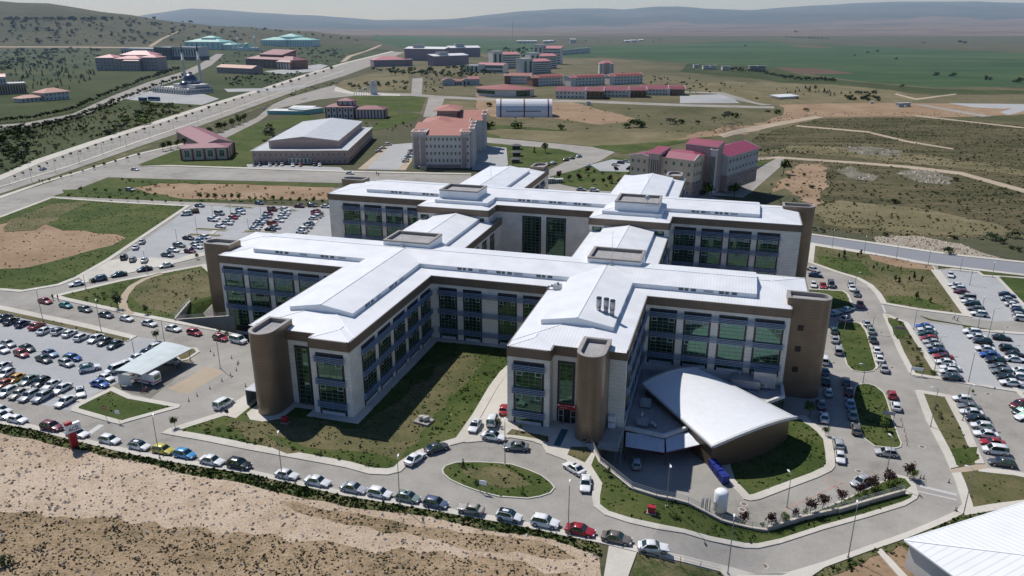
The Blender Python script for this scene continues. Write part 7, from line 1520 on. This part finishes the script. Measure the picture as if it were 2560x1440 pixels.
tag(GR.build('grass', [leaf_mat('grass_green', (.03, .055, .010), (.058, .09, .018), (.10, .13, .035))]), kind='stuff'); tag(DG.build('dry_grass_tufts', [leaf_mat('grass_dry', (.10, .10, .05), (.18, .16, .09), (.28, .235, .145))]), kind='stuff')
tag(YG.build('wild_flowers', [leaf_mat('yellow_flowers', (.12, .15, .02), (.36, .32, .03), (.55, .46, .04))]), kind='stuff')
tag(ST.build('stones', [leaf_mat('stone_mix', (.26, .20, .15), (.40, .33, .26), (.52, .46, .39))]), kind='stuff')
# ------------------------------------------------------------------ street furniture, signs, walls, people
M['pole'] = plain('lamp_pole_grey', (.30, .30, .29), .5, .4); M['lamphead'] = plain('lamp_head_white', (.75, .75, .73), .4)
def street_lamp(px, py, top, label, arm=(1, 0), al=1.3, group='street lamps'):
    p = at(px, py); H = max(3.5, min(11, zt(p.x, p.y, top) - p.z)); q = at(px + arm[0] * 8, py + arm[1] * 8) - p; z = p.z + ZOFF.get(top_class(p.x, p.y), 0) if p.y < 500 else p.z
    o = thing('street_lamp', label, 'street lamp', (p.x, p.y, z), atan2(q.y, q.x), group)
    mb = MB(); mb.tube([(0, 0, 0), (0, 0, .5), (0, 0, H * .97), (.12, 0, H), (al * .5, 0, H + .12)], [.09, .075, .05, .04, .035], 8); mb.build('pole', [M['pole']], o)
    mb = MB(); mb.box(-.2, .2, -.2, .2, -.05, .06); mb.build('foot', [M['pavement_'] if 'pavement_' in M else M['parapet']], o)
    mb = MB(); loft(mb, [[(x, -w, H + .08), (x, w, H + .08), (x, w * .7, H + .08 + t), (x, -w * .7, H + .08 + t)] for x, w, t in ((al * .45, .09, .07), (al * .7, .17, .13), (al * 1.0, .13, .08))], 0, False); mb.build('lamp_head', [M['lamphead']], o)
for x, y, t, l, a in ((399.6, 1147, 1046, 'lamp post on the front kerb at the yellow hatchback', (.3, -1)), (706.5, 1200, 1091, 'lamp post on the front kerb before the boxy white saloon', (.2, -1)), (1000, 1263, 1151, 'lamp post on the front kerb at the grey green hatchback', (.2, -1)), (1420, 1342, 1216, 'lamp post on the front kerb behind the red saloon', (.1, -1)), (1262.6, 1163, 1057, 'lamp post at the top edge of the oval island', (0, -1)), (1819, 1436, 1303, 'lamp post at the bottom edge on the front road bend', (.1, -1)), (2120, 1395, 1267, 'lamp post between the yard wall and the white corner roof', (0, -1)), (1967, 1268, 1187, 'lamp post on the yard ramp kerb left of the silver saloon', (-.6, -.8)), (2212, 1206, 1097, 'lamp post among purple trees beside the silver hatchback', (-.6, -.6)), (1666, 1266, 1160, 'lamp post standing in the shaded service yard', (.2, 1)), (2326, 1068, 974, 'lamp post on the strip below the right crossroads', (-1, -.2)), (2406, 1053, 967, 'lamp post beside the lowest right parking row', (1, -.1)), (2408, 1288, 1174, 'lamp post near the speed hump at the right corner', (-1, -.4)), (2157, 957, 912, 'lamp post at the top of the large green island', (-1, -.1)), (2137, 716, 682, 'lamp post on the kerb above the plum bushes by the right street', (1, 0)), (2107, 848, 795, 'lamp post on the left of the small green island', (.2, -1)), (2179, 832, 792, 'lamp post on the right of the small green island', (1, 0)), (2284, 823, 773, 'lamp post at the left corner of the middle right lot', (1, 0)), (2445, 818, 745, 'lamp post in the grass between the right lots', (.2, -1)), (2470, 846, 772, 'twin height lamp post by the middle lot divider', (1, 0)), (2345, 882, 842, 'lamp post behind the silver hatchback of the middle lot', (1, 0)), (2421, 955, 883, 'lamp post at the bottom edge of the middle right lot', (.4, -1)), (2337, 922, 873, 'lamp post on the strip left of the middle lot', (-1, 0)), (2424, 712, 676, 'lamp post inside the upper right lot', (1, 0)), (107.5, 801, 727, 'lamp post on the left street beside the red saloon', (-.2, -1)), (254, 831, 755, 'lamp post on the left pavement opposite the dark saloon', (.2, -1)), (411.5, 855, 801, 'lamp post at the corner where the left lot meets the street', (0, -1)), (551, 921, 830, 'lamp post on the emergency forecourt', (.1, -1)), (336, 886, 850, 'lamp post in the left lot behind the canopy', (-.2, -1)), (215, 724, 689, 'lamp post on the lane beside the white boxy saloon', (0, -1)), (368, 686, 627, 'lamp post on the lane at the navy saloon', (0, -1)), (443, 604, 573, 'lamp post among the cars of the far left lot', (-1, 0)), (494, 591, 541, 'lamp post on the first median of the far left lot', (0, -1)), (532, 537, 512, 'lamp post on the second median of the far left lot', (0, -1)), (621, 571, 545, 'lamp post on the lower median of the far left lot', (-1, 0)), (653, 540, 515, 'lamp post in the third row of the far left lot', (-1, 0)), (576, 530, 502, 'lamp post at the top median of the far left lot', (0, -1))):
    street_lamp(x, y, t, l, a)
for i in range(14):
    f = i / 13; x, y = lerp(80, 850, f), lerp(452, 190, f) - 26 * sin(PI * f) * 0; street_lamp(x, lerp(455, 196, f ** .92), lerp(455, 196, f ** .92) - lerp(40, 16, f), 'tall lamp post in the median of the avenue', (-.5, -1), 1.6, 'lamp posts along the avenue')
for i in range(6): street_lamp(2080 + i * 80, 618 + i * 15, 578 + i * 16, 'lamp post on the near kerb of the grey road at the right', (0, -1), 1.3, 'lamp posts along the grey road')
# retaining walls with rails round the service yard
M['wallstone'] = plain('pale_coping', (.50, .45, .38), .8); M['render'] = plain('grey_render', (.36, .34, .31), .85)
def wall_along(name, label, pts, zb, th=.35, hb=.38, rail=True, inner=None):
    c = pts[len(pts) // 2]; o = thing(name, label, 'wall', (c[0], c[1], 0)); mb = MB(); cp = MB(); rl = MB()
    def top(p): return _ramp(p[0], p[1]) + hb
    for a, b in zip(pts, pts[1:]):
        a, b = Vector(a[:2]), Vector(b[:2]); n = max(1, int((b - a).length / 2)); 
        for i in range(n):
            p, q = a.lerp(b, i / n), a.lerp(b, (i + 1) / n); d = (q - p).normalized(); m = Vector((-d.y, d.x)) * th / 2
            for (bld_, e, lo, hi) in ((mb, 1.0, lambda t: (zb(t) if callable(zb) else zb), lambda t: top(t)), (cp, 1.35, top, lambda t: top(t) + .1)):
                k = len(bld_.v); Q = [(p - m * e, lo(p), hi(p)), (q - m * e, lo(q), hi(q)), (q + m * e, lo(q), hi(q)), (p + m * e, lo(p), hi(p))]
                for w, l0, h0 in Q: bld_.v.append((w.x - c[0], w.y - c[1], l0))
                for w, l0, h0 in Q: bld_.v.append((w.x - c[0], w.y - c[1], h0))
                for f in ((4, 5, 6, 7), (0, 1, 5, 4), (2, 3, 7, 6), (1, 2, 6, 5), (3, 0, 4, 7)): bld_.f.append([k + j for j in f]); bld_.m.append(0); bld_.sm.append(False)
            if rail:
                P, Qv = Vector((p.x - c[0], p.y - c[1], top(p) + .1)), Vector((q.x - c[0], q.y - c[1], top(q) + .1)); rl.bar(P, P + Vector((0, 0, .9)), .05)
                for zz in (.3, .6, .9): rl.bar(P + Vector((0, 0, zz)), Qv + Vector((0, 0, zz)), .04)
    mb.build('wall', [M['render']], o); cp.build('coping', [M['wallstone']], o)
    if rail: rl.build('railing', [M['steel']], o)
    return o
wall_along('retaining_wall', 'pale capped retaining wall with steel rail round the service yard', [(q.x, q.y) for q in WALL], -5.1)
wall_along('planter_wall', 'low pale planter wall below the row of purple plum trees', W2([(1917, 1330), (2007, 1302), (2093, 1282)]), lambda t: h(t[0], t[1]) - .3, .3, .8, True)
wall_along('planter_wall', 'long low wall with rail at the right end of the plum trees', W2([(2093, 1284), (2180, 1258), (2261, 1235)]), lambda t: h(t[0], t[1]) - .3, .3, .8, True)
wall_along('retaining_wall', 'white retaining wall dropping into the sunken lawn by the left facade', SK, -4.8, .3, .35, True)
wall_along('retaining_wall', 'low white capped wall on the street edge of the sunken lawn', [SK[0], W2([(592, 836)])[0]], -4.8, .3, .2, True)
# iron stairs by the right front tower
o = thing('iron_stairs', 'steep dark iron stairs going down into the service yard', 'stairs', (*b2w(-14.5, 116.5), -5), TH)
mb = MB()
for s in (0, .9): mb.bar((s, 0, 5.1), (s + .2, -5.5, 0), .1, .2)
for i in range(16): f = i / 16; mb.bar((.05 + .2 * f, -5.5 * f, 5.1 - 5.1 * f), (.85 + .2 * f, -5.5 * f, 5.1 - 5.1 * f), .25, .04)
mb.build('flight', [M['pole']], o)
rl = MB(); rl.bar((0, 0, 6.0), (.2, -5.5, .9), .05); rl.bar((.9, 0, 6.0), (1.1, -5.5, .9), .05); [rl.bar((s + .2 * f, -5.5 * f, 5.1 - 5.1 * f), (s + .2 * f, -5.5 * f, 6 - 5.1 * f), .04) for s in (0, .9) for f in (0, .25, .5, .75, 1)]; rl.build('railing', [M['pole']], o)
o = thing('entrance_bridge', 'concrete landing with rails from the tower foot over the yard', 'bridge', (*b2w(-17.2, 112.5), 0), TH)
mb = MB(); mb.box(0, 3.4, -1.6, 5.8, -.35, .05); mb.build('deck', [M['render']], o)
rl = MB()
for z in (.5, 1.0): rl.bar((0, -1.6, z), (3.4, -1.6, z), .05); rl.bar((3.4, -1.6, z), (3.4, 5.8, z), .05)
for i in range(5): rl.bar((3.4, -1.6 + 1.85 * i, 0), (3.4, -1.6 + 1.85 * i, 1.0), .05)
rl.build('railing', [M['steel']], o)
# tank and its vaporiser
p = at(1805, 1296); p.y += 1.5; p.z = h(p.x, p.y); TK = zt(p.x, p.y, 1224) - p.z; o = thing('oxygen_tank', 'tall white cylindrical gas tank behind the yard wall', 'tank', (p.x, p.y, p.z))
mb = MB(); mb.tube([(0, 0, .4), (0, 0, .65), (0, 0, TK - .5), (0, 0, TK - .15), (0, 0, TK)], [.8, 1.08, 1.08, .82, .25], 28); mb.build('vessel', [M['white']], o)
mb = MB()
for a in range(3): mb.bar((cos(a * 2.1) * .8, sin(a * 2.1) * .8, 0), (cos(a * 2.1) * .8, sin(a * 2.1) * .8, .7), .2)
mb.box(-1.25, -1.0, -.8, -.2, TK * .5, TK * .58); mb.tube([(-1.0, -.4, 1), (-1.0, -1.0, 1), (-1.0, -1.0, TK * .7)], .07, 6); mb.build('fittings', [M['steel']], o)
o = thing('vaporiser', 'cluster of grey finned gas pipes left of the white tank', 'gas pipes', (p.x - 2.3, p.y, h(p.x - 2.3, p.y)))
mb = MB()
for i in range(5): mb.tube([(-.6 + .32 * i, .3 * (i % 2), .2), (-.6 + .32 * i,   .3 * (i % 2), TK * .62)], .09, 6); mb.bar((-.6 + .32 * i, .3 * (i % 2) - .12, TK * .32), (-.6 + .32 * i, .3 * (i % 2) + .12, TK * .32), .02, TK * .5)
mb.box(-.8, .9, -.2, .5, 0, .2); mb.build('pipes', [M['steel']], o)
M['cobalt'] = plain('cobalt_skip', (.018, .035, .22), .45); 
for i, (x, y, l) in enumerate(((1783, 1172, 'blue waste container nearest the curved hall'), (1795, 1188, 'middle blue waste container on the yard kerb'), (1808, 1205, 'blue waste container farthest from the curved hall'))):
    p = at(x, y); q = at(x + 13, y + 16) - p; o = thing('waste_container', l, 'waste container', (p.x, p.y, p.z + .02), atan2(q.y, q.x), 'blue waste containers')
    mb = MB(); mb.box(-.85, .85, -.6, .6, .2, 1.45); 
    for k in range(5): mb.box(-.8 + k * .4 - .03, -.8 + k * .4 + .03, -.65, .65, .25, 1.4)
    mb.box(-.9, .9, -.66, .66, 1.40, 1.48); mb.build('bin', [M['cobalt']], o)
    lid = MB(); lid.prism([(-.85, -.55), (.85, -.55), (.85, .55), (-.85, .55)], 1.49, 1.6); lid.box(-.3, .3, -.2, .2, 1.6, 1.68); lid.build('lid', [M['cobalt']], o)
    for sx in (-.7, .7):
        for sy in (-.5, .5): w = MB(); w.tube([(sx, sy - .05, .1), (sx, sy + .05, .1)], .1, 8); w.build('wheel', [M['tyre']], o)
# emergency pylon with its lettering
def text_mesh(body, size, name, parent, loc, rot, mat, ext=.02, align='CENTER'):
    cu = bpy.data.curves.new(name, 'FONT'); cu.body = body; cu.size = size; cu.extrude = ext; cu.align_x = align; cu.offset = .012
    t = bpy.data.objects.new(name, cu); COL.objects.link(t); dg = bpy.context.evaluated_depsgraph_get(); me = bpy.data.meshes.new_from_object(t.evaluated_get(dg)); bpy.data.objects.remove(t)
    me.materials.clear(); me.materials.append(mat); o = bpy.data.objects.new(name, me); o.location = loc; o.rotation_euler = rot; return link(o, parent)
p = at(187, 1118); q = at(216, 1106) - p; rz = atan2(q.y, q.x)
o = thing('emergency_pylon', 'red pylon carrying a white panel lettered ACİL by the front kerb', 'sign', (p.x, p.y, p.z), rz)
M['signred'] = plain('pylon_red', (.34, .018, .03), .45); M['signdark'] = plain('sign_letters', (.05, .06, .09), .5)
o.scale = (.74, .8, .94)
mb = MB(); mb.box(-.75, .75, -.45, .45, 0, 3.1); mb.box(-.95, -.75 + 1.55, -.5, .5, -.1, .12, 1); mb.build('pillar', [M['signred'], M['parapet']], o)
mb = MB(); mb.box(-1.05, 2.0, -.42, .42, 3.1, 4.65); mb.build('panel', [M['white']], o)
mb = MB(); mb.box(-1.05, .35, -.46, .46, 4.65, 5.2); mb.build('red_block', [M['signred']], o)
text_mesh('ACİL', 1.0, 'lettering', o, (.5, -.44, 3.4), (PI / 2, 0, 0), M['signdark'])
# ambulance canopy
A_, B_, C_, D_ = atz(409, 854, 3.3), atz(479, 867, 3.3), atz(353, 933, 3.3), atz(288, 926, 3.3)
c = (A_ + B_ + C_ + D_) / 4; o = thing('ambulance_canopy', 'long pale translucent canopy on steel posts over the ambulance bay', 'canopy', (c.x, c.y, 0))
M['poly'] = plain('pale_polycarbonate', (.55, .60, .58), .35, var=.1, scale=.4)
mb = MB(); Q = [v - Vector((c.x, c.y, 0)) for v in (D_, C_, B_, A_)]; n = 10
for i in range(n):
    for j in range(4):
        g = lambda s, t: Q[0].lerp(Q[3], s).lerp(Q[1].lerp(Q[2], s), t) + Vector((0, 0, -.35 * t + .25 * sin(PI * t)))
        f = [g(i / n, j / 4), g((i + 1) / n, j / 4), g((i + 1) / n, (j + 1) / 4), g(i / n, (j + 1) / 4)]; mb.face(f if (f[1] - f[0]).cross(f[2] - f[1]).z > 0 else f[::-1], 0)
mb.build('sheet', [M['poly']], o)
fr = MB()
for s in (0, .33, .66, 1): fr.bar(g(s, 0) - Vector((0, 0, .1)), g(s, 1) - Vector((0, 0, .1)), .1)
for t in (0, 1): fr.bar(g(0, t) - Vector((0, 0, .1)), g(1, t) - Vector((0, 0, .1)), .1)
fr.build('frame', [M['pole']], o)
for s in (.02, .34, .66, .98):
    for t in (.05, .92): e = g(s, t); b = MB(); b.bar((e.x, e.y, 0), (e.x, e.y, e.z - .1), .11); b.build('post', [M['pole']], o)
sc2 = MB(); e0, e1 = g(0, .05), g(.02, .92); sc2.face([(e0.x, e0.y, .2), (e0.lerp(e1, .55).x, e0.lerp(e1, .55).y, .2), (e0.lerp(e1, .55).x, e0.lerp(e1, .55).y, 2.4), (e0.x, e0.y, 2.6)], 0); sc2.build('side_panel', [M['poly']], o)
# small things
def bollard(px, py, label, group, col='trim', hh=.75, base=True):
    p = at(px, py); o = thing('bollard', label, 'bollard', (p.x, p.y, surf(p.x, p.y)), 0, group); mb = MB(); mb.tube([(0, 0, .06), (0, 0, hh)], [.07, .045], 8); mb.build('post', [M[col]], o)
    if base: b = MB(); b.tube([(0, 0, 0), (0, 0, .07)], [.2, .17], 10); b.build('foot', [M['trim']], o)
for x, y in ((526, 879), (535, 889), (579, 896), (596, 908), (591, 926), (576, 938), (614, 966), (594, 912), (555, 953), (525, 972), (493, 990), (472, 1003)): bollard(x, y, 'dark flexible bollard on the emergency forecourt', 'bollards on the emergency forecourt')
for i, (x, y) in enumerate(((2252, 1052), (2256, 1066), (2260, 1080), (2264, 1093), (2266, 1103), (2267, 1114))): bollard(x, y, '%s thin red bollard from the top beside the large green island' % ORD[i], 'red bollards beside the green island', 'signred', .7, False)
for x, y in ((2301, 1196), (2309, 1197), (2372, 1207), (2388, 1278), (2391, 1280)): bollard(x, y, 'short dark bollard near the speed hump', 'bollards at the speed hump')
def post_sign(px, py, hgt, label, kind, head):
    p = at(px, py); o = thing('road_sign', label, 'sign', (p.x, p.y, surf(p.x, p.y)), head); mb = MB(); mb.tube([(0, 0, 0), (0, 0, hgt)], .035, 6); mb.build('post', [M['pole']], o); m = MB()
    if kind == 'noentry':
        m.prism([(.38 * cos(a * PI / 10), .38 * sin(a * PI / 10)) for a in range(20)], 0, .03); f = m.build('disc', [M['signred']], o, (0, -.05, hgt - .2)); f.rotation_euler = (PI / 2, 0, 0)
        b = MB(); b.box(-.26, .26, -.06, .06, .031, .04); b.build('bar', [M['white']], f)
    else: m.box(-.45, .45, -.06, -.03, hgt - .6, hgt + .1); m.build('plate', [M['white'] if kind == 'white' else M['signred'] if kind == 'red' else M['trim']], o)
post_sign(266, 1048, 2.4, 'round red no entry sign on the small front lawn island', 'noentry', -.2); post_sign(298, 1056, 2.2, 'white plate sign at the tip of the small front island', 'white', -.2); post_sign(568, 1040, 1.1, 'short post sign at the lawn edge behind the white van', 'dark', -.3)
def board(px, py, w, hh, label, mat):
    p = at(px, py); o = thing('notice_board', label, 'sign board', (p.x, p.y, surf(p.x, p.y)), TH); mb = MB(); mb.bar((-w / 2, 0, 0), (-w / 2, 0, hh), .09); mb.bar((w / 2, 0, 0), (w / 2, 0, hh), .09); mb.build('frame', [M['pole']], o); b = MB(); b.box(-w / 2 - .1, w / 2 + .1, -.05, .05, hh - .7, hh); b.build('plate', [mat], o)
board(1208, 1232, 1.0, 2.0, 'small white framed sign at the lower edge of the oval island', M['white']); board(2246, 842, 2.2, 2.6, 'purple topped notice board on the dry strip by the middle lot', M['lilac']); board(2290, 940, 2.2, 1.9, 'white framed notice board at the bottom of the dry strip', M['white']); board(2218, 1058, 2.0, 2.4, 'grey framed board on the large green island', M['palegrey'])
for x, y, l in ((1628, 1284, 'red hydrant cabinet on the bank outside the yard wall'), (713, 1058, 'red hydrant cabinet in the shade by the left front wing')):
    p = at(x, y); o = thing('hydrant_cabinet', l, 'hydrant', (p.x, p.y, surf(p.x, p.y)), TH); mb = MB(); mb.box(-.5, .5, -.3, .3, .15, 1.1); mb.box(-.56, .56, -.36, .36, 1.1, 1.18); mb.build('cabinet', [M['signred']], o); b = MB(); b.box(-.7, .7, -.5, .5, 0, .15); b.build('foot', [M['parapet']], o)
p = at(1060, 1056); o = thing('stone_sculpture', 'pale stone sculpture of two curved blocks on a square plinth', 'sculpture', (p.x, p.y, surf(p.x, p.y)), TH - .2); mb = MB(); mb.box(-1.5, 1.5, -1.2, 1.2, 0, .35); mb.build('plinth', [M['parapet']], o)
s = MB(); s.tube([(-.75, -.5, .85), (-.2, .1, .8), (-.1, .6, .75)], [.42, .5, .35], 12); s.tube([(.1, -.4, .75), (.6, .1, .85), (.75, .5, .8)], [.4, .48, .4], 12); s.build('stone', [plain('pale_stone', (.52, .48, .42), .8)], o)
# doormat strip to the entrance
marking([(1412, 1075), (1392, 1116)], 1.2, 'path', plain('teal_strip', (.03, .11, .13), .7), .165)
# bicycle at the canopy, motorcycle beside it
def two_wheeler(name, label, px, py, head, motor):
    p = at(px, py); o = thing(name, label, name, (p.x, p.y, surf(p.x, p.y)), head); r = .33
    for x in (-.52, .52):
        w = MB()
        for i in range(18): a, b = 2 * PI * i / 18, 2 * PI * (i + 1) / 18; w.bar((r * cos(a), 0, r * sin(a)), (r * cos(b), 0, r * sin(b)), .12 if motor else .05)
        for i in range(4): w.bar((r * cos(i * PI / 4), 0, r * sin(i * PI / 4)), (-r * cos(i * PI / 4), 0, -r * sin(i * PI / 4)), .02)
        w.build('wheel', [M['tyre']], o, (x, 0, r))
    f = MB(); T = .28 if motor else .05
    for a, b in (((-.52, r), (0, r + .02)), ((0, r + .02), (-.2, .82)), ((-.2, .75), (.38, .78)), ((0, r), (.38, .74)), ((.38, .98), (.52, r)), ((-.52, r), (-.2, .75))): f.bar((a[0], 0, a[1]), (b[0], 0, b[1]), .05, .05)
    if motor: f.box(-.25, .3, -.15, .15, .4, .85)
    f.build('frame', [M['trim'] if motor else M['signred']], o); s = MB(); s.box(-.34, -.06, -.08, .08, .86, .93); s.build('saddle', [M['trim']], o); b = MB(); b.bar((.36, -.3, 1.0), (.36, .3, 1.0), .04); b.build('handlebar', [M['pole']], o)
two_wheeler('bicycle', 'red bicycle leaning beside the ambulance canopy post', 362, 981, .3, False); two_wheeler('motorcycle', 'dark motorcycle beneath the front edge of the canopy', 337, 945, .4, True)
# people
def person_mesh(step, seed):
    V = [(0, 0, .95), (0, 0, 1.15), (0, .01, 1.38), (0, 0, 1.50), (0, -.01, 1.60), (0, -.02, 1.72),
         (.09, 0, .90), (.10, -step * .18, .50), (.10, -step * .30 + .06 * step, .08), (.10, -step * .30 - .12, .04), (-.09, 0, .90), (-.10, step * .16, .50), (-.10, step * .34, .10), (-.10, step * .30 - .10, .05),
         (.19, 0, 1.40), (.25, step * .10, 1.12), (.24, step * .02 - .08, .86), (-.19, 0, 1.40), (-.25, -step * .10, 1.12), (-.24, -step * .12 - .05, .86), (.235, step * .0 - .1, .78), (-.235, -step * .14 - .06, .78)]
    E_ = [(0, 1), (1, 2), (2, 3), (3, 4), (4, 5), (0, 6), (6, 7), (7, 8), (8, 9), (0, 10), (10, 11), (11, 12), (12, 13), (2, 14), (14, 15), (15, 16), (2, 17), (17, 18), (18, 19), (16, 20), (19, 21)]
    R_ = [(.15, .11), (.155, .11), (.17, .11), (.06, .06), (.09, .10), (.07, .08), (.09, .09), (.065, .07), (.045, .05), (.035, .03), (.09, .09), (.065, .07), (.045, .05), (.035, .03), (.065, .065), (.045, .045), (.032, .032), (.065, .065), (.045, .045), (.032, .032), (.03, .018), (.03, .018)]
    me = bpy.data.meshes.new('person_base'); me.from_pydata(V, E_, []); o = bpy.data.objects.new('person_tmp', me); COL.objects.link(o)
    o.modifiers.new('s', 'SKIN'); s = o.modifiers.new('d', 'SUBSURF'); s.levels = s.render_levels = 1
    for i, r in enumerate(R_): me.skin_vertices[0].data[i].radius = r
    me.skin_vertices[0].data[0].use_root = True
    dg = bpy.context.evaluated_depsgraph_get(); out = bpy.data.meshes.new_from_object(o.evaluated_get(dg)); bpy.data.objects.remove(o)
    return out
PM = [person_mesh(.0, 1), person_mesh(1.0, 2)]
M['skin'] = plain('skin', (.42, .27, .19), .6); M['hair'] = plain('dark_hair', (.02, .016, .013), .6); CL = {}
for k, c in dict(dark=(.03, .032, .04), white=(.66, .66, .65), navy=(.03, .045, .11), grey=(.2, .2, .2), blue=(.14, .22, .36)).items(): CL[k] = plain('cloth_' + k, c, .85)
def person(px, py, label, top, legs, head, walk, group=None):
    p = at(px, py); me = PM[walk].copy(); me.materials.clear()
    for m in (CL[top], CL[legs], M['skin'], M['hair']): me.materials.append(m)
    for f in me.polygons:
        c = f.center; f.use_smooth = True
        f.material_index = 0 if c.z > .93 and c.z < 1.47 else 1 if c.z <= .93 else 2
        if c.z < .92 and abs(c.x) > .195: f.material_index = 2
        if c.z > 1.66 or (c.z > 1.56 and c.y > .02): f.material_index = 3
    o = bpy.data.objects.new('person', me); o.location = (p.x, p.y, surf(p.x, p.y)); o.rotation_euler = (0, 0, head); link(o); tag(o, label, 'person', group); return o
for a in ((133, 750, 'person in dark clothes at the rear of the red saloon', 'dark', 'dark', .5, 0), (146, 751, 'person in black by the bushes near the red saloon', 'dark', 'grey', -.5, 0), (443, 923, 'person in pale blue shirt standing by the ambulance bay', 'blue', 'navy', 1.2, 0), (452, 923, 'person in black standing beside the pale blue shirt', 'dark', 'dark', -1.2, 0), (2384, 799, 'person in white shirt walking left on the right side road', 'white', 'dark', 1.3, 1), (2393, 803, 'person in white shirt walking right on the side road', 'white', 'navy', -1.3, 1), (942, 438, 'person in dark clothes crossing the road behind the hospital', 'dark', 'dark', .3, 1), (947, 440, 'second walker close behind on the road behind the hospital', 'navy', 'dark', .3, 1), (99, 457, 'left walker in dark clothes on the avenue', 'dark', 'dark', .6, 1), (107, 458, 'right walker in dark clothes on the avenue', 'navy', 'dark', .6, 1), (1954, 1107, 'person in white coat standing against the bronze hall wall', 'white', 'blue', .2, 0), (1461, 1116, 'person in dark clothes at the foot of the entrance tower', 'dark', 'grey', 0, 0), (1362, 436, 'walker in dark clothes on the curving road', 'dark', 'navy', .5, 1)): person(*a)
# wire fence on the bottom verge and flag pole style fence along the avenue
def wire_fence(label, pts, hgt, gap):
    P = [at(*q) for q in pts]; c = P[0]; o = thing('wire_fence', label, 'fence', (c.x, c.y, c.z)); posts = MB(); wires = MB()
    for a, b in zip(P, P[1:]):
        n = max(1, int((b - a).length / gap))
        for i in range(n): q = a.lerp(b, i / n) - c; q.z = h(*(a.lerp(b, i / n)).to_2d()) - c.z; posts.bar(q, q + Vector((0, 0, hgt)), .07)
        for z in (.35, .7, 1.0): wires.bar(a - c + Vector((0, 0, hgt * z)), b - c + Vector((0, 0, hgt * z)), .025)
    posts.build('posts', [M['pole']], o); wires.build('wires', [M['pole']], o)
wire_fence('thin post and wire fence on the verge at the bottom edge', [(1600, 1392), (1700, 1416), (1800, 1440)], 1.6, 2.6)
wire_fence('long thin fence between the avenue walkway and the carriageway', [(0, 470), (168, 414), (336, 352), (504, 298), (672, 240), (800, 200)], 1.8, 6)
wire_fence('fence on the far kerb of the road behind the hospital', [(862, 428), (1000, 431), (1175, 436)], 1.6, 5)
wire_fence('fence along the far kerb of the grey road', [(2040, 582), (2170, 600), (2372, 630), (2560, 650)], 1.5, 5)
# ------------------------------------------------------------------ camera, sun, sky
cam = bpy.data.cameras.new('camera'); co = bpy.data.objects.new('camera', cam); link(co)
cam.sensor_width = 36; cam.lens = FPX / 2560 * 36; cam.clip_start = 1; cam.clip_end = 40000
co.location = (0, 0, CAMH); co.rotation_euler = (PI / 2 - PITCH, 0, 0); sc.camera = co
SUN_EL, SUN_AZ = radians(53.3), radians(-40.7)           # azimuth measured from +Y towards +X
sd = Vector((sin(SUN_AZ) * cos(SUN_EL), cos(SUN_AZ) * cos(SUN_EL), sin(SUN_EL)))
sl = bpy.data.lights.new('sun', 'SUN'); sl.energy = 4.4; sl.angle = radians(.5); sl.color = (1.0, .965, .915)
so = bpy.data.objects.new('sun', sl); link(so); so.rotation_euler = sd.to_track_quat('Z', 'Y').to_euler(); so.location = (0, 0, 300)
w = bpy.data.worlds.new('World'); sc.world = w; w.use_nodes = True; nt = w.node_tree
bg = nt.nodes['Background']; sk = nt.nodes.new('ShaderNodeTexSky'); sk.sky_type = 'NISHITA'; sk.sun_disc = False
sk.sun_elevation = SUN_EL; sk.sun_rotation = SUN_AZ; sk.altitude = 1200; sk.air_density = 1.0; sk.dust_density = 0.5; sk.ozone_density = 1.0
tn = nt.nodes.new('ShaderNodeMix'); tn.data_type = 'RGBA'; tn.blend_type = 'MULTIPLY'; tn.inputs[0].default_value = 1; tn.inputs[7].default_value = (.80, .95, 1.19, 1); nt.links.new(sk.outputs[0], tn.inputs[6]); nt.links.new(tn.outputs[2], bg.inputs[0]); bg.inputs[1].default_value = .08
sc.view_settings.view_transform = 'Standard'; sc.view_settings.look = 'None'; sc.view_settings.exposure = 0; sc.view_settings.gamma = 1
sc.render.engine = 'CYCLES'; cy = sc.cycles
cy.max_bounces = 6; cy.diffuse_bounces = 3; cy.glossy_bounces = 3; cy.transmission_bounces = 3; cy.transparent_max_bounces = 6; cy.volume_bounces = 0
cy.use_denoising = True; cy.denoiser = 'OPENIMAGEDENOISE'; cy.denoising_input_passes = 'RGB_ALBEDO_NORMAL'; cy.denoising_prefilter = 'ACCURATE'; cy.sample_clamp_indirect = 4

def haze():
    mb = MB(); mb.box(-12000, 12000, 650, 16000, -80, 700); m = bpy.data.materials.new('haze'); m.use_nodes = True; nt = m.node_tree; nt.nodes.clear()
    o = nt.nodes.new('ShaderNodeOutputMaterial'); v = nt.nodes.new('ShaderNodeVolumeScatter'); v.inputs['Color'].default_value = (.44, .69, 1.0, 1); v.inputs['Density'].default_value = 9.5e-5; v.inputs['Anisotropy'].default_value = .1
    nt.links.new(v.outputs[0], o.inputs['Volume']); m.cycles.homogeneous_volume = True
    tag(mb.build('haze', [m]), kind='structure')
haze()
